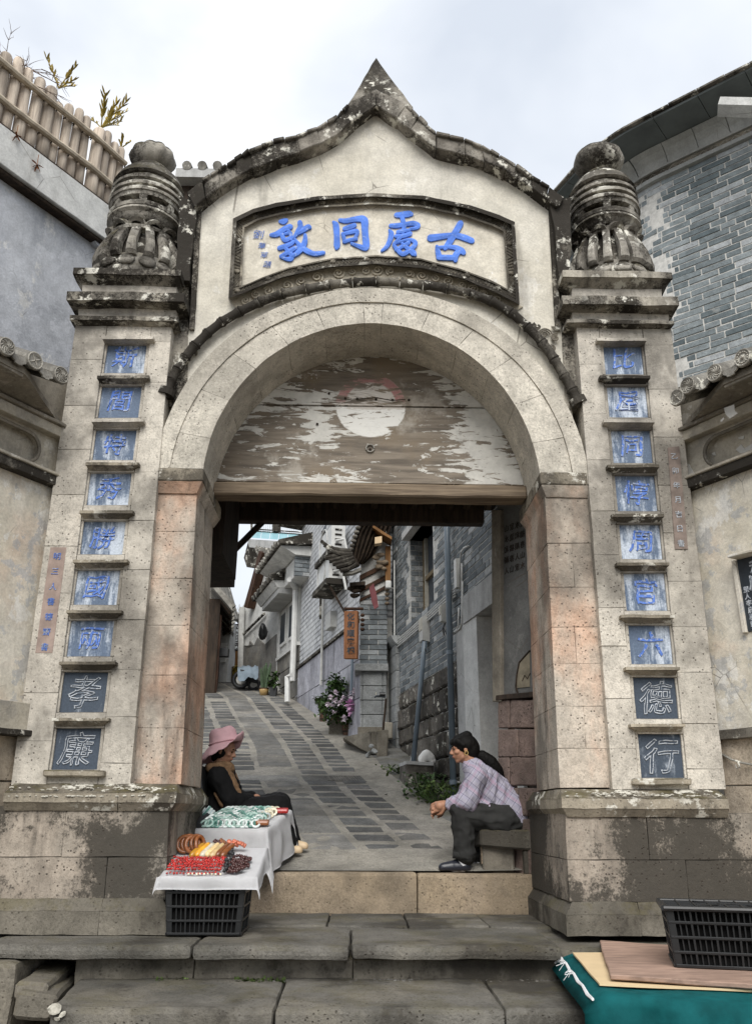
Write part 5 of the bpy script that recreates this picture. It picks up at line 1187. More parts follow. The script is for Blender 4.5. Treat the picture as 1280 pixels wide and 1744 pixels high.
while z < wz1-.02:   # reveal bricks face the viewer
    for o0, o1 in (((-.01, -.11), (-.12, -.19)) if k % 2 else ((-.01, -.06), (-.07, -.19))):
        A = [bh.at(wl_+.008, z+.06, o0), bh.at(wl_+.008, z+.06, o1), bh.at(wl_+.008, z+.006, o1), bh.at(wl_+.008, z+.006, o0)]; MB().hexa(A, [p - bh.d*.06 for p in A]).build('reveal_brick', M['brickdark'], bhouse)
    z += .066; k += 1
# footing of rough dark blocks
M['footing'] = stone('blackened_footing', (.17, .155, .135), (.085, .078, .07), amt=.9, streak=.5, grime=.5, moss=.25, pits=.8, bump=1.2, gr=.7, lich=.3, var=.2)
bpp.sweep([(-.02, -.2), (-.02, ZB), (-.3, ZB), (-.3, -.2)], u_far, jx0, 'footing_core', M['joint'], bhouse)
z = ZB; k = 0
while z > .1:
    h = (.20, .24, .19, .26)[k % 4]; u = u_far - .1*(k % 2)
    while u < jx0:
        L = random.uniform(.26, .44); a_, b_ = max(u+.008, u_far), min(u+L-.008, jx0); u += L
        if b_-a_ < .05: continue
        A = [bh.at(a_, z-.008, .0), bh.at(b_, z-.008, .0), bh.at(b_, z-h+.008, .0), bh.at(a_, z-h+.008, .0)]; pr = random.uniform(.01, .035)
        mb = MB().hexa([p + bh.n*pr for p in A], [p - bh.n*.08 for p in A]).bevel(.018); mb.rough(.014, 9, .09, u+z); mb.build('footing_block', M['footing'], bhouse)
    z -= h; k += 1
# doorway: lintel, jambs, dark leaf
bpp.sweep([(.05, lz0), (.05, lz1), (-.3, lz1), (-.3, lz0)], lx0, lx1, 'lintel', M['concrete'], bhouse)
bpp.sweep([(.02, -.1), (.02, lz0+.02), (-.3, lz0+.02), (-.3, -.1)], jx0, jx1-.004, 'jamb_margin', M['concrete'], bhouse)
bpp.sweep([(.035, -.1), (.035, lz0-.003), (-.3, lz0-.003), (-.3, -.1)], jx1, jx2, 'door_jamb', M['housewhite'], bhouse)
bpp.sweep([(-.25, -.1), (-.25, lz0-.003), (-.3, lz0-.003), (-.3, -.1)], jx2, u_near+.2, 'door', M['darktimber'], bhouse)
M['redwood'] = wood('red_brown_door_frame', (.085, .045, .028), (.035, .02, .014), (12, 12, 1.5))
for t in (.05, .11): bpp.sweep([(-.20, -.1), (-.20, lz0-.004), (-.24, lz0-.004), (-.24, -.1)], jx2+t, jx2+t+.04, 'door_frame', M['redwood'], bhouse)
bpp.sweep([(-.21, -.1), (-.21, lz0-.25), (-.24, lz0-.25), (-.24, -.1)], jx2+.19, jx2+.34, 'door_panel', M['housewhite'], bhouse)
bpp.sweep([(-.30, -.2), (-.30, ZU), (-.5, ZU), (-.5, -.2)], u_far, u_near+.2, 'back_wall', M['joint'], bhouse)
# pale stone quoin with a moulded cap at the far end
qx0, qx1 = bh.uz(658, 1200)[0], bh.uz(681, 1200)[0]; qz1 = bh.uz(670, 1106)[1]; qz0 = bh.uz(670, 1292)[1]
z = qz0; k = 0
M['palestone'] = stone('pale_dressed_stone', (.30, .31, .31), (.25, .26, .26), amt=.1, streak=.15, pits=.15, grime=.1, bump=.3)
while z < qz1-.02:
    h = min(.21, qz1-z); mid = (qx0+qx1)/2
    for a_, b_ in ((qx0, mid), (mid, qx1)): bpp.sweep([(.05, z+.004), (.05, z+h-.004), (-.2, z+h-.004), (-.2, z+.004)], a_+.004, b_-.004, 'quoin_stone', M['palestone'], bhouse)
    z += h; k += 1
bpp.sweep([(-.1, qz1), (.055, qz1), (.09, qz1+.04), (.13, qz1+.10), (-.1, qz1+.11)], qx0-.04, qx1+.04, 'quoin_cap', M['palestone'], bhouse)
# services on the wall
M['pvc'] = plain('blue_grey_pipe', (.13, .165, .20), .35, .5, .12, 5); M['whitepipe'] = plain('white_conduit', (.60, .60, .58), .5, .4, .12, 8); M['boxgrey'] = plain('meter_box_plastic', (.45, .45, .43), .5, .4, .15, 12)
up_ = bh.uz(762, 950, .07)[0]; rz_ = road_z(bh.at(up_, 0).y)
dpipe = thing('drainpipe', 'blue grey drainpipe standing against the brick house wall behind the crouching woman', 'pipe', bh.at(up_, rz_, .07))
MB().tube([bh.at(up_, rz_-.05, .07), bh.at(up_, ZU, .07)], .030, 12).build('pipe', M['pvc'], dpipe, smooth=True)
for yy in (1120, 1335): zz = bh.uz(765, yy)[1]; MB().tube([bh.at(up_, zz-.02, .07), bh.at(up_, zz+.02, .07)], .036, 12).build('collar', M['pvc'], dpipe); MB().box(0, .01, 0, .01, 0, .01).b.free()
for yy in (1120, 1335): zz = bh.uz(765, yy)[1]; A = bh.at(up_, zz, .03); MB().tube([bh.at(up_-.07, zz, .035), bh.at(up_+.07, zz, .035)], .010, 6).build('bracket', M['boxgrey'], dpipe)
lp_ = thing('leaning_pipe', 'slim grey pipe leaning from meter box down to the stone trough', 'pipe', bh.hit(705, 1300, .2))
MB().tube([bh.hit(723, 1092, .06), bh.hit(718, 1150, .07), bh.hit(703, 1302, .22)], .027, 10).build('pipe', M['pvc'], lp_, smooth=True)
MB().tube([bh.hit(709, 1236, .15), bh.hit(706, 1262, .18), bh.hit(699, 1300, .24)], .010, 6).build('thin_pipe', M['whitepipe'], lp_)
def meter(pix, label, oo=.09):
    t = thing('meter_box', label, 'meter', bh.hit(pix[0], pix[3], .0)); x0, y0, x1, y1 = pix
    u0, z1_ = bh.uz(x0, y0, oo); u1, z0_ = bh.uz(x1, y1, oo); u1 = lerp(u0, u1, .4)
    bpp.sweep([(0, z0_), (oo, z0_+.02), (oo, z1_-.01), (0, z1_+.01)], u0, u1, 'case', M['boxgrey'], t); bpp.sweep([(oo, lerp(z0_, z1_, .45)), (oo+.008, lerp(z0_, z1_, .47)), (oo+.008, z1_-.03), (oo, z1_-.02)], u0+.012, u1-.012, 'window', M['alu'], t)
    for k in range(4): p = bh.at(lerp(u0, u1, .2+.2*k), z0_, oo*.5); MB().tube([p, p + Vector((0, 0, -.05)) + bh.n*.02*(k % 2), p + bh.d*.02*(k-1.5) + Vector((0, 0, -.12))], .006, 5).build('wire', M['plastic' if k % 2 else 'whitepipe'], t)
meter((713, 1053, 728, 1086), 'grey meter box at the top of the leaning pipe'); meter((747, 1031, 757, 1056), 'smaller grey meter box tucked beside the drainpipe')
cab = thing('cable_bundle', 'white cables clipped in parallel along the brick house wall', 'cables', bh.hit(700, 1075))
for k in range(4):
    dz = k*.028; pts = [bh.hit(672, 1094, .03), bh.hit(690, 1079, .03), bh.hit(724, 1048, .03), bh.hit(757, 1017, .035), bh.hit(775, 1001, .03)]; MB().tube([p - Vector((0, 0, dz)) for p in pts], .0075, 6).build('cable', M['whitepipe'], cab)
for pts, r in (([(783, 1000), (783, 955), (785, 940), (790, 933), (798, 930)], .009), ([(786, 1000), (786, 960)], .009), ([(787, 990), (786, 1060), (783, 1070), (771, 1079)], .010), ([(781, 1035), (780, 1066), (776, 1074), (770, 1079)], .009)):
    MB().tube([bh.hit(x, y, .03) for x, y in pts], r, 6).build('conduit', M['whitepipe'], cab, smooth=True)
u0, z1_ = bh.uz(780, 955); u1, z0_ = bh.uz(785.5, 1000); bpp.sweep([(0, z0_), (.05, z0_), (.05, z1_), (0, z1_)], u0, u1, 'trunking', M['whitepipe'], cab)
u0 = bh.uz(675, 990)[0]; MB().tube([bh.at(u0, 3.6, .03), bh.at(u0, bh.uz(676, 1085)[1], .03)], .010, 6).build('conduit', M['whitepipe'], cab)
# ------------------------------------------------------------------ trough, cat and weeds by the wall foot
tr = thing('stone_trough', 'dark square stone block with a white cat on top by the house foot', 'stone block', PR(715, 1350))
c = PR(715, 1345); A = [P(691, 1300, c.y), P(738, 1302, c.y), P(738, 1352, c.y), P(692, 1350, c.y)]
MB().hexa(A, [p + Vector((-.05, .42, 0)) for p in A]).bevel(.015).rough(.012, 7, .1).build('block', M['footing'], tr)
MB().hexa([p + Vector((0, -.012, .02)) for p in A[:2]] + [p + Vector((0, -.012, -.012)) for p in A[1::-1]], [p + Vector((-.05, .43, .02)) for p in A[:2]] + [p + Vector((-.05, .43, -.012)) for p in A[1::-1]]).rough(.004, 8, .1).build('rim', M['concrete'], tr)
def fuse(name, parts, vox, m, par=None, smooth=4, deform=None, sub=False):
    """parts: ('c',a,b,ra,rb) tapered limb, ('e',centre,(rx,ry,rz),rot) ellipsoid -> one continuous skin"""
    mb = MB()
    for p in parts:
        if p[0] == 'c':
            _, a, b, ra, rb = p; a, b = Vector(a), Vector(b)
            n = 5; mb.tube([a.lerp(b, i/n) for i in range(n+1)], [lerp(ra, rb, i/n) for i in range(n+1)], 12); mb.ball(a, ra*.995, 2); mb.ball(b, rb*.995, 2)
        else:
            _, c_, r, *rot = p; mb.ball(Vector(c_), 1, 3, r, rot[0] if rot else None)
    me = bpy.data.meshes.new(name); bmesh.ops.recalc_face_normals(mb.b, faces=mb.b.faces[:]); mb.b.to_mesh(me); mb.b.free()
    t = bpy.data.objects.new(name, me); COL.objects.link(t); r = t.modifiers.new('r', 'REMESH'); r.mode = 'VOXEL'; r.voxel_size = vox; r.use_smooth_shade = True
    if smooth: s_ = t.modifiers.new('s', 'SMOOTH'); s_.iterations = smooth; s_.factor = .5
    out = bpy.data.meshes.new_from_object(t.evaluated_get(bpy.context.evaluated_depsgraph_get())); bpy.data.objects.remove(t); bpy.data.meshes.remove(me); out.name = name
    if deform:
        ns = [v.normal.copy() for v in out.vertices]
        for v, n_ in zip(out.vertices, ns): v.co += deform(v.co, n_)
    out.polygons.foreach_set('use_smooth', [True]*len(out.polygons)); return link(name, out, m, par)
M['catfur'] = plain('white_fur', (.72, .71, .68), .9, .1, .08, 40)
cy_ = c.y + .12; J = lambda x, y, d=0: P(x, y, cy_+d)
cat = thing('cat', 'white cat crouching with its head down on the dark stone block', 'cat', J(727, 1302))
fuse('body', [('c', J(719, 1293), J(726, 1286), .048, .055), ('c', J(726, 1286), J(733, 1291), .055, .045), ('c', J(733, 1291), J(736, 1299), .03, .02), ('c', J(735, 1296, -.02), J(736, 1301, -.02), .016, .014), ('c', J(717, 1294, -.03), J(717, 1301, -.03), .02, .016), ('c', J(718, 1294, .03), J(718, 1301, .03), .02, .016), ('e', J(737, 1296, .0), (.032, .030, .03)), ('c', J(737, 1291, -.015), J(738, 1288.5, -.018), .009, .003), ('c', J(737, 1291, .015), J(738, 1288.5, .018), .009, .003), ('c', J(716, 1297, .02), J(722, 1300, -.05), .014, .010)], .006, M['catfur'], cat)
def clump(name, label, base, w, h, n, m, seed, lw=.03, ll=.05, cat_='plant', group=None):
    random.seed(seed); t = thing(name, label, cat_, base, group); mb = MB(); st = MB()
    for k in range(max(6, n//14)):
        a = Vector((random.gauss(0, w*.3), random.gauss(0, w*.25), 0)); tip = base + a*1.7 + Vector((0, 0, h*random.uniform(.5, 1))); st.tube([base + a*.3, base + a + Vector((0, 0, h*.3)), tip], [.006, .005, .003], 4)
    for k in range(n):
        p = base + Vector((random.gauss(0, w*.42), random.gauss(0, w*.32), h*random.random()**.8)); d = Vector((random.gauss(0, 1), random.gauss(0, 1)-.3, random.gauss(.25, .6))).normalized(); blade(mb, p, d, ll*random.uniform(.6, 1.3), lw*random.uniform(.7, 1.2), -.3)
    st.build('stems', M['leaf'], t); o = mb.build('leaves', m, t); return t
M['weed'] = plain('weed_leaf', (.075, .115, .03), .6, .3, .4, 10, 0, 0, .35)
q = PR(720, 1358); clump('fern_clump', 'dark green ferny weeds growing against the stone block', q + Vector((.0, -.05, 0)), .26, .22, 260, M['leaf'], 21)
q = PR(748, 1372); clump('fern_clump', 'bright green weeds at the drainpipe foot beside the woman', q + Vector((.0, -.02, .0)), .24, .20, 260, M['weed'], 22)
q = PR(690, 1320); clump('fern_clump', 'sparse mossy weeds between the stone post and the block', q, .30, .10, 160, M['weed'], 23)
# ------------------------------------------------------------------ inn gateway
iy = 11.0
inn = thing('inn_gateway', 'inn gateway with grey brick pier under a dark upturned tiled roof', 'gateway', P(635, 1244, iy))
A = [P(613, 1030, iy), P(659, 1030, iy), P(659, 1130, iy), P(612, 1130, iy)]
def pier(name, m, x0, x1, y0, y1, dep, dy=0, par=inn):
    a_, b_ = P(x0, y0, iy+dy), P(x1, y1, iy+dy); return MB().box(a_.x, b_.x, iy+dy, iy+dy+dep, b_.z, a_.z).bevel(.006).build(name, m, par)
core = pier('pier_core', M['joint'], 614.5, 657.5, 900, 1133, .36, .012)
a_, b_ = P(613, 1020, iy), P(659, 1133, iy); z = b_.z; k = 0
while z < a_.z:
    x = a_.x - (.12 if k % 2 else 0)
    while x < b_.x:
        l, r = max(x+.006, a_.x), min(x+.234, b_.x); x += .24
        if r-l > .03: MB().box(l, r, iy-.004+random.uniform(-.003, .003), iy+.1, z+.006, z+.06).build('brick', M['brickdark'], inn)
    z += .066; k += 1
pier('pier_ledge', M['palestone'], 604, 661, 1130, 1143, .5, -.06)
yy = 1144; k = 0
while yy < 1240:
    for l, r in ((613, 617), (617.5, 651), (651.5, 658)): pier('pier_panel', M['palestone'], l, r, yy, yy+24, .36, random.uniform(-.003, .003))
    yy += 24.6
pier('pier_base', M['plinth'], 609, 662, 1238, 1262, .5, -.05)
M['innwood'] = wood('old_red_timber', (.09, .045, .026), (.03, .019, .013), (8, 8, 8)); M['orangewood'] = wood('orange_timber', (.24, .125, .05), (.15, .075, .03), (20, 20, 1.5))
ib = iy + .2
def bar(name, m, pts, w, d, Y=ib, par=inn):
    """a squared timber along photo measures, w rows high, d deep"""
    mb = MB()
    for (x0, y0), (x1, y1) in zip(pts[:-1], pts[1:]):
        A = [P(x0, y0, Y), P(x1, y1, Y), P(x1, y1+w, Y), P(x0, y0+w, Y)]; mb.hexa(A, [p + Vector((0, d, 0)) for p in A])
    return mb.build(name, m, par)
bar('column', M['orangewood'], [(656, 930), (665, 930)], 70, .10, iy-.1)
bar('gate_shadow_board', M['darktimber'], [(612, 900), (657, 895)], 140, .1, iy+.45)
for y0, w in ((968, 8), (990, 7), (1008, 5)): bar('lintel_beam', M['innwood'], [(612, y0+12), (636, y0), (660, y0-13)], w, .16, iy-.02)
bar('fascia_carving', M['frame'], [(616, 985), (640, 972), (657, 963)], 13, .06, iy+.02)
for k, (x, y) in enumerate(((640, 950), (646, 958), (652, 968), (645, 966), (655, 958), (648, 945))): MB().ball(P(x, y, iy-.12), .045, 2, (1.2, .6, .8)).rough(.02, 12, None, k).build('carved_bracket', M['timber'], inn, smooth=True)
for k, (x, y) in enumerate(((600, 1002), (607, 1006), (613, 1000), (604, 1014))): MB().ball(P(x, y, iy-.12), .05, 2, (1.3, .7, .6)).rough(.02, 10, None, k).build('eave_bracket', M['darktimber'], inn)
bar('bracket_shelf', M['darktimber'], [(595, 992), (622, 990)], 6, .3, iy-.2)
for k in range(4): MB().ball(P(659, 1004+8*k, iy-.15), .034, 2, (1, 1, .7)).build('turned_pendant', M['timber'], inn, smooth=True)
for k in range(4): MB().ball(P(617, 1048+8*k, iy-.18), .030, 2, (1, 1, .8)).build('turned_pendant', M['innwood'], inn, smooth=True)
bar('soffit_light', M['orangewood'], [(634, 893), (652, 905), (667, 914)], 5, .3, iy-.3); bar('lamp', M['ply'], [(638, 915), (650, 913)], 11, .12, iy-.35)
# curved roof: ribs of tile sweeping up to a flying corner
RY = iy - .45
mb = MB(); prof = [(622, 880, 672), (606, 905, 664), (600, 930, 652), (597, 950, 640), (594, 965, 622)]
for (x0, y0, x1), (x2, y2, x3) in zip(prof[:-1], prof[1:]):
    A = [P(x0, y0, RY), P(x1, y0-8, RY+.5), P(x3, y2-6, RY+.5), P(x2, y2, RY)]; mb.hexa(A, [p + Vector((.02, .25, .10)) for p in A])
bmesh.ops.remove_doubles(mb.b, verts=mb.b.verts, dist=1e-5); mb.build('roof_soffit', M['darktimber'], inn)
for k in range(8):
    t = k/7; pts = [P(lerp(x0, x1, t), y0 - 8*t + 2, RY-.02+.5*t) for x0, y0, x1 in prof]; MB().tube(pts, .016, 6).build('roof_rib', M['rafter'], inn)
for k in range(12):   # eave edge of scalloped tiles, seen along the left rim
    t = k/11; x = lerp(620, 592, t**.7); y = lerp(884, 966, t); MB().ball(P(x-2, y, RY-.02), .045, 2, (.8, 1, .55)).rough(.008, 12, None, k).build('eave_tile', M['coping'], inn)
for j, pts in enumerate(([(546, 921), (556, 929), (568, 935), (582, 938), (598, 939)], [(552, 929), (562, 936), (574, 942), (588, 944), (600, 944)])):
    MB().tube([P(x, y, RY-.06) for x, y in pts], [.022, .026, .032, .034, .036], 8).rough(.006, 12, .08, j).build('flying_ridge', M['dark'], inn)
for j, pts in enumerate(([(554, 951), (566, 948), (580, 944), (596, 942)], [(560, 956), (572, 953), (586, 949), (600, 946)], [(566, 961), (578, 958), (590, 954), (602, 950)], [(572, 966), (584, 963), (594, 960), (604, 955)], [(580, 972), (590, 970), (600, 966), (608, 960)])):
    MB().tube([P(x, y, RY-.04-.02*j) for x, y in pts], .030, 7).rough(.006, 12, .08, j+9).build('corner_tile_row', M['dark'], inn)
mb = MB(); mb.prism([P(x, y, RY+.02) for x, y in ((556, 945), (598, 936), (612, 962), (584, 974))], (0, .15, .02)); mb.build('corner_bed', M['darktimber'], inn)
bar('pale_eave_end', M['rooftile'], [(583, 973), (600, 972), (615, 966)], 5, .1, RY-.1)
tag(MB().prism([P(x, y, iy-.22) for x, y in ((629, 1000), (636, 994), (641, 1012), (644, 1034), (638, 1038), (632, 1024))], (0, .02, 0)).rough(.012, 10, .04).build('red_cloth', plain('faded_red_cloth', (.17, .06, .065), .9)), 'faded red cloth hanging from the inn gateway beams', 'cloth')
cm = thing('security_camera', 'small white security camera on the inn gateway column', 'camera', P(660, 997, iy-.2)); a_ = P(656, 990, iy-.2); MB().box(a_.x, a_.x+.075, iy-.25, iy-.1, a_.z-.10, a_.z).bevel(.015, 2).build('case', M['whitepipe'], cm); MB().tube([P(660, 1001, iy-.15), P(673, 1003, iy+.1)], .010, 6).build('arm', M['whitepipe'], cm)
sg_ = thing('hanging_sign', 'brown wooden hanging sign with dark vertical writing beside the inn', 'sign', P(596, 1122, 10.6)); Ys = 10.6
A = [P(585.5, 1041, Ys), P(608.5, 1040, Ys), P(607.5, 1122, Ys), P(585, 1122, Ys)]; M['signwood'] = wood('sign_timber', (.26, .115, .055), (.17, .075, .036), (14, 14, 2.5))
MB().hexa(A, [p + Vector((.02, .05, 0)) for p in A]).bevel(.004).build('board', M['signwood'], sg_)
for i, ch in enumerate('化和順客棧'): glyphs(ch, 'sign_character', M['plaque'], sg_, P(597, 1050+14.3*i, Ys-.003), .098, ex=.002, bold=.02, wob=.05, seed=i)
MB().tube([P(586, 1037, Ys+.02), P(618, 1037, Ys+.1)], .02, 6).build('bracket', M['innwood'], sg_); 
for x in (589, 605): MB().tube([P(x, 1036, Ys+.03), P(x, 1043, Ys+.03)], .006, 5).build('hanger', M['darktimber'], sg_)
# kerb, post, tap
kb = thing('stone_kerb', 'low sloping stone kerb wall with an upright slab before the inn', 'kerb', PR(630, 1285)); ky = PR(640, 1290).y
for j, pix in enumerate(([(584, 1256), (631, 1246), (630, 1283), (586, 1259)], [(631, 1246), (641, 1246), (641, 1285), (630, 1283)])): A = [P(x, y, ky+(.35 if j == 0 and i in (0, 3) else 0)) for i, (x, y) in enumerate(pix)]; MB().hexa(A, [p + Vector((0, .5, 0)) for p in A]).rough(.01, 6, .12, j).build('kerb_stone', M['plinth'], kb)
A = [P(641, 1244, ky-.06), P(660, 1243, ky-.06), P(660, 1293, ky-.06), P(641, 1292, ky-.06)]; MB().hexa(A, [p + Vector((0, .12, 0)) for p in A]).bevel(.01).rough(.01, 6, .1).build('upright_slab', M['plinth'], kb)
A = [P(655, 1230, ky+.3), P(668, 1230, ky+.3), P(668, 1258, ky+.3), P(655, 1258, ky+.3)]; MB().hexa(A, [p + Vector((0, .15, 0)) for p in A]).bevel(.01).rough(.01, 6, .1).build('small_post', M['winggrey'], kb)
for j, (x, y, r_, lb) in enumerate(((632, 1271, .035, 'small white stone uppermost in the heap at the kerb foot'), (637, 1280, .045, 'white stone beside the upright slab at the kerb foot'), (628, 1285, .05, 'largest white stone lying lowest at the kerb foot'))): tag(MB().ball(P(x, y, ky-.12), r_*.8, 2, (1, .8, .8)).rough(.03, 16, None, j).build('white_stone', M['palestone'], None, smooth=False), lb, 'stone')
tp_ = thing('standpipe_tap', 'dark standpipe with a brass tap in front of the grey panel pier', 'tap', P(651, 1242, ky+.1)); Yt = ky+.1
MB().tube([P(652, 1245, Yt), P(655, 1215, Yt), P(657, 1190, Yt)], .014, 7).build('pipe', M['darktimber'], tp_); MB().tube([P(656, 1187, Yt), P(648, 1186, Yt), P(641, 1186, Yt), P(637, 1188, Yt)], [.014, .014, .012, .010], 7).build('spout', M['plaque'], tp_)
a_ = P(651, 1183, Yt); MB().cyl(a_ + Vector((-.035, 0, 0)), a_ + Vector((.035, 0, 0)), .026, 10).build('valve_body', M['plastic'], tp_); MB().tube([P(640, 1184, Yt), P(640, 1179, Yt)], .007, 6).build('handle', M['alu'], tp_)
# ------------------------------------------------------------------ flowering bush and tubs
M['tub'] = wood('tub_timber', (.13, .075, .05), (.06, .038, .028), (18, 18, 1.5)); M['pink'] = plain('pink_petal', (.62, .36, .56), .6, .2, .15, 30, 0, 0, .2); M['whitepetal'] = plain('pale_petal', (.74, .66, .72), .6, .2, .12, 30, 0, 0, .1)
def tub(x, y, w, h, label, dy=0):
    q = PR(x, y); q = Vector((q.x, q.y+dy, q.z)); k = (P(x+1, y, q.y)-P(x, y, q.y)).x; r = w*k*.5; H = h*k*1.05; t = thing('wooden_tub', label, 'tub', q)
    MB().lathe([(r*.82, 0), (r*1.0, H), (r*.9, H), (r*.8, H*.85)], q, 14).build('staves', M['tub'], t)
    for zz in (.2, .75): MB().lathe([(r*(.82+.18*zz)*1.02, zz*H), (r*(.82+.18*zz)*1.03, zz*H+.03)], q, 14, inner=.96).build('hoop', M['darktimber'], t)
    MB().lathe([(r*.88, H*.86), (.001, H*.9)], q, 14).build('soil', M['earth'], t); return q + Vector((0, 0, H*.85)), k
b1_ = tub(596, 1253, 31, 22, 'large round wooden tub under the flowering bush, nearest the inn pier'); b2_ = tub(572, 1240, 20, 22, 'middle wooden tub in the row under the flowering bush'); b3_ = tub(550, 1230, 14, 17, 'smallest wooden tub at the far end of the flower row')
q = PR(577, 1252); mb = MB().box(q.x-.14, q.x+.06, q.y-.02, q.y+.2, q.z-.02, q.z+.2).bevel(.01).rough(.008, 7, .1); tag(mb.build('stone_prop', M['plinth']), 'small square stone standing between the flower tubs', 'stone')
def bush(name, label, px, Y, w, h, n, seed, m=None, lw=.035, ll=.06):
    """px: centre measure; leaves spread through an uneven volume with gaps"""
    random.seed(seed); c_ = P(*px, Y); k = (P(px[0]+1, px[1], Y)-c_).x; t = thing(name, label, 'plant', c_ - Vector((0, 0, h*k))); mb = MB(); st = MB(); lobes = [Vector((random.uniform(-.8, .8)*w*k, random.uniform(-.3, .3)*w*k, random.uniform(-.9, .9)*h*k)) for _ in range(11)]
    root = c_ - Vector((0, 0, h*k))
    for l in lobes: st.tube([root, root.lerp(c_+l, .5)+Vector((0, 0, .03)), c_+l], [.010, .007, .004], 5)
    for i in range(n):
        l = random.choice(lobes); p = c_ + l + Vector((random.gauss(0, .24*w*k), random.gauss(0, .24*w*k), random.gauss(0, .20*h*k))); d = Vector((random.gauss(0, 1), random.gauss(-.4, 1), random.gauss(.3, .7))).normalized(); blade(mb, p, d, ll*random.uniform(.6, 1.3), lw*random.uniform(.7, 1.3), -.35)
    st.build('stems', M['twig'], t); mb.build('leaves', m or M['leaf'], t); return t, c_, k
fb, fc, fk = bush('flowering_bush', 'leafy bush with pale and pink blossoms growing in the wooden tubs', (578, 1193), b1_[0].y-.1, 30, 36, 1900, 31)
def blossom(p, m, r, par):
    mb = MB()
    for k in range(15): d = Vector((random.gauss(0, 1), random.gauss(-.8, .8), random.gauss(.2, .8))).normalized(); blade(mb, p + d*r*.15, d, r*random.uniform(.8, 1.1), r*.75, -.2)
    mb.build('blossom', m, par)
for x, y, r, m_ in ((595, 1198, .085, 'pink'), (600, 1203, .06, 'pink'), (598, 1212, .065, 'pink'), (571, 1180, .05, 'whitepetal'), (563, 1188, .05, 'whitepetal'), (570, 1192, .05, 'whitepetal'), (578, 1198, .05, 'whitepetal'), (584, 1189, .05, 'whitepetal'), (565, 1202, .05, 'whitepetal'), (557, 1199, .045, 'whitepetal'), (598, 1183, .06, 'whitepetal'), (609, 1196, .045, 'whitepetal'), (585, 1224, .06, 'whitepetal'), (569, 1213, .04, 'whitepetal'), (602, 1176, .04, 'whitepetal'), (592, 1207, .035, 'whitepetal')): blossom(P(x, y, fc.y-.28), M[m_], r, fb)
bush('leafy_plant', 'yellow green leafy plant at the far end of the flower tubs', (546, 1204), b3_[0].y-.05, 10, 14, 260, 33, M['weed'])
bush('climbing_plant', 'slim green climbing plant beside the panel pier behind the blossoms', (607, 1180), b1_[0].y+.15, 7, 30, 420, 34)
# ------------------------------------------------------------------ house with air conditioners
def facemat(name, pl, c1, c2, mort, bw, rh, msz=.012, white=.0, bump=.5, off=.5):
    g = G(name, .85, .2); ps = g.geo().outputs['Position']; x, y, z = g.sep(ps)
    u = g.ma('ADD', g.ma('MULTIPLY', x, pl.d.x), g.ma('MULTIPLY', y, pl.d.y)); cb = g.N('ShaderNodeCombineXYZ'); g.L(u, cb.inputs[0]); g.L(z, cb.inputs[1])
    b = g.N('ShaderNodeTexBrick'); b.offset = off; b.inputs['Scale'].default_value = 1; b.inputs['Brick Width'].default_value = bw; b.inputs['Row Height'].default_value = rh; b.inputs['Mortar Size'].default_value = msz; b.inputs['Color1'].default_value = (*c1, 1); b.inputs['Color2'].default_value = (*c2, 1); b.inputs['Mortar'].default_value = (*mort, 1); b.inputs['Bias'].default_value = -.1
    g.L(cb.outputs[0], b.inputs['Vector']); n = g.noise(9, 7, .7); c = g.gain(b.outputs['Color'], g.thr(n, .25, .75, .75, 1.25))
    if white: c = g.mix(g.ma('MULTIPLY', g.thr(g.noise(1.1, 6, .65), .42, .62), white), c, (.62, .63, .64))
    g.bump(g.ma('SUBTRACT', g.ma('MULTIPLY', n, .4), b.outputs['Fac']), bump, .01); return g.done(c)
ac = Plane(-.14, 11.96, 165); app = PP(ac)
h2 = thing('white_brick_house', 'pale limewashed brick house with two air conditioners on its lane wall', 'house', (-.14, 11.96, 1.4))
M['brickpale'] = facemat('limewashed_brick', ac, (.42, .43, .45), (.55, .56, .57), (.20, .205, .21), .26, .085, .014, .45, .8)
uf, un = ac.uz(507, 1100)[0], ac.uz(613, 1100)[0]+.2; zb3 = (ac.uz(509, 1139)[1] + ac.uz(584, 1076)[1])/2
app.sweep([(0, zb3), (0, 9), (-.4, 9), (-.4, zb3)], uf, un, 'wall', M['brickpale'], h2)
app.sweep([(-.005, .5), (-.005, zb3), (-.4, zb3), (-.4, .5)], uf, un, 'plinth_core', M['joint'], h2)
app.sweep([(0, zb3-.03), (.05, zb3-.03), (.04, zb3+.02), (0, zb3+.03)], uf, un, 'string_course', M['dark'], h2)
M['panelstone'] = stone('lilac_grey_panel', (.40, .40, .44), (.31, .31, .345), amt=.3, streak=.45, pits=.1, grime=.1, bump=.3, var=.16)
z = zb3-.04; k = 0
while z > 1.0:
    u = uf + (.2 if k % 2 else 0)
    while u < un:
        a_, b_ = u, min(u+.42, un); app.sweep([(.018, z-.50), (.018, z-.006), (-.02, z-.006), (-.02, z-.50)], a_+.004, b_-.004, 'panel_stone', M['panelstone'], h2); u += .42
    z -= .506; k += 1
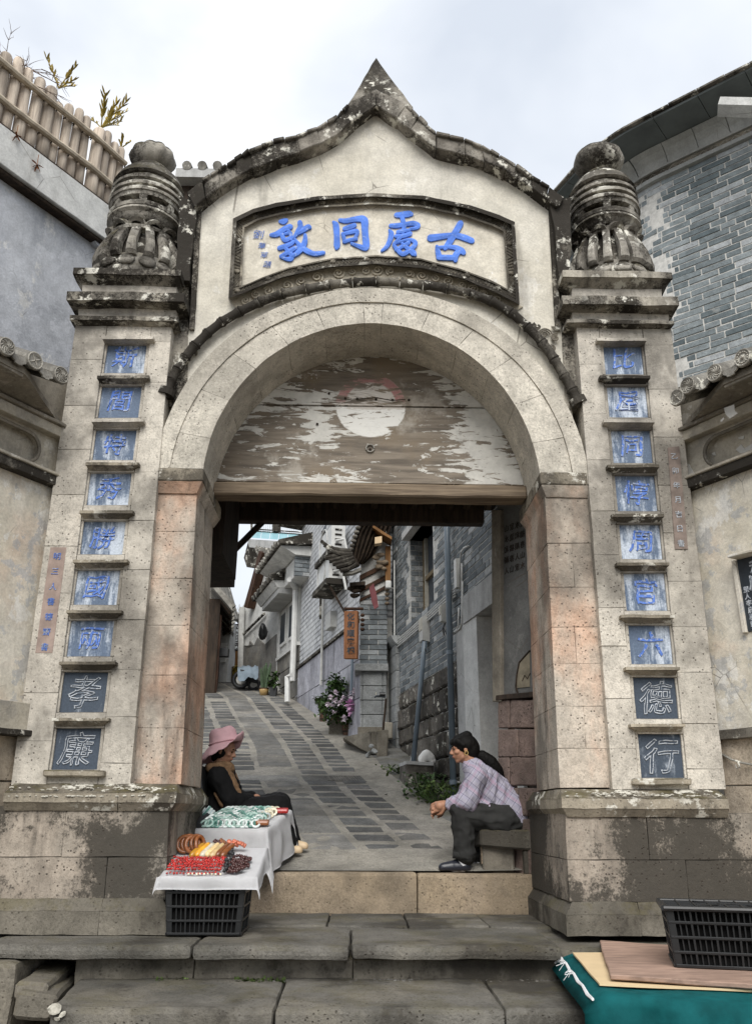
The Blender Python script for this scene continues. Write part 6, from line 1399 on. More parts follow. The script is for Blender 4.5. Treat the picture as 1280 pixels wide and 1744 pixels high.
for pix, lab in (((540, 922, 557, 957), 'upper white air conditioner on the pale brick house'), ((536, 972, 557, 1006), 'lower white air conditioner on the pale brick house')):
    t = thing('air_conditioner', lab, 'air conditioner', ac.hit(548, pix[3])); x0, y0, x1, y1 = pix; oo = .27; u0, z1_ = ac.uz(x0+3, y0, oo); u1 = u0 + .85; z0_ = ac.uz(x0+3, y1, oo)[1]
    app.sweep([(.06, z0_), (oo, z0_), (oo, z1_), (.06, z1_)], u0, u1, 'casing', M['whitepipe'], t)
    # the fan face looks down the lane wall; grille on the outer face
    ctr_ = ac.at(lerp(u0, u1, .42), (z0_+z1_)/2, oo+.004)
    MB().tube([ctr_ + ac.d*(.24*cos(a)) + Vector((0, 0, .24*sin(a))) for a in [2*pi*k/20 for k in range(21)]], .012, 5).build('fan_ring', M['boxgrey'], t)
    for k in range(4): zz = lerp(z0_, z1_, .15+.22*k); MB().box(0, .01, 0, .01, 0, .01).b.free(); p = ac.at(u1+.004, zz, lerp(.06, oo, .5)); MB().tube([p - ac.n*.05, p + ac.n*.05], .016, 5).build('side_port', M['dark'], t)
    app.sweep([(0, z0_-.10), (oo+.05, z0_-.10), (oo+.05, z0_-.02), (0, z0_-.02)], u0-.05, u1+.05, 'shelf', M['dark'], t)
    MB().tube([ac.at(u1, z0_-.10, oo), ac.at(u1, z0_-.5, .02)], .018, 5).build('strut', M['darktimber'], t)
    MB().tube([ac.at(u1+.01, z0_+.1, .2), ac.at(u1+.12, z0_+.1, .1), ac.at(u1+.14, z0_-.2, .04)], .02, 6).build('hose', M['whitepipe'], t)
ucl = ac.uz(557, 1000)[0]
MB().tube([ac.at(ucl, ac.uz(560, 930)[1], .06), ac.at(ucl, ac.uz(557, 1165)[1], .06)], .022, 7).build('downpipe', M['boxgrey'], h2)
MB().tube([ac.at(ucl-.14, ac.uz(560, 900)[1], .06), ac.at(ucl-.14, ac.uz(557, 1050)[1], .06)], .030, 7).build('downpipe', M['dark'], h2)
u0, z1_ = ac.uz(554, 1048, .1); u1, z0_ = ac.uz(562, 1067, .1); app.sweep([(0, z0_), (.1, z0_), (.1, z1_), (0, z1_)], u0, u1, 'junction_box', M['boxgrey'], h2)
MB().tube([ac.hit(603, 1040, .06), ac.hit(597, 1200, .06)], .02, 6).build('downpipe', M['pvc'], h2)
wx = [ac.hit(x, y, .012) for x, y in ((548, 905), (554, 893), (554, 905), (549, 914))]; MB().prism(wx, -ac.n*.03).build('window', M['plaque'], h2)
# eave of this house at the far end
app.sweep([(-.1, ac.uz(512, 905)[1]), (.45, ac.uz(512, 905)[1]+.05), (.45, ac.uz(512, 905)[1]+.3), (-.1, ac.uz(512, 905)[1]+.5)], uf-.1, uf+.35, 'end_eave', M['dark'], h2)
# ------------------------------------------------------------------ white house with small windows
wp = Plane(-1.2, 15.85, 163); wpp = PP(wp)
h3 = thing('plaster_house', 'white plaster house on stone base with two small dark windows and long tiled eave', 'house', (-1.2, 15.85, 2.4))
v0, v1 = wp.uz(476, 1080)[0], wp.uz(512, 1080)[0]; zb4 = (wp.uz(480, 1127)[1] + wp.uz(505, 1095)[1])/2; zs4 = wp.uz(490, 1022)[1]
wpp.sweep([(0, zb4), (0, zs4), (-.4, zs4), (-.4, zb4)], v0, v1, 'wall', M['housewhite'], h3)
z = zb4; k = 0
wpp.sweep([(-.01, 1.5), (-.01, zb4), (-.4, zb4), (-.4, 1.5)], v0, v1, 'base_core', M['joint'], h3)
while z > 2.0:
    u = v0 + (.3 if k % 2 else 0)
    while u < v1:
        a_, b_ = u, min(u+.62, v1); u += .62
        wpp.sweep([(.02, z-.30), (.02, z-.012), (-.02, z-.012), (-.02, z-.30)], a_+.006, b_-.006, 'base_stone', M['slab'], h3)
    z -= .306; k += 1
for x0, y0, x1, y1 in ((481, 1050, 486.5, 1092), (496, 1034, 502, 1080)):
    u0, z1_ = wp.uz(x0, y0); u1, z0_ = wp.uz(x1, y1); f = wpp.sweep([(.03, z0_-.06), (.03, z1_+.06), (-.02, z1_+.06), (-.02, z0_-.06)], u0-.06, u1+.06, 'window', M['housewhite'], h3); wpp.sweep([(.034, z0_), (.034, z1_), (.01, z1_), (.01, z0_)], u0, u1, 'pane', M['plaque'], f)
wpp.sweep([(0, zb4-.02), (.06, zb4-.02), (.06, zb4+.04), (0, zb4+.04)], v0, v1, 'sill', M['housewhite'], h3)
FO = .28
fu0, fu1 = wp.uz(475, 1010, FO)[0], wp.uz(502, 979, FO)[0]; fz0 = (wp.uz(475, 1012, FO)[1]+wp.uz(502, 979, FO)[1])/2; fz1 = (wp.uz(477, 982, FO)[1]+wp.uz(502, 949, FO)[1])/2
wpp.sweep([(-.3, zs4-.02), (-.02, zs4-.02), (-.02, fz1+.3), (-.3, fz1+.3)], fu0-1.2, fu1+.2, 'upper_wall', M['housewhite'], h3)
wpp.sweep([(-.2, fz0), (FO, fz0), (FO, fz1), (-.2, fz1)], fu0, fu1, 'fascia', M['housewhite'], h3)
z = fz0
k = 0
while z < fz1-.02:
    for o0, o1 in (((-.15, .05), (.06, FO+.01)) if k % 2 else ((-.15, -.03), (-.02, .14), (.15, FO+.01))): wpp.sweep([(o0, z+.006), (o1, z+.006), (o1, z+.07), (o0, z+.07)], fu1-.05, fu1+.03, 'quoin_brick', M['brickdark'], h3)
    z += .078; k += 1
ee1 = fu1 + .12
wpp.sweep([(-.2, fz1+.02), (FO+.03, fz1+.02), (.58, fz1+.16), (-.2, fz1+.22)], fu0-.5, ee1, 'eave_soffit', M['beam'], h3)
wpp.sweep([(-.2, fz1+.23), (.62, fz1+.17), (.64, fz1+.24), (-.3, fz1+.55)], fu0-.6, ee1+.1, 'roof', M['dark'], h3)
u = fu0-.55
while u < ee1: MB().tube([wp.at(u, fz1+.22, .66), wp.at(u, fz1+.58, -.3)], .055, 7).build('roof_tile', M['rooftile'], h3); u += .2
MB().tube([wp.at(v1-.1, zs4-.05, .10), wp.at(v1-.1, wp.uz(508, 1160)[1], .10)], .055, 8).build('downpipe', M['whitepipe'], h3)
MB().tube([wp.at(v1-.1, zs4-.05, .10), wp.at(v1+.25, zs4+.02, .3)], .055, 8).build('downpipe', M['whitepipe'], h3)
MB().tube([wp.hit(496, 1150, .25), wp.hit(489, 1153, .3), wp.hit(489, 1196, .3)], .045, 7).build('downpipe', M['whitepipe'], h3)
# canopy over the recessed door beyond
CO = .38
uc0, uc1 = wp.uz(446, 1038, CO)[0], wp.uz(474, 1013, CO)[0]; cz = (wp.uz(446, 1038, CO)[1]+wp.uz(474, 1013, CO)[1])/2
wpp.sweep([(-.1, cz), (CO, cz), (CO, cz+.10), (-.1, cz+.10)], uc0, uc1, 'door_canopy', M['concrete'], h3); wpp.sweep([(-.1, cz+.105), (CO+.02, cz+.105), (CO+.12, cz+.24), (-.1, cz+.26)], uc0-.1, uc1, 'canopy_soffit', M['beam'], h3); wpp.sweep([(-.1, cz+.27), (CO+.16, cz+.245), (CO+.18, cz+.32), (-.1, cz+.62)], uc0-.25, uc1+.05, 'canopy_roof', M['dark'], h3)
for k in range(7): p = wp.at(lerp(uc0-.2, uc1, k/6), cz+.30, CO+.18); MB().tube([p, p - wp.n*.6 + Vector((0, 0, .3))], .05, 6).build('roof_tile', M['rooftile'], h3)
for k in range(4): MB().ball(wp.at(uc1+.05, cz+.34+.06*k, CO-.1*k), .07, 2, (1, 1, .7)).rough(.02, 9, None, k).build('ridge_ornament', M['coping'], h3)
wpp.sweep([(-.5, 2.2), (-.5, cz), (-.6, cz), (-.6, 2.2)], uc0-.2, v0, 'door_recess', M['panelstone'], h3); wpp.sweep([(0.02, 2.2), (.02, cz), (-.5, cz), (-.5, 2.2)], v0-.16, v0-.005, 'recess_jamb', M['housewhite'], h3)
MB().tube([wp.hit(464, 1065, .0), wp.hit(464, 1165, .0)], .05, 7).build('blue_downpipe', M['pvc'], h3)
# ------------------------------------------------------------------ cream gabled house with roof terrace, far end
cp = Plane(-2.3, 18.4, 150); cpp = PP(cp)
h4 = thing('cream_gable_house', 'cream gabled house with grey tiled roof closing the lane above the covered scooter', 'house', (-2.3, 18.4, 3.1))
A_ = [cp.hit(x, y) for x, y in ((413, 1160), (412, 1040), (441, 945), (462, 965), (478, 1010), (470, 1160))]; MB().prism(A_, -cp.n*3).build('gable_wall', M['housewhite'], h4)
A_ = [cp.hit(x, y, .03) for x, y in ((412, 1160), (412, 1100), (422, 1104), (425, 1092), (432, 1100), (438, 1086), (450, 1098), (470, 1080), (470, 1160))]
mb = MB(); mb.prism(A_, -cp.n*.1); bmesh.ops.triangulate(mb.b, faces=mb.b.faces[:]); mb.build('stone_base', M['slab'], h4)
vg = [cp.hit(x, y, .18) for x, y in ((415, 1034), (441, 938), (446, 941), (421, 1036))]; MB().prism(vg, -cp.n*.5).build('verge_board', M['redwood'], h4)
rf = [cp.hit(438, 935, -.0), cp.hit(482, 938, -1.5), cp.hit(470, 990, .3), cp.hit(462, 975, .3)]
mb = MB(); mb.prism([cp.hit(438, 934), cp.hit(486, 940), cp.hit(466, 980)], -cp.n*.05 + Vector((0, 0, .02))); mb.build('roof', M['dark'], h4)
for k in range(11):
    t = k/10; a_, b_ = cp.hit(lerp(438, 486, t), lerp(934, 940, t), .05), cp.hit(lerp(460, 470, t), lerp(972, 985, t), .05); MB().tube([a_, b_], .075, 6).rough(.02, 9, .2, k).build('roof_tile', M['rooftile'], h4)
rd = [cp.hit(x, y, .08) for x, y in ((421, 918), (484, 922), (489, 939), (460, 934), (424, 932))]; MB().prism(rd, -cp.n*.6).build('ridge_wall', M['concrete'], h4)
sd = [cp.hit(x, y, -.3) for x, y in ((415, 950), (423, 920), (428, 925), (420, 966))]; MB().prism(sd, -cp.n*2).build('side_gutter', M['dark'], h4)
cab2 = MB().tube([cp.hit(415, 1080, .06), cp.hit(432, 1063, .06), cp.hit(450, 1045, .06)], .03, 6).build('wall_cable', M['dark'], h4)
MB().ball(cp.hit(448, 1075, .2), .16, 2, (.5, 1, 1.2)).rough(.04, 6).build('wall_lamp', M['plastic'], h4)
tr_ = thing('roof_terrace', 'roof terrace with blue glass panels and white railing above the far houses', 'terrace', cp.hit(470, 920, -3)); YT2 = 22.5
M['glassblue'] = plain('blue_glass', (.22, .38, .42), .15, .5, .1, 2); M['railwhite'] = plain('white_rail', (.62, .66, .68), .5, .3)
for k in range(6): 
    x0, x1 = 429+15*k, 443+15*k; A = [P(x0+2, 905+1.1*k, YT2), P(x1+2, 906+1.1*k, YT2), P(x1, 917+1.1*k, YT2-.3), P(x0, 916+1.1*k, YT2-.3)]; MB().hexa(A, [p + Vector((0, .05, .05)) for p in A]).build('glass_panel', M['glassblue'], tr_)
for y in (901, 905): MB().tube([P(429, y, YT2), P(520, y+6, YT2)], .02, 5).build('rail', M['dark'], tr_)
for k in range(24): x = 430+3.7*k; MB().tube([P(x, 885, YT2+.1), P(x, 904+k*.25, YT2+.1)], .012, 5).build('baluster', M['railwhite'], tr_)
for x in (428, 439, 469, 476): MB().tube([P(x, 860, YT2), P(x, 906, YT2)], .03 if x != 469 else .09, 6).build('post', M['dark'], tr_)
# ------------------------------------------------------------------ far end: sign, pole, left houses
fy = 19.5
fs = thing('banner_sign', 'dark brown vertical sign with white writing at the far end of the lane', 'sign', P(403, 1108, fy)); A = [P(395.5, 1062, fy), P(411.5, 1063, fy), P(409.5, 1108, fy), P(394, 1107, fy)]
MB().hexa(A, [p + Vector((0, .12, 0)) for p in A]).build('board', plain('sign_brown', (.035, .024, .026), .6), fs)
for i, ch in enumerate('八福悦荟客栈'): glyphs(ch, 'sign_character', M['railwhite'], fs, P(402.6-.2*i, 1067.5+7.1*i, fy-.01), .085, ex=.003, bold=.03)
MB().tube([P(395, 1106, fy), P(391, 1160, fy)], .03, 7).build('pole', M['whitepipe'], fs)
fw = thing('far_house', 'small far house with an orange door behind the brown sign', 'house', P(400, 1150, fy+1)); 
def fb_(name, m, x0, y0, x1, y1, Y, d, par): a_, b_ = P(x0, y0, Y), P(x1, y1, Y); return MB().box(a_.x, b_.x, Y, Y+d, b_.z, a_.z).build(name, m, par)
fb_('wall', M['concrete'], 383, 1075, 416, 1165, fy+1, 1, fw); fb_('door', M['orangewood'], 396, 1108, 410, 1160, fy+.9, .1, fw)
mb = MB(); mb.prism([P(x, y, fy+.6) for x, y in ((394, 1045), (400, 1043), (414, 1050), (414, 1073), (404, 1058))], (0, 1, 0)); mb.build('roof', M['dark'], fw)
MB().tube([P(412, 1035, fy-.8), P(409, 1160, fy-.8)], .07, 7).build('downpipe', M['boxgrey'], fw)
bush('yellow_plant', 'yellow and green plant before the orange door of the far house', (402, 1145), fy-.2, 7, 13, 240, 41, M['ochreleaf'], .06, .12)
tree = thing('distant_tree', 'thin bare tree top in the gap beyond the far house', 'tree', P(394, 1060, 24)); 
mb = MB(); random.seed(5)
for k in range(26): a_ = P(395, 1062, 24); d = Vector((random.gauss(0, .5), 0, 1)).normalized(); mb.tube([a_, a_ + d*.25 + Vector((random.gauss(0, .1), 0, 0)), a_ + d*random.uniform(.3, .7)], [.02, .012, .006], 4)
mb.build('branches', M['boxgrey'], tree)
lf2 = Plane(-2.72, 16.5, 171.5); lpp = PP(lf2)
h5 = thing('left_lane_house', 'left lane house with dark timber shutters and a shaded tiled eave', 'house', (-2.72, 16.5, 2.5)); 
lpp.sweep([(0, .2), (0, 4.4), (-.4, 4.4), (-.4, .2)], -5.5, 0, 'wall', M['darktimber'], h5)
ze5 = lf2.uz(374, 1045)[1]
for k in range(8): a_, b_ = lf2.at(-.6*k, ze5+.3, .0), lf2.at(-.6*k, ze5+.03, .22); MB().tube([a_, b_], .05, 6).build('rafter', M['rafter'], h5)
lpp.sweep([(-.2, ze5+.5), (.24, ze5+.02), (.24, ze5+.12), (-.2, ze5+.62)], -4.5, .3, 'eave', M['rooftile'], h5)
for k in range(12): u = -.4*k+.1; MB().tube([lf2.at(u, ze5+.12, .26), lf2.at(u, ze5+.7, -.3)], .07, 6).build('roof_tile', M['rooftile'], h5)
for k in range(6): lpp.sweep([(.0, road_z(16)-.6), (.04, road_z(16)-.6), (.04, ze5), (0, ze5)], -.55-.55*k, -.05-.55*k, 'shutter', M['redwood'], h5)
a_ = lf2.at(-.4, road_z(16.1)+1.0, .06); MB().box(a_.x-.1, a_.x+.16, a_.y-.1, a_.y+.1, a_.z-.12, a_.z+.04).build('meter_box', M['plastic'], h5)
lpp.sweep([(-.42, -.2), (-.42, 3.3), (-.8, 3.3), (-.8, -.2)], -9.9, -5.45, 'near_wall', M['housewhite'], h5); lpp.sweep([(-.15, 3.2), (-.15, 3.28), (-.9, 3.75), (-.9, 3.6)], -9.9, -5.4, 'near_roof', M['rooftile'], h5); lpp.sweep([(-.40, .2), (-.40, 2.2), (-.42, 2.2), (-.42, .2)], -8.4, -7.3, 'near_door', M['redwood'], h5)
h6 = thing('left_far_house', 'pale far house on the left beyond the timber shutters', 'house', (-3.2, 18.6, 3.2)); fb_('wall', M['concrete'], 340, 1050, 386, 1165, 18.6, 1, h6); fb_('panel', M['housewhite'], 372, 1095, 384, 1128, 18.55, .05, h6)
mb = MB(); mb.prism([P(x, y, 18.3) for x, y in ((340, 985), (374, 992), (391, 1052), (386, 1056), (376, 1040), (340, 1040))], (0, 1.5, .3)); mb.build('roof', M['rooftile'], h6)
MB().prism([P(x, y, 18.5) for x, y in ((376, 1072), (392, 1070), (390, 1078), (380, 1082))], (0, .6, 0)).build('awning', M['dark'], h6)
# ------------------------------------------------------------------ covered scooter and pots
M['tarp'] = plain('grey_blue_tarp', (.16, .20, .235), .5, .4, .25, 3)
q = PR(424, 1176); sy = q.y
sc = thing('covered_scooter', 'parked scooter under a grey blue tarpaulin at the upper end of the lane', 'scooter', q)
mb = MB(); gridv = []
for i in range(13):
    row = []
    for j in range(11):
        u, v = i/12, j/10; x = lerp(405, 440, u); top_ = 1134 + 5*abs(u-.45) - 3*(u > .75); y = lerp(top_, 1158 - 6*abs(u-.3) + 3*sin(u*9), abs(2*v-1)); Yd = sy + (v-.5)*.7*(1 if .1 < v < .9 else 1.05); row.append(mb.b.verts.new(P(x, y + 1.2*sin(i*1.9+j), Yd)))
    gridv.append(row)
for i in range(12):
    for j in range(10): mb.b.faces.new((gridv[i][j], gridv[i+1][j], gridv[i+1][j+1], gridv[i][j+1]))
mb.rough(.015, 5, None).build('tarpaulin', M['tarp'], sc, smooth=True)
for x in (432, 410):
    w_ = P(x, 1166 if x == 432 else 1158, sy); k = (P(x+1, 1166, sy)-w_).x; mb = MB(); R0 = 8.5*k; mb.tube([w_ + Vector((R0*cos(a), 0, R0*sin(a))) for a in [2*pi*i/18 for i in range(19)]], 2.4*k, 7, cap=False); wh = mb.build('wheel', M['plastic'], sc, smooth=True); MB().cyl(w_ - Vector((0, .03, 0)), w_ + Vector((0, .03, 0)), R0*.62, 12).build('rim', M['boxgrey'], wh)
MB().hexa([P(x, y, sy-.12) for x, y in ((409, 1140), (438, 1146), (437, 1164), (412, 1160))], [P(x, y, sy+.12) for x, y in ((409, 1140), (438, 1146), (437, 1164), (412, 1160))]).build('body', M['plastic'], sc)
q = PR(449, 1185); k = (P(450, 1185, q.y)-P(449, 1185, q.y)).x
cc_ = thing('potted_cactus', 'tall cactus in an ochre glazed pot beside the covered scooter', 'cactus', q); M['pot'] = plain('ochre_pot', (.36, .24, .10), .4, .4); M['cactus'] = plain('cactus_skin', (.06, .09, .05), .7, .3, .25, 10)
MB().lathe([(6.2*k, 0), (8*k, 7*k), (8.3*k, 12*k), (7.4*k, 12.4*k), (6.8*k, 10*k)], q, 16).build('pot', M['pot'], cc_, smooth=True); MB().lathe([(8.4*k, 10.6*k), (8.9*k, 12.4*k)], q, 16, inner=.92).build('pot_rim', M['redwood'], cc_)
for dx, h, ln in ((-5, 40, -4), (-2, 46, -1), (1, 52, 1), (4, 44, 4), (7, 50, 6), (3, 30, -2)):
    b_ = q + Vector((dx*k*.5, random.uniform(-.05, .05), 11*k)); MB().tube([b_, b_ + Vector((ln*k*.5, 0, h*k*.4)), b_ + Vector((ln*k, 0, h*k*.8)), b_ + Vector((ln*k, 0, h*k*.88))], [2.2*k, 2.7*k, 2.3*k, .8*k], 6).build('cactus_arm', M['cactus'], cc_)
q = PR(464, 1187); pl2 = thing('square_planter', 'black square planter with a dark leafy plant beside the cactus pot', 'planter', q); k = (P(465, 1185, q.y)-P(464, 1185, q.y)).x
MB().hexa([(q.x-6*k, q.y, q.z+17*k), (q.x+6*k, q.y, q.z+17*k), (q.x+5*k, q.y, q.z), (q.x-5*k, q.y, q.z)], [(q.x-6*k, q.y+.25, q.z+17*k), (q.x+6*k, q.y+.25, q.z+17*k), (q.x+5*k, q.y+.25, q.z), (q.x-5*k, q.y+.25, q.z)]).build('box', M['plastic'], pl2)
mb = MB(); random.seed(77)
for i in range(120): blade(mb, q + Vector((random.gauss(0, 4*k), .1+random.gauss(0, .06), 17*k + random.random()*26*k)), Vector((random.gauss(0, 1), random.gauss(-.3, .8), random.gauss(.4, .6))).normalized(), .10, .05, -.3)
mb.build('leaves', M['leaf'], pl2)
# ------------------------------------------------------------------ vendor's crates, cloths and wares
M['cloth'] = plain('white_cloth', (.80, .80, .81), .9, .1, .06, 9, .35)
M['teal'] = plain('teal_cloth', (.012, .16, .17), .8, .2, .3, 7, .5)
M['shade_fill'] = plain('black_shade_fill', (.006, .006, .006), .9, .1)
def crate(name, label, x0, x1, y0, y1, z0, z1, nx, nz, lid=False, group=None, handle=True):
    t = thing(name, label, 'crate', ((x0+x1)/2, (y0+y1)/2, z0)); m = M['plastic']; tp = .022   # walls lean in towards the base
    def wall(a, b, inn, n, nm):
        """a,b: top corners; inn: inward vector"""
        a, b = Vector(a), Vector(b); H = z1-z0
        pt = lambda s, h, o=0: a.lerp(b, s) + inn*(tp*(1-h) + o) + (b-a).normalized()*(tp*(1-h)*(1-2*s)) + Vector((0, 0, -H*(1-h)))
        for k in range(nz+1):
            h = k/nz; hh = .010/H if 0 < k < nz else .022/H; lo, hi = max(0, h-hh*.6), min(1, h+hh*.6)
            o = -.010 if k in (0, nz) else -.006
            A = [pt(0, hi, o), pt(1, hi, o), pt(1, lo, o), pt(0, lo, o)]; MB().hexa(A, [p + inn*.018 for p in A]).bevel(.0025).build('crate_rail', m, t)
        for k in range(n+1):
            s = k/n; w = (.030 if k in (0, n) else .0045)/(b-a).length; l, r = max(0, s-w), min(1, s+w); A = [pt(l, 1, -.004), pt(r, 1, -.004), pt(r, 0, -.004), pt(l, 0, -.004)]; MB().hexa(A, [p + inn*.014 for p in A]).build('crate_post', m, t)
        mb = MB(); q = n*4
        for k in range(1, q):
            if k % 4 == 0: continue
            s = k/q; w = .0030/(b-a).length; A = [pt(s-w, 1, .004), pt(s+w, 1, .004), pt(s+w, 0, .004), pt(s-w, 0, .004)]; mb.hexa(A, [p + inn*.008 for p in A])
        mb.build('crate_bars', m, t)
        if handle: A = [pt(.36, .97, .0), pt(.64, .97, .0), pt(.64, .80, .0), pt(.36, .80, .0)]; MB().hexa(A, [p + inn*.01 for p in A]).bevel(.004).build('handle_plate', m, t)
    wall((x0, y0, z1), (x1, y0, z1), Vector((0, 1, 0)), nx, 'front'); wall((x1, y0, z1), (x1, y1, z1), Vector((-1, 0, 0)), max(2, int(nx*.7)), 'side'); wall((x1, y1, z1), (x0, y1, z1), Vector((0, -1, 0)), nx, 'back'); wall((x0, y1, z1), (x0, y0, z1), Vector((1, 0, 0)), max(2, int(nx*.7)), 'side')
    MB().box(x0+.034, x1-.034, y0+.034, y1-.034, z0+.014, z1-.02).build('shade_fill', M['shade_fill'], t)  # added black box darkens the crate inside and blocks light through the bars
    if lid:
        MB().box(x0-.004, x1+.004, y0-.004, y1+.004, z1-.006, z1+.002).bevel(.003).build('base_plate', m, t)
        rim = MB(); 
        for a, b in (((x0-.01, y0-.01), (x1+.01, y0-.01)), ((x1+.01, y0-.01), (x1+.01, y1+.01)), ((x1+.01, y1+.01), (x0-.01, y1+.01)), ((x0-.01, y1+.01), (x0-.01, y0-.01))): rim.tube([(*a, z1-.002), (*b, z1-.002)], .012, 8)
        rim.build('base_rim', m, t)
        for k in range(1, 9): x = lerp(x0, x1, k/9); MB().box(x-.003, x+.003, y0+.01, y1-.01, z1+.002, z1+.007).build('base_rib', m, t)
        for k in range(1, 5): y = lerp(y0, y1, k/5); MB().box(x0+.01, x1-.01, y-.003, y+.003, z1+.002, z1+.0065).build('base_rib', m, t)
        for s in (-1, 1): MB().tube([(lerp(x0, x1, .5)-.16, lerp(y0, y1, .5)-s*.10, z1+.006), (lerp(x0, x1, .5)+.16, lerp(y0, y1, .5)+s*.10, z1+.006)], .004, 4).build('base_rib', m, t)
    else: MB().box(x0+.03, x1-.03, y0+.03, y1-.03, z0+.005, z0+.012).build('floor', m, t)
    return t
cy0 = 5.055; q0, q1 = P(283, 1500, cy0), P(419, 1500, cy0); zc1 = P(350, 1497, cy0).z
crate('plastic_crate', 'black slatted plastic crate under the cloth of red beads', q0.x, q1.x, cy0, cy0+.36, -.236, zc1, 4, 4)
def cloth(name, label, x0, x1, y0, y1, z, ovl, ovr, ovf, ovb, seed, fold=.03, n=58, skew=0., cat_='cloth'):
    mb = MB(); W, D = x1-x0, y1-y0; gx = [(-ovl) + (W+ovl+ovr)*i/n for i in range(n+1)]; m_ = int(n*.8); gy = [(-ovf) + (D+ovf+ovb)*j/m_ for j in range(m_+1)]; V = []
    for j, v in enumerate(gy):
        row = []
        for i, u in enumerate(gx):
            ex = max(0, -u, u-W); ey = max(0, -v, v-D); cxp = min(max(u, 0), W); cyp = min(max(v, 0), D); sx = -1 if u < 0 else 1; sy = -1 if v < 0 else 1
            drop = sqrt(ex*ex+ey*ey) if ex and ey else ex+ey; wob = noise.noise(Vector((u*7+seed, v*7, seed)))
            fl = fold*min(1, drop/.1)*(sin((u if ey > ex else v)*26+seed)*.35 + wob)
            ox = sx*(.012*min(1, ex/.03) + (.10*ex if ex else 0)) if ex else 0; oy = sy*(.012*min(1, ey/.03) + .08*ey) if ey else 0
            if ey >= ex and ey: oy += sy*fl
            elif ex: ox += sx*fl
            if ex and ey: k = .55; ox = sx*(ex*k*.35+.012); oy = sy*(ey*k*.35+.012)
            row.append(mb.b.verts.new((x0+cxp+ox+skew*cyp, y0+cyp+oy, z + .004*wob - max(0, drop-.008)*(.97))))
        V.append(row)
    for j in range(m_):
        for i in range(n): mb.b.faces.new((V[j][i], V[j][i+1], V[j+1][i+1], V[j+1][i]))
    bmesh.ops.solidify(mb.b, geom=mb.b.faces[:], thickness=.0025)
    return tag(mb.build(name, M['cloth'], None, smooth=True), label, cat_)
def tilt(objs, y0, k):
    for o in objs:
        for o_ in [o]+list(o.children):
            if o_.type == 'MESH':
                for v in o_.data.vertices: v.co.z += k*max(0, min(.6, v.co.y-y0))
before = set(COL.objects)
bx0, bx1 = q0.x-.035, q1.x+.05
cloth('white_cloth', 'white cloth spread over the front crate under red and amber beads', bx0, bx1, cy0-.012, cy0+.50, zc1+.012, .07, .10, .075, .04, 3.3, .02)
FRONT = [o for o in COL.objects if o not in before]
# back table: low box with its own cloth
ty0 = 6.02; t0, t1 = P(336, 1415, ty0), P(452, 1415, ty0); zt1 = P(400, 1413, ty0).z
MB().hexa([(bx0+.04, cy0+.02, zc1+.004), (bx1-.12, cy0+.02, zc1+.004), (bx1-.12, cy0+.02, zc1-.004), (bx0+.04, cy0+.02, zc1-.004)], [(bx0+.04, cy0+.46, zc1+.112), (bx1-.12, cy0+.46, zc1+.112), (bx1-.12, cy0+.46, zc1-.004), (bx0+.04, cy0+.46, zc1-.004)]).build('display_wedge', M['board'], [o for o in COL.objects if o.name == 'plastic_crate'][0])
tb = thing('low_table', 'low wooden table hidden under the white cloth of jade bracelets', 'table', ((t0.x+t1.x)/2, ty0+.3, .02)); MB().box(t0.x-.02, t1.x-.01, ty0+.02, ty0+.56, zt1-.03, zt1-.004).build('table_top', M['board'], tb)
for x in (t0.x+.03, t1.x-.06):
    for y in (ty0+.06, ty0+.50): MB().box(x, x+.035, y, y+.035, .0, zt1-.03).build('leg', M['board'], tb)
MB().box(t0.x+.02, t1.x-.05, ty0+.06, ty0+.5, .0, zt1-.04).build('lower_box', M['board'], tb)
before = set(COL.objects)
cloth('white_cloth', 'white cloth hanging to the ground over the table of jade bracelets', t0.x-.03, t1.x, ty0, ty0+.58, zt1, .06, .30, .27, .1, 8.1, .022, skew=.20)
BACK = [o for o in COL.objects if o not in before]; before = set(COL.objects)
# ---- beads and bracelets
def bead(name, c, g=.25, sp=.6): return plain(name, c, g, sp, .2, 40, 0, 0, .25)
M['redbead'] = bead('red_bead', (.42, .018, .014)); M['amber'] = bead('amber', (.62, .30, .03)); M['honey'] = bead('honey_bead', (.60, .44, .22)); M['darkbead'] = bead('dark_bead', (.055, .018, .016)); M['brownbead'] = bead('brown_bead', (.24, .085, .03)); M['jade'] = bead('jade', (.33, .47, .42), .2); M['palejade'] = bead('pale_jade', (.62, .68, .66), .2); M['greenjade'] = bead('green_jade', (.10, .23, .19), .2); M['coral'] = bead('coral', (.55, .16, .09)); M['ivory'] = bead('ivory_bead', (.74, .68, .52))
BALL = MB().ball((0, 0, 0), 1, 1).b
def strand(name, label, pts, r, m, cat_, group=None, jitter=.0):
    """beads threaded one after another along a path, one mesh per string"""
    mb = MB(); d = 0; L = 0; pts = [Vector(p) for p in pts]
    for a, b in zip(pts[:-1], pts[1:]):
        n = max(1, int((b-a).length/(r*1.85)))
        for k in range(n): mb.ball(a.lerp(b, k/n) + Vector((random.gauss(0, jitter), random.gauss(0, jitter), abs(random.gauss(0, jitter)))), r*random.uniform(.88, 1.08), 1)
    return tag(mb.build(name, m, None, smooth=True), label, cat_, group)
ztop = zc1 + .018; XL, XR = bx0, bx1
fx = lambda u: lerp(XL+.0, XR-.01, u)
for k in range(11):   # red strings laid side by side, running across the cloth
    yy = cy0 + .005 + .021*k; u0, u1 = .06+.012*random.random()+.006*k, .66+.01*random.random(); pts = [(fx(lerp(u0, u1, i/8)), yy + .006*sin(i*1.3+k), ztop + .006 + .012*(k % 3)) for i in range(9)]
    strand('bead_string', 'string of red beads lying with the others on the front cloth', pts, .0072, M['redbead'], 'beads', 'strings of red beads', .0022)
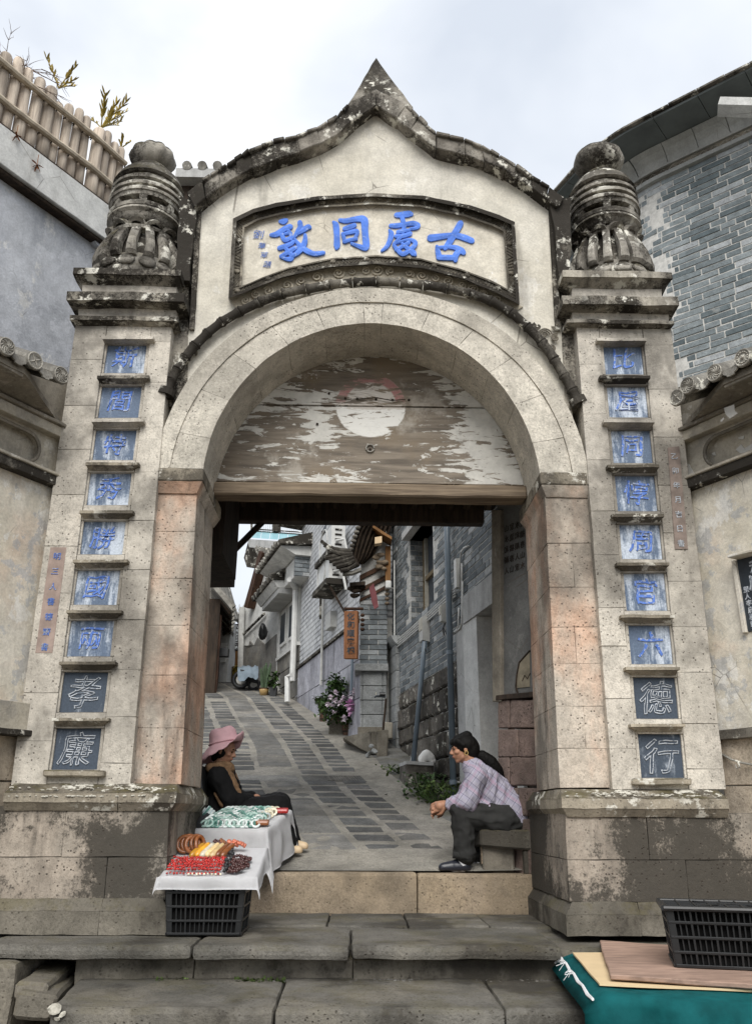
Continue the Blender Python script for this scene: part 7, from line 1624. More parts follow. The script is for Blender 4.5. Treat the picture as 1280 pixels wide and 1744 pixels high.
for k in range(9):
    yy = cy0 + .012 + .024*k; pts = [(fx(lerp(.07, .65, i/8)), yy + .007*sin(i*1.7+k*2), ztop + .026 + .004*(k % 2)) for i in range(9)]; strand('bead_string', 'string of red beads lying with the others on the front cloth', pts, .0068, M['redbead'], 'beads', 'strings of red beads', .003)
pts = [(fx(lerp(.30, .68, i/9)), cy0-.004 + .004*sin(i*2), ztop+.004) for i in range(10)]; strand('bead_string', 'short string of pale ivory beads along the front edge of the red beads', pts, .0068, M['ivory'], 'beads', None, .002)
def bangle(c, R_, r, m, tilt, yaw, label, group, name='bracelet', flat=1.0):
    rot = Matrix.Rotation(yaw, 3, 'Z') @ Matrix.Rotation(tilt, 3, 'X'); mb = MB(); mb.tube([Vector(c) + rot @ Vector((R_*cos(a), R_*sin(a), 0)) for a in [2*pi*k/16 for k in range(17)]], r, 6, cap=False); return tag(mb.build(name, m, None, smooth=True), label, 'bracelet', group)
for k in range(7):   # amber and honey tubes at the back
    x = fx(.26 + .058*k); y = cy0 + .33 + .01*(k % 2); a_, b_ = Vector((x-.025, y-.055, ztop+.012)), Vector((x+.03, y+.06, ztop+.045)); m_ = M['amber'] if k in (0, 1) else M['ivory'] if k == 2 else M['honey'] if k in (3, 4) else M['brownbead']
    mb = MB().tube([a_, a_.lerp(b_, .15), a_.lerp(b_, .85), b_], [.010, .018, .018, .010], 8); tag(mb.build('bangle_roll', m_, None, smooth=True), ('left amber', 'right amber', 'milky white', 'left honey', 'right honey', 'left brown', 'rightmost brown')[k] + ' polished roll lying behind the red beads', 'jewellery', 'polished rolls behind the red beads')
for k in range(5): 
    bangle((fx(.10+.045*k), cy0+.37+.015*(k % 2), ztop+.05), .042, .012, M['brownbead'], 1.2, .3*k, ('leftmost', 'second from left', 'middle', 'second from right', 'rightmost')[k] + ' of the five brown wooden bangles standing on the front cloth', 'brown bangles on the front cloth')
for k in range(4):
    x = fx(.50+.075*k); pts = [(x + .03*cos(a), cy0+.40 + .012*sin(a), ztop+.03+.026*sin(a*.5)) for a in [j*.45 for j in range(14)]]; strand('bead_bracelet', ('dark wine', 'brown', 'left coral', 'right coral')[k] + ' bead bracelet piled at the back of the front cloth', pts, .0105, (M['darkbead'], M['brownbead'], M['coral'], M['coral'])[k], 'bracelet', 'bead bracelets at the back', .003)
pts = [(fx(.68) + .012*sin(j*.8), cy0 + .0 + .022*j, ztop + .018 + .008*(j % 2)) for j in range(17)]; strand('bead_string', 'thick black bead string dividing the red beads from the dark ones', pts, .0135, M['plastic'], 'beads', None, .004)
for k in range(9):
    cx_, cy_2 = fx(.76 + .03*(k % 4) + random.uniform(-.01, .01)), cy0 + .03 + .085*(k//3 % 4) + .02*random.random(); pts = [(cx_ + .030*cos(a), cy_2 + .030*sin(a), ztop+.010+.008*(k % 3)) for a in [j*.48 for j in range(14)]]; strand('bead_bracelet', 'wine dark bead bracelet lying loose at the right of the front cloth', pts, .0105, M['darkbead'], 'bracelet', 'dark bead bracelets on the right', .002)
FRONT += [o for o in COL.objects if o not in before]; before = set(COL.objects)
# jade on the back table
TX = lambda u, v: lerp(t0.x-.02, t1.x-.01, u) + .20*(.58*v); TY = lambda v: ty0 + .03 + .50*v; zj = zt1 + .012
ORD = 'first second third fourth fifth sixth seventh eighth ninth tenth eleventh twelfth thirteenth'.split()
for r_ in range(7):
    for k in range(13):
        u, v = .10 + .062*k + .01*random.random(), .05 + .135*r_; m_ = random.choice((M['jade'], M['palejade'], M['palejade'], M['greenjade'], M['jade']))
        if k > 10 and r_ > 3: m_ = M['ivory']
        bangle((TX(u, v), TY(v), zj+.012), .026, .0085, m_, .5+.3*random.random(), random.uniform(-.3, .3), ('pale ' if m_ in (M['palejade'], M['ivory']) else 'green ' if m_ is M['greenjade'] else 'mid green ') + 'stone bangle ' + ORD[k] + ' from the left in the ' + ORD[r_] + ' row of the back cloth', 'jade bangles on the back cloth', 'jade_bangle')
for k, (u, v, m_, lb) in enumerate(((.97, .80, M['redbead'], 'small red purse at the far right corner of the jade cloth'), (.93, .1, M['brownbead'], 'small brown purse at the near right corner of the jade cloth'))):
    c_ = Vector((TX(u, v), TY(v), zj)); tag(MB().box(c_.x-.045, c_.x+.045, c_.y-.03, c_.y+.03, c_.z, c_.z+.03).bevel(.012, 2).build('purse', m_, None, smooth=False), lb, 'purse')
BACK += [o for o in COL.objects if o not in before]; tilt(FRONT, cy0, .26); tilt(BACK, ty0, .22)
M['packet'] = plain('clear_packet', (.52, .62, .64), .2, .6, .3, 30)
for k, (x, y, s_) in enumerate(((346, 1389, 1), (362, 1393, 1), (375, 1400, .8))):
    t = thing('bracelet_card', ('clear card of jade bracelets leaning nearest the pillar', 'clear card of jade bracelets leaning in the middle of three', 'clear card of jade bracelets leaning lowest beside the bangles')[k], 'jewellery card', P(x, y+18, 6.25)); b_ = P(x, y, 6.28+.02*k); ax = Vector((.75, -.1, -.62)).normalized(); ay = Vector((.3, .6, .5)).normalized()
    A = [b_ + ax*sx*.075*s_ + ay*sy*.05 for sx, sy in ((-1, 1), (1, 1), (1, -1), (-1, -1))]; MB().hexa(A, [p + ax.cross(ay)*.004 for p in A]).build('card', M['packet'], t)
    nrm = ax.cross(ay); nrm = nrm if nrm.y < 0 else -nrm
    for j in range(7): c_ = b_ + ax*(-.062+.0205*j)*s_ + nrm*.010; MB().tube([c_ + ay*.046, c_ - ay*.046], .0065, 6).build('bracelet', M['palejade' if j % 3 else 'greenjade'], t)
tray = tag(MB().hexa([P(x, y, 6.05) for x, y in ((330, 1398), (360, 1415), (357, 1424), (328, 1412))], [p + Vector((.05, .22, .05)) for p in [P(x, y, 6.05) for x, y in ((330, 1398), (360, 1415), (357, 1424), (328, 1412))]]).build('dark_tray', M['plastic']), 'black tray tilted between the pillar and the jade cloth', 'tray')
# ------------------------------------------------------------------ right hand stall: table, teal cloth, boards, upturned crate
zs_ = -.252; yk = PZ(1140, 1650, zs_).y
def flat(pts, z, th): return [Vector((*p, z)) for p in pts], [Vector((*p, z-th)) for p in pts]
g0 = lambda x, y, z: PZ(x, y, z).xy
st_ = thing('stall_table', 'low folding table under the teal cloth at the lower right', 'table', (1.9, 4.2, -1.2)); MB().box(1.30, 2.6, 3.92, 4.62, zs_-.085, zs_-.055).build('table_top', M['ply'], st_)
for x in (1.34, 2.5):
    for y in (3.98, 4.54): MB().box(x, x+.03, y, y+.03, -1.2, zs_-.075).build('leg', M['darktimber'], st_)
pt = [g0(962, 1618, zs_-.04), g0(1300, 1600, zs_-.04), g0(1420, 1720, zs_-.04), g0(1022, 1692, zs_-.04)]
tl_ = MB(); n = 26
cor = [Vector((*p, zs_-.040)) for p in pt]; V = []
for j in range(n+1):
    row = []
    for i in range(n+1):
        u, v = i/n*1.12-.06, j/n*1.75; vv = min(v, 1.0); p = cor[0].lerp(cor[1], u).lerp(cor[3].lerp(cor[2], u), vv); dr = max(0, v-1.0); dl = max(0, -u)
        w_ = noise.noise(Vector((u*5, v*4, 2.2)))
        p = p + Vector((0.03*w_*dr*4 - .3*dl, -.05*dr - .04*sin(u*22)*min(1, dr*3) + .05*w_*dr*5, -.62*dr - 1.2*dl + .006*w_ + .012*abs(noise.noise(Vector((u*13, v*3, 7))))*min(1, dr*6))); row.append(tl_.b.verts.new(p))
    V.append(row)
for j in range(n):
    for i in range(n): tl_.b.faces.new((V[j][i], V[j][i+1], V[j+1][i+1], V[j+1][i]))
bmesh.ops.solidify(tl_.b, geom=tl_.b.faces[:], thickness=.003)
tc_ = tag(tl_.build('teal_cloth', M['teal'], None, smooth=True), 'teal tablecloth with a frayed pale hem hanging off the lower right table', 'tablecloth')
mb = MB(); hem = [V_ for V_ in [cor[0], cor[0].lerp(cor[3], .5), cor[3]]]
mb.tube([p + Vector((-.035, -.01, -.02-.01*(k % 2))) for k, p in enumerate([cor[0].lerp(cor[3], i/8) for i in range(9)])], [.006+.002*(i % 2) for i in range(9)], 5)
for k in range(26): p = cor[0].lerp(cor[3], random.random()*.5) + Vector((-.04, -.01, -.02)); mb.tube([p, p + Vector((random.uniform(-.05, .0), random.uniform(-.03, .01), random.uniform(-.04, .02)))], .0016, 3)
ho = mb.build('frayed_hem', M['cloth'], None); ho.parent = tc_
a_, b_ = flat([g0(975, 1624, zs_-.028), g0(1300, 1622, zs_-.028), g0(1330, 1690, zs_-.028), g0(1021, 1677, zs_-.028)], zs_-.026, .008)
M['card'] = plain('pale_cardboard', (.66, .51, .31), .8, .2, .07, 5); tag(MB().hexa(a_[::-1], b_[::-1]).rough(.004, 3, .1).build('cardboard_sheet', M['card']), 'pale yellow board lying on the teal cloth under a brown plank', 'board')
a_, b_ = flat([g0(1020, 1602, zs_), g0(1300, 1618, zs_), g0(1340, 1680, zs_), g0(1039, 1661, zs_)], zs_, .020)
tag(MB().hexa(a_[::-1], b_[::-1]).bevel(.004).rough(.004, 4, .08).build('wooden_board', M['board']), 'worn brown plank lying askew under the upturned black crate', 'board')
k0, k1 = P(1141, 1649, yk), P(1133, 1546, yk)
crate('plastic_crate', 'upturned black plastic crate with a ribbed base on the brown plank', k1.x+.0, k1.x+.60, yk, yk+.36, zs_+.003, k1.z, 6, 4, lid=True, handle=False)
RK = Matrix.Translation((k1.x, yk, 0)) @ Matrix.Rotation(radians(-15), 4, 'Z') @ Matrix.Translation((-k1.x, -yk, 0))
for o in [o for o in COL.objects if o.parent and o.parent.name == 'plastic_crate.001']: o.data.transform(RK)
# ------------------------------------------------------------------ weeds and crumbs at the step foot
def tuft(px0, px1, row, label, n, seed):
    random.seed(seed); a_, b_ = P(px0, row, 4.88), P(px1, row, 4.88); t = thing('step_weed', label, 'weed', a_.lerp(b_, .5)); mb = MB()
    for k in range(n): p = a_.lerp(b_, random.random()); p = Vector((p.x, p.y + random.uniform(-.06, .02), -.42)); blade(mb, p, Vector((random.gauss(0, .8), random.gauss(-.4, .5), random.uniform(.2, 1))).normalized(), random.uniform(.015, .035), .014, -.3)
    mb.build('leaves', M['weed'], t)
tuft(268, 322, 1664, 'small green weeds at the step foot, left patch', 150, 51); tuft(398, 486, 1668, 'small green weeds at the step foot, longer right patch', 230, 52)
random.seed(60); mb = MB()
for k in range(240): x = random.uniform(P(340, 1668, 4.88).x, P(1000, 1668, 4.88).x); mb.ball((x, 4.90 - abs(random.gauss(0, .035)), -.418), random.uniform(.003, .010), 1, (1.2, 1, .7))
o = mb.rough(.004, 30).build('grit', M['slab']); o['kind'] = 'stuff'
mb = MB(); random.seed(61)
for x, y, r in ((92, 1719, .026), (106, 1729, .015), (98, 1735, .013)): c_ = P(x, y, 4.232); mb.ball(c_, r, 2, (1, .10, .8))
mb.rough(.012, 45).build('lichen_patch', bpy.data.materials['pale_lichen'], steps)
# ------------------------------------------------------------------ bench
ben = thing('stone_bench', 'grey stone bench slab on a short block inside the right jamb', 'bench', P(880, 1484, 6.4))
zb_1 = P(870, 1413, 6.30).z; MB().hexa([(.86, 6.28, zb_1), (1.24, 6.20, zb_1), (1.24, 6.20, zb_1-.135), (.86, 6.28, zb_1-.11)], [(.80, 6.72, zb_1), (1.26, 6.72, zb_1), (1.26, 6.72, zb_1-.13), (.80, 6.72, zb_1-.12)]).bevel(.012).rough(.006, 6, .12).build('seat', M['plinth'], ben)  # darker stone on the seat stands in for shade
MB().box(1.15, 1.23, 6.24, 6.5, .0, zb_1-.13).bevel(.01).rough(.005, 6, .1).build('leg', M['plinth'], ben); MB().box(.84, .90, 6.50, 6.7, .0, zb_1-.12).build('leg', M['plinth'], ben)
tag(MB().box(.88, 1.10, 6.32, 6.55, .015, .20).bevel(.01).rough(.006, 5, .1).build('dark_box', M['wingdark']), 'dark box pushed under the stone bench', 'box')
tag(MB().hexa([P(x, y, 6.34) for x, y in ((817, 1408), (825, 1408), (826, 1472), (820, 1472))], [p + Vector((0, .04, 0)) for p in [P(x, y, 6.34) for x, y in ((817, 1408), (825, 1408), (826, 1472), (820, 1472))]]).build('timber_prop', M['timber']), 'short brown timber prop standing under the front of the bench', 'prop')
# ------------------------------------------------------------------ people
def skinmat(name, c):
    g = G(name, .55, .35); n = g.noise(30, 4); g.b.inputs['Subsurface Weight'].default_value = .08; g.b.inputs['Subsurface Radius'].default_value = (.01, .004, .002)
    return g.done(g.gain(c, g.thr(n, .3, .7, .9, 1.1)))
M['skin'] = skinmat('tanned_skin', (.36, .185, .115)); M['skin2'] = skinmat('older_skin', (.34, .18, .115))
M['hair'] = plain('black_hair', (.005, .0045, .004), .6, .15, .5, 90, .6); M['eye'] = plain('dark_eye', (.015, .01, .008), .25, .5); M['lip'] = plain('lip', (.30, .11, .085), .5, .4)
def folds(sc, amp, ax=(1, 1, 1), seed=0):
    def f(co, n_):
        p = Vector((co.x*ax[0], co.y*ax[1], co.z*ax[2]))*sc + Vector((seed, seed, seed)); r = abs(noise.noise(p)); r2 = noise.noise(p*2.3); return n_*amp*((.5-r)*1.2 + .35*r2)
    return f
def plaid():
    g = G('plaid_cotton', .9, .1); ps = g.geo().outputs['Position']; wv = g.noise(7, 3)
    m = g.pos((1, 1, 1), (0, 0, 0), (0, radians(-38), 0)); x, y, z = g.sep(m)
    x = g.ma('ADD', x, g.ma('MULTIPLY', wv, .02)); z = g.ma('ADD', z, g.ma('MULTIPLY', wv, .02))
    def line(v, per, w, off=0): f = g.ma('FRACT', g.ma('DIVIDE', g.ma('ADD', v, 10+off), per)); return g.thr(g.ma('ABSOLUTE', g.ma('SUBTRACT', f, .5)), w, w+.03, 1, 0)
    c = (.33, .315, .375, 1); c = g.mix(g.ma('MULTIPLY', line(x, .046, .22), .35), c, (.43, .415, .475)); c = g.mix(g.ma('MULTIPLY', line(z, .046, .20, .01), .30), c, (.30, .29, .40))
    c = g.mix(g.ma('MULTIPLY', line(x, .046, .03), .6), c, (.085, .075, .12)); c = g.mix(g.ma('MULTIPLY', line(z, .046, .03), .6), c, (.085, .075, .12))
    c = g.mix(g.ma('MULTIPLY', line(z, .138, .05, .03), .30), c, (.40, .20, .30)); c = g.mix(g.ma('MULTIPLY', line(x, .138, .04, .02), .25), c, (.42, .24, .34))
    g.bump(g.noise(300, 2), .15, .002); return g.done(c)
M['plaid'] = plaid(); M['trouser'] = plain('charcoal_trouser', (.030, .030, .029), .9, .15, .3, 9); M['blackcloth'] = plain('black_cloth', (.0065, .0065, .007), .85, .2, .3, 8); M['shoe'] = plain('black_shoe', (.016, .018, .026), .35, .5); M['sock'] = plain('white_sock', (.62, .62, .64), .9, .1, .08, 30)
M['hatpink'] = plain('dusty_pink_cotton', (.62, .39, .42), .9, .1, .10, 14); M['scarf'] = plain('brown_scarf', (.17, .105, .06), .95, .1, .35, 26); M['beige'] = plain('beige_leather', (.58, .44, .28), .5, .4, .08, 20); M['gold'] = plain('gold', (.6, .42, .15), .3, .5, .1, 20, 0, .9)
def hand(parts, wrist, dirv, palm_n, L, curl, spread=.25, thumb=1):
    """palm and five tapering fingers with two bends each"""
    d = dirv.normalized(); n_ = palm_n.normalized(); s = d.cross(n_).normalized()
    parts.append(('c', wrist, wrist + d*L*.22, L*.135, L*.16)); parts.append(('e', wrist + d*L*.32, (L*.22, L*.22, L*.22)))
    for k in range(-1, 3): parts.append(('c', wrist + d*L*.10 + s*(k-.5)*L*.08, wrist + d*L*.50 + s*(k-.5)*L*.115, L*.085, L*.075))
    for k, ln in zip(range(4), (.40, .47, .44, .34)):
        b_ = wrist + d*L*.50 + s*(k-1.5)*L*.118; dd = d.copy(); r = L*.060
        for j, f in enumerate((.42, .33, .25)): a2 = curl*(.6 + .5*j); dd = (dd*cos(a2) + n_*sin(a2)).normalized() if j else (d*cos(curl*.5) + n_*sin(curl*.5) + s*(k-1.5)*spread*.12).normalized(); e_ = b_ + dd*L*ln*f*1.05; parts.append(('c', b_, e_, r, r*.88)); b_ = e_; r *= .88
    tb_ = wrist + d*L*.14 + s*thumb*L*.16; e1 = tb_ + (d*.7 + s*thumb*.55 + n_*.4).normalized()*L*.26; e2 = e1 + (d*.9 + n_*.35 - s*thumb*.1).normalized()*L*.22; parts.append(('c', tb_, e1, L*.075, L*.065)); parts.append(('c', e1, e2, L*.065, L*.050))
def head(parts, c, f, r, up=Vector((0, 0, 1))):
    """skull, jaw, brow, nose, lips, chin and ears; f: where the face looks"""
    f = f.normalized(); s = f.cross(up).normalized(); u = s.cross(f).normalized(); R3 = Matrix((f, s, u)).transposed()
    q = lambda a, b, c_: c + f*a*r + s*b*r + u*c_*r
    parts += [('e', q(-.08, 0, .22), (r*1.0, r*.80, r*.86), R3), ('e', q(.30, 0, -.30), (r*.62, r*.60, r*.72), R3), ('e', q(.52, 0, -.80), (r*.26, r*.26, r*.22), R3), ('c', q(.20, .42, -.62), q(.58, .12, -.86), r*.20, r*.18), ('c', q(.20, -.42, -.62), q(.58, -.12, -.86), r*.20, r*.18),
              ('c', q(.86, 0, .10), q(1.04, 0, -.24), r*.09, r*.13), ('e', q(1.0, 0, -.27), (r*.14, r*.18, r*.11), R3), ('c', q(.82, .34, .16), q(.86, .08, .18), r*.10, r*.09), ('c', q(.82, -.34, .16), q(.86, -.08, .18), r*.10, r*.09), ('e', q(.60, .42, -.22), (r*.24, r*.22, r*.20), R3), ('e', q(.60, -.42, -.22), (r*.24, r*.22, r*.20), R3),
              ('e', q(.82, 0, -.50), (r*.13, r*.24, r*.07), R3), ('e', q(.80, 0, -.60), (r*.13, r*.21, r*.07), R3)]
    for sd in (1, -1): parts += [('e', q(-.02, sd*.80, -.10), (r*.16, r*.07, r*.25), R3), ('e', q(.03, sd*.80, -.26), (r*.09, r*.06, r*.11), R3)]
    return q
def face(q, r, par, f):
    for sd in (1, -1):
        MB().ball(q(.83, sd*.30, .02), r*.085, 2, (1, 1, .55)).build('eye', M['eye'], par, smooth=True); MB().tube([q(.86, sd*.46, .20), q(.95, sd*.32, .26), q(.97, sd*.14, .22)], [r*.03, r*.045, r*.03], 5).build('eyebrow', M['hair'], par)
    MB().tube([q(.88, -.22, -.55), q(.955, 0, -.545), q(.88, .22, -.55)], [r*.03, r*.045, r*.03], 6).build('mouth', M['lip'], par, smooth=True)
def shoe(name, heel, toe, w, m, par, up=Vector((0, 0, 1)), h=.055):
    d = (toe-heel); L = d.length; d.normalize(); s = d.cross(up).normalized(); q = lambda a, b, c_: heel + d*a*L + s*b*w + up*c_
    fuse(name, [('c', q(.14, 0, .030), q(.55, 0, .026), w*.46, w*.46), ('c', q(.55, 0, .026), q(.84, 0, .022), w*.48, w*.36), ('c', q(.10, 0, .05), q(.22, 0, h), w*.40, w*.40), ('c', q(.22, .1, h), q(.45, .05, .045), w*.36, w*.34)], .006, m, par, 3, lambda co, n_: Vector((0, 0, max(0, heel.z+.003-co.z))))
# --- woman on the bench, leaning forward, hands clasped
YW = 6.44
wo_ = thing('person', 'woman in a checked lilac shirt sitting hunched on the bench with hands clasped', 'person', P(850, 1484, YW))
J = lambda x, y, d=0.: P(x, y, YW+d)
pel, wai, che, nek, hd = J(868, 1386), J(849, 1358), J(824, 1328), J(806, 1307), J(789, 1276)
shN, shF = J(812, 1323, -.14), J(810, 1320, .14); elN, elF = J(795, 1368, -.16), J(790, 1366, .14); wrN, wrF = J(761, 1370, -.05), J(760, 1373, .05)
hipN, hipF = J(862, 1399, -.09), J(862, 1397, .09); knN, knF = J(787, 1386, -.11), J(800, 1388, .10); anN, anF = J(788, 1466, -.11), J(815, 1464, .09)
fdir = Vector((-1, -.06, -.10)); body = []
qh = head(body, hd, fdir, .092, Vector((-.25, 0, 1)).normalized())
body += [('c', hd + Vector((.02, 0, -.05)), nek, .055, .058), ('c', nek, che, .062, .085), ('c', che, wai, .085, .09), ('c', wai, pel, .10, .12), ('c', shN, elN, .05, .042), ('c', shF, elF, .05, .042), ('c', elN, wrN, .042, .028), ('c', elF, wrF, .042, .028), ('c', hipN, knN, .075, .055), ('c', hipF, knF, .075, .055), ('c', knN, anN, .05, .036), ('c', knF, anF, .05, .036), ('c', shN, nek, .05, .055), ('c', shF, nek, .05, .055)]
hand(body, wrN, Vector((-1, .35, -.25)), Vector((0.1, .8, -.35)), .165, .75, .3, 1); hand(body, wrF, Vector((-1, -.30, -.32)), Vector((.1, -.7, -.4)), .165, .65, .3, -1)
bdy = fuse('body', body, .0045, M['skin'], wo_, 2); face(qh, .092, wo_, fdir)
hr = [('e', hd + Vector((.012, 0, .028)), (.097, .084, .080)), ('e', qh(-.55, 0, -.05), (.070, .074, .085)), ('c', qh(.55, .0, .86), qh(-.4, 0, .95), .020, .042), ('c', qh(-.30, .62, .25), qh(-.7, .3, -.25), .030, .035), ('c', qh(-.30, -.62, .25), qh(-.7, -.3, -.25), .030, .035), ('c', qh(.50, .60, .60), qh(.10, .74, .25), .026, .022), ('c', qh(.50, -.60, .60), qh(.10, -.74, .25), .026, .022), ('c', qh(.74, .2, .60), qh(.60, .5, .45), .028, .022), ('c', qh(.74, -.2, .60), qh(.60, -.5, .45), .028, .022)]
fuse('hair', hr, .006, M['hair'], wo_, 3, folds(60, .002, (1, 1, .3)))
tail = [J(808, 1284), J(821, 1288), J(836, 1299), J(848, 1312), J(857, 1326)]
fuse('ponytail', [('c', a, b, ra, rb) for a, b, ra, rb in zip(tail[:-1], tail[1:], (.022, .042, .048, .036), (.042, .048, .036, .012))], .006, M['hair'], wo_, 2, folds(50, .003, (1, 1, .5)))
MB().tube([J(808, 1284) + Vector((0, .026*cos(a), .026*sin(a))) for a in [2*pi*k/12 for k in range(13)]], .008, 5).build('hair_tie', M['blackcloth'], wo_)
MB().tube([qh(-.02, -.86, -.36) + Vector((.012*cos(a), 0, .016*sin(a))) for a in [2*pi*k/10 for k in range(11)]], .003, 5).build('earring', M['gold'], wo_)
sh = [('c', J(808, 1312), J(820, 1329), .078, .108), ('c', J(820, 1329), J(842, 1355), .112, .135), ('c', J(842, 1355), J(866, 1384), .135, .150), ('c', J(862, 1376), J(873, 1389), .155, .168), ('c', J(826, 1330, -.05), J(834, 1360, -.03), .10, .11),
      ('c', shN, J(813, 1319), .074, .085), ('c', shF, J(813, 1319), .074, .085), ('c', shN, elN, .074, .062), ('c', shF, elF, .074, .062), ('c', elN, elN.lerp(wrN, .72), .060, .043), ('c', elF, elF.lerp(wrF, .72), .060, .043), ('c', J(804, 1306), J(808, 1310), .068, .075), ('c', J(812, 1370, -.1), J(846, 1392, -.1), .05, .075)]
fuse('shirt', sh, .006, M['plaid'], wo_, 3, folds(14, .022, (1.0, 1, .5), 3))
for s_, e_ in ((elN, wrN), (elF, wrF)): a_ = s_.lerp(e_, .76); b_ = s_.lerp(e_, .80); MB().tube([a_, b_], [.044, .040], 14, cap=False).build('cuff', M['plaid'], wo_, smooth=True)
MB().tube([wrN + Vector((0.008+.006*sin(a), .030*cos(a), .030*sin(a))) for a in [2*pi*k/14 for k in range(15)]], .004, 5).build('bracelet', M['greenjade'], wo_)
tr2 = [('c', J(872, 1400, -.04), J(868, 1398, .04), .130, .130), ('c', hipN, knN, .115, .082), ('c', hipF, knF, .115, .082), ('c', knN, J(789, 1425, -.11), .080, .076), ('c', J(789, 1425, -.11), J(791, 1456, -.11), .076, .074), ('c', knF, J(808, 1425, .10), .080, .070), ('c', J(808, 1425, .10), J(813, 1455, .09), .070, .064), ('e', J(874, 1404), (.13, .150, .080)), ('c', knN, J(784, 1380, -.11), .080, .075)]
fuse('trousers', tr2, .006, M['trouser'], wo_, 3, folds(13, .018, (.7, 1, .9), 7))
for a_, b_ in ((J(790, 1452, -.11), J(790, 1463, -.11)), (J(813, 1451, .09), J(814, 1460, .09))): MB().tube([a_, b_], [.079, .081], 16).build('trouser_cuff', M['trouser'], wo_, smooth=True)
for (a_, b_) in ((J(790, 1458, -.11), J(787, 1474, -.11)), (J(813, 1455, .09), J(813, 1471, .09))): fuse('sock', [('c', a_, b_, .044, .046), ('c', b_, b_ + Vector((-.06, 0, -.012)), .040, .034)], .006, M['sock'], wo_, 2)
zf = P(770, 1483, YW-.11).z; hl_ = J(801, 1482, -.11); tl2 = J(744, 1484, -.11); shoe('shoe', Vector((hl_.x, hl_.y, .018)), Vector((tl2.x, tl2.y-.02, .018)), .088, M['shoe'], wo_); hl_ = J(827, 1479, .09); shoe('shoe', Vector((hl_.x, hl_.y, .022)), Vector((hl_.x-.24, hl_.y-.02, .022)), .088, M['shoe'], wo_)
# --- vendor dozing on a folding chair
YV = 6.74
vo = thing('person', 'seated woman in black with dusty pink sun hat and brown scarf behind the table', 'person', P(400, 1455, YV)); V_ = lambda x, y, d=0.: P(x, y, YV+d)
pel, che, nek, hd = V_(382, 1398), V_(376, 1345), V_(373, 1311), V_(381, 1279)
shN, shF = V_(371, 1325, -.16), V_(378, 1322, .14); elN, elF = V_(392, 1366, -.17), V_(396, 1362, .15); wrN, wrF = V_(424, 1364, -.06), V_(426, 1358, .04)
hipN, hipF = V_(388, 1394, -.09), V_(388, 1392, .09); knN, knF = V_(474, 1374, -.10), V_(476, 1370, .09); anN, anF = V_(479, 1441, -.10), V_(484, 1440, .08)
fdir = Vector((1, -.18, -.20)); body = []; qh = head(body, hd, fdir, .090, Vector((.16, 0, 1)).normalized())
body += [('c', hd + Vector((-.01, 0, -.05)), nek, .052, .058), ('c', nek, che, .08, .125), ('c', che, pel, .13, .15), ('c', shN, nek, .05, .05), ('c', shF, nek, .05, .05), ('c', shN, elN, .05, .042), ('c', shF, elF, .05, .042), ('c', elN, wrN, .042, .028), ('c', elF, wrF, .042, .028), ('c', hipN, knN, .08, .056), ('c', hipF, knF, .08, .056), ('c', knN, anN, .052, .036), ('c', knF, anF, .052, .036)]
hand(body, wrN, Vector((1, .25, -.18)), Vector((0, .3, -1)), .16, .5, .25, -1); hand(body, wrF, Vector((1, -.35, -.25)), Vector((0, -.2, -1)), .16, .5, .25, 1)
fuse('body', body, .0045, M['skin2'], vo, 2); face(qh, .090, vo, fdir)
fuse('hair', [('e', qh(-.25, 0, .05), (.088, .080, .095)), ('c', qh(-.5, .4, -.2), qh(-.5, .35, -.7), .04, .03), ('c', qh(-.5, -.4, -.2), qh(-.5, -.35, -.7), .04, .03)], .007, M['hair'], vo, 2)
jk = [('c', V_(374, 1322), V_(377, 1345), .115, .140), ('c', V_(377, 1345), V_(381, 1378), .145, .160), ('c', V_(381, 1378), V_(386, 1400), .160, .165), ('c', shN, V_(374, 1318), .075, .08), ('c', shF, V_(376, 1318), .075, .08), ('c', shN, elN, .076, .066), ('c', shF, elF, .076, .066), ('c', elN, elN.lerp(wrN, .98), .064, .046), ('c', elF, elF.lerp(wrF, .98), .064, .046), ('c', V_(388, 1380, -.08), V_(402, 1392, -.10), .08, .08)]
fuse('jacket', jk, .006, M['blackcloth'], vo, 3, folds(12, .014, (1, 1, .7), 5))
pn = [('c', V_(384, 1400, -.05), V_(384, 1400, .05), .145, .145), ('c', hipN, knN, .120, .088), ('c', hipF, knF, .120, .085), ('c', knN, V_(480, 1408, -.10), .084, .084), ('c', V_(480, 1408, -.10), V_(486, 1438, -.10), .084, .090), ('c', knF, V_(486, 1408, .09), .082, .080), ('c', V_(486, 1408, .09), V_(492, 1436, .08), .080, .086)]
fuse('trousers', pn, .006, M['blackcloth'], vo, 3, folds(11, .012, (1, 1, .6), 9))
sf = [('c', V_(360, 1309, -.08), V_(378, 1308, -.10), .035, .040), ('c', V_(378, 1308, -.10), V_(390, 1322, -.12), .040, .036), ('c', V_(390, 1322, -.12), V_(400, 1342, -.13), .036, .030), ('c', V_(400, 1342, -.13), V_(407, 1352, -.13), .028, .018), ('c', V_(360, 1309, -.08), V_(358, 1308, .06), .038, .038), ('c', V_(358, 1308, .06), V_(388, 1306, .10), .038, .04), ('c', V_(388, 1306, .10), V_(402, 1335, .0), .036, .026), ('c', V_(374, 1308, -.02), V_(388, 1310, -.02), .06, .05)]
fuse('scarf', sf, .006, M['scarf'], vo, 2, folds(26, .010, (1, 1, 1), 2)); fuse('jacket_lining', [('c', V_(366, 1352, -.185), V_(378, 1370, -.19), .012, .022), ('c', V_(378, 1370, -.19), V_(395, 1383, -.185), .022, .012)], .006, M['scarf'], vo, 2)
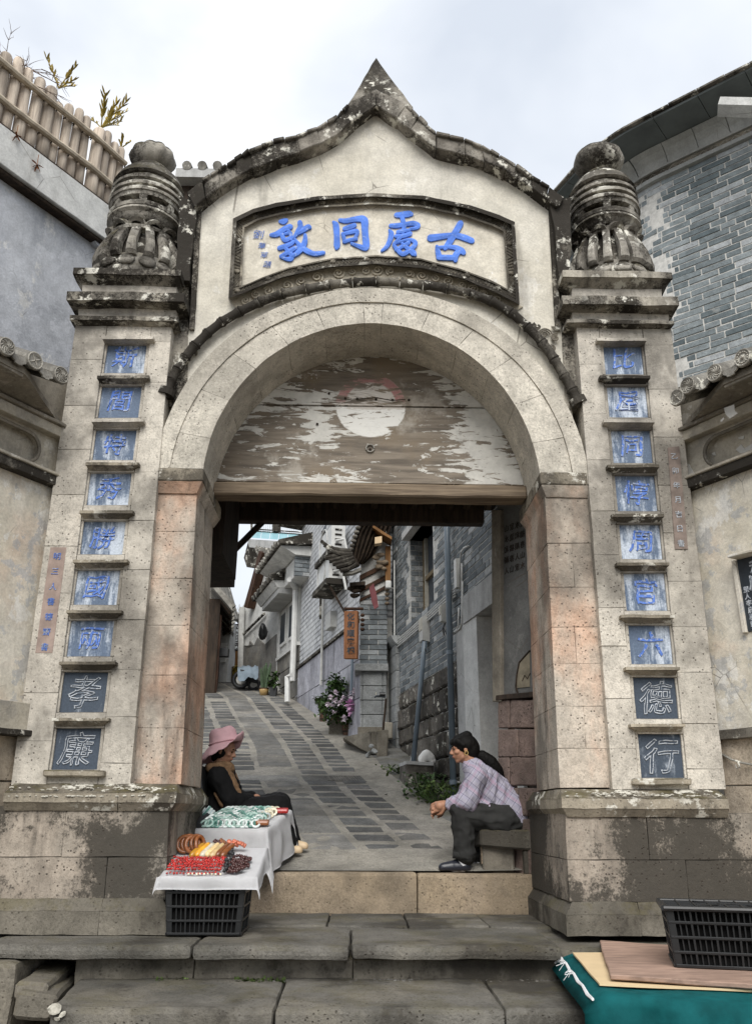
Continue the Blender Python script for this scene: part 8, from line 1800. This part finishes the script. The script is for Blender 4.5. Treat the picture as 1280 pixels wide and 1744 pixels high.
# hat: soft crown, band, wide brim dipping at the back and turned up at the front
mb = MB(); fd = Vector((1, -.15, 0)).normalized(); sd_ = fd.cross(Vector((0, 0, 1))); hu = (Vector((0, 0, 1)) - fd*.22).normalized(); hf = (fd + Vector((0, 0, 1))*.22).normalized(); hc = qh(-.12, 0, .55); n = 40; rings = []
prof = [(0.001, .118), (.045, .118), (.080, .112), (.096, .092), (.101, .055), (.106, .0)]
for r, z in prof: rings.append([hc + hf*(r*1.06*cos(a)) + sd_*(r*.92*sin(a)) + hu*(z*1.0 + (.006*sin(a*3) if z > .1 else 0)) for a in [2*pi*k/n for k in range(n)]])
for j in range(1, 7):
    t = j/6; row = []
    for k in range(n):
        a = 2*pi*k/n; back = (1-cos(a))/2; L = .050 + .060*back; drop = (-.012 - .043*back - .055*back*t)*t + (.075*t*t*max(0, cos(a))**2); ruf = .010*t*sin(a*13)*(.4+.6*back); r = .106 + L*t*.85; row.append(hc + hf*(r*1.06*cos(a)) + sd_*(r*.92*sin(a)) + hu*(drop + ruf))
    rings.append(row)
VV = [[mb.b.verts.new(p) for p in row] for row in rings]
for j in range(len(VV)-1):
    for k in range(n): mb.b.faces.new((VV[j][k], VV[j][(k+1) % n], VV[j+1][(k+1) % n], VV[j+1][k]))
mb.b.faces.new(VV[0]); bmesh.ops.recalc_face_normals(mb.b, faces=mb.b.faces[:]); bmesh.ops.solidify(mb.b, geom=mb.b.faces[:], thickness=.004)
mb.rough(.004, 14); hat = mb.build('sun_hat', M['hatpink'], vo, smooth=True)
MB().tube([hc + hf*(.1075*1.06*cos(a)) + sd_*(.1075*.92*sin(a)) + hu*.012 for a in [2*pi*k/32 for k in range(33)]], .007, 6).build('hat_band', M['hatpink'], vo, smooth=True)
fuse('mask', [('c', qh(.72, -.30, -.10), qh(.80, -.02, -.05), .012, .012)], .005, M['sock'], vo, 1) if False else None
for a_, b_ in (((470, 1452), (494, 1456)), ((480, 1451), (508, 1453))):
    h_, t_ = V_(*a_, -.10 if a_[0] == 470 else .0), V_(*b_, -.10 if a_[0] == 470 else .0); zr = road_z(h_.y)+.03; shoe('shoe', Vector((h_.x-.02, h_.y, zr)), Vector((h_.x+.20, t_.y-.03, zr)), .085, M['beige'], vo, h=.045)
    MB().tube([Vector((h_.x+.10, h_.y-.03+.02*k/4, zr+.062)) for k in range(5)], .006, 5).build('shoe_buckle', M['gold'], vo)
    fuse('ankle', [('c', Vector((h_.x+.02, h_.y, zr+.05)), Vector((h_.x+.02, h_.y, zr+.12)), .036, .04)], .007, M['skin2'], vo, 1)
ch = thing('folding_chair', 'dark metal folding chair under the vendor beside the left pillar', 'chair', V_(360, 1455)); 
for d in (-.22, .20):
    MB().tube([V_(338, 1302, d), V_(345, 1360, d), V_(352, 1402, d)], .012, 7).build('back_post', M['plastic'], ch); MB().tube([V_(346, 1400, d), V_(342, 1462, d)], .012, 7).build('leg', M['plastic'], ch); MB().tube([V_(400, 1402, d), V_(404, 1460, d)], .012, 7).build('leg', M['plastic'], ch)
A = [V_(344, 1400, -.23), V_(404, 1404, -.23), V_(404, 1410, -.23), V_(344, 1406, -.23)]; MB().hexa(A, [p + Vector((0, .44, 0)) for p in A]).bevel(.006).build('seat', M['blackcloth'], ch)
A = [V_(336, 1304, -.22), V_(344, 1304, -.22), V_(351, 1390, -.22), V_(343, 1390, -.22)]; MB().hexa(A, [p + Vector((0, .42, 0)) for p in A]).bevel(.006).build('backrest', M['blackcloth'], ch)
MB().tube([V_(336, 1330, -.26), V_(334, 1345, -.26), V_(338, 1360, -.25)], .010, 6).build('white_clip', M['whitepipe'], ch)
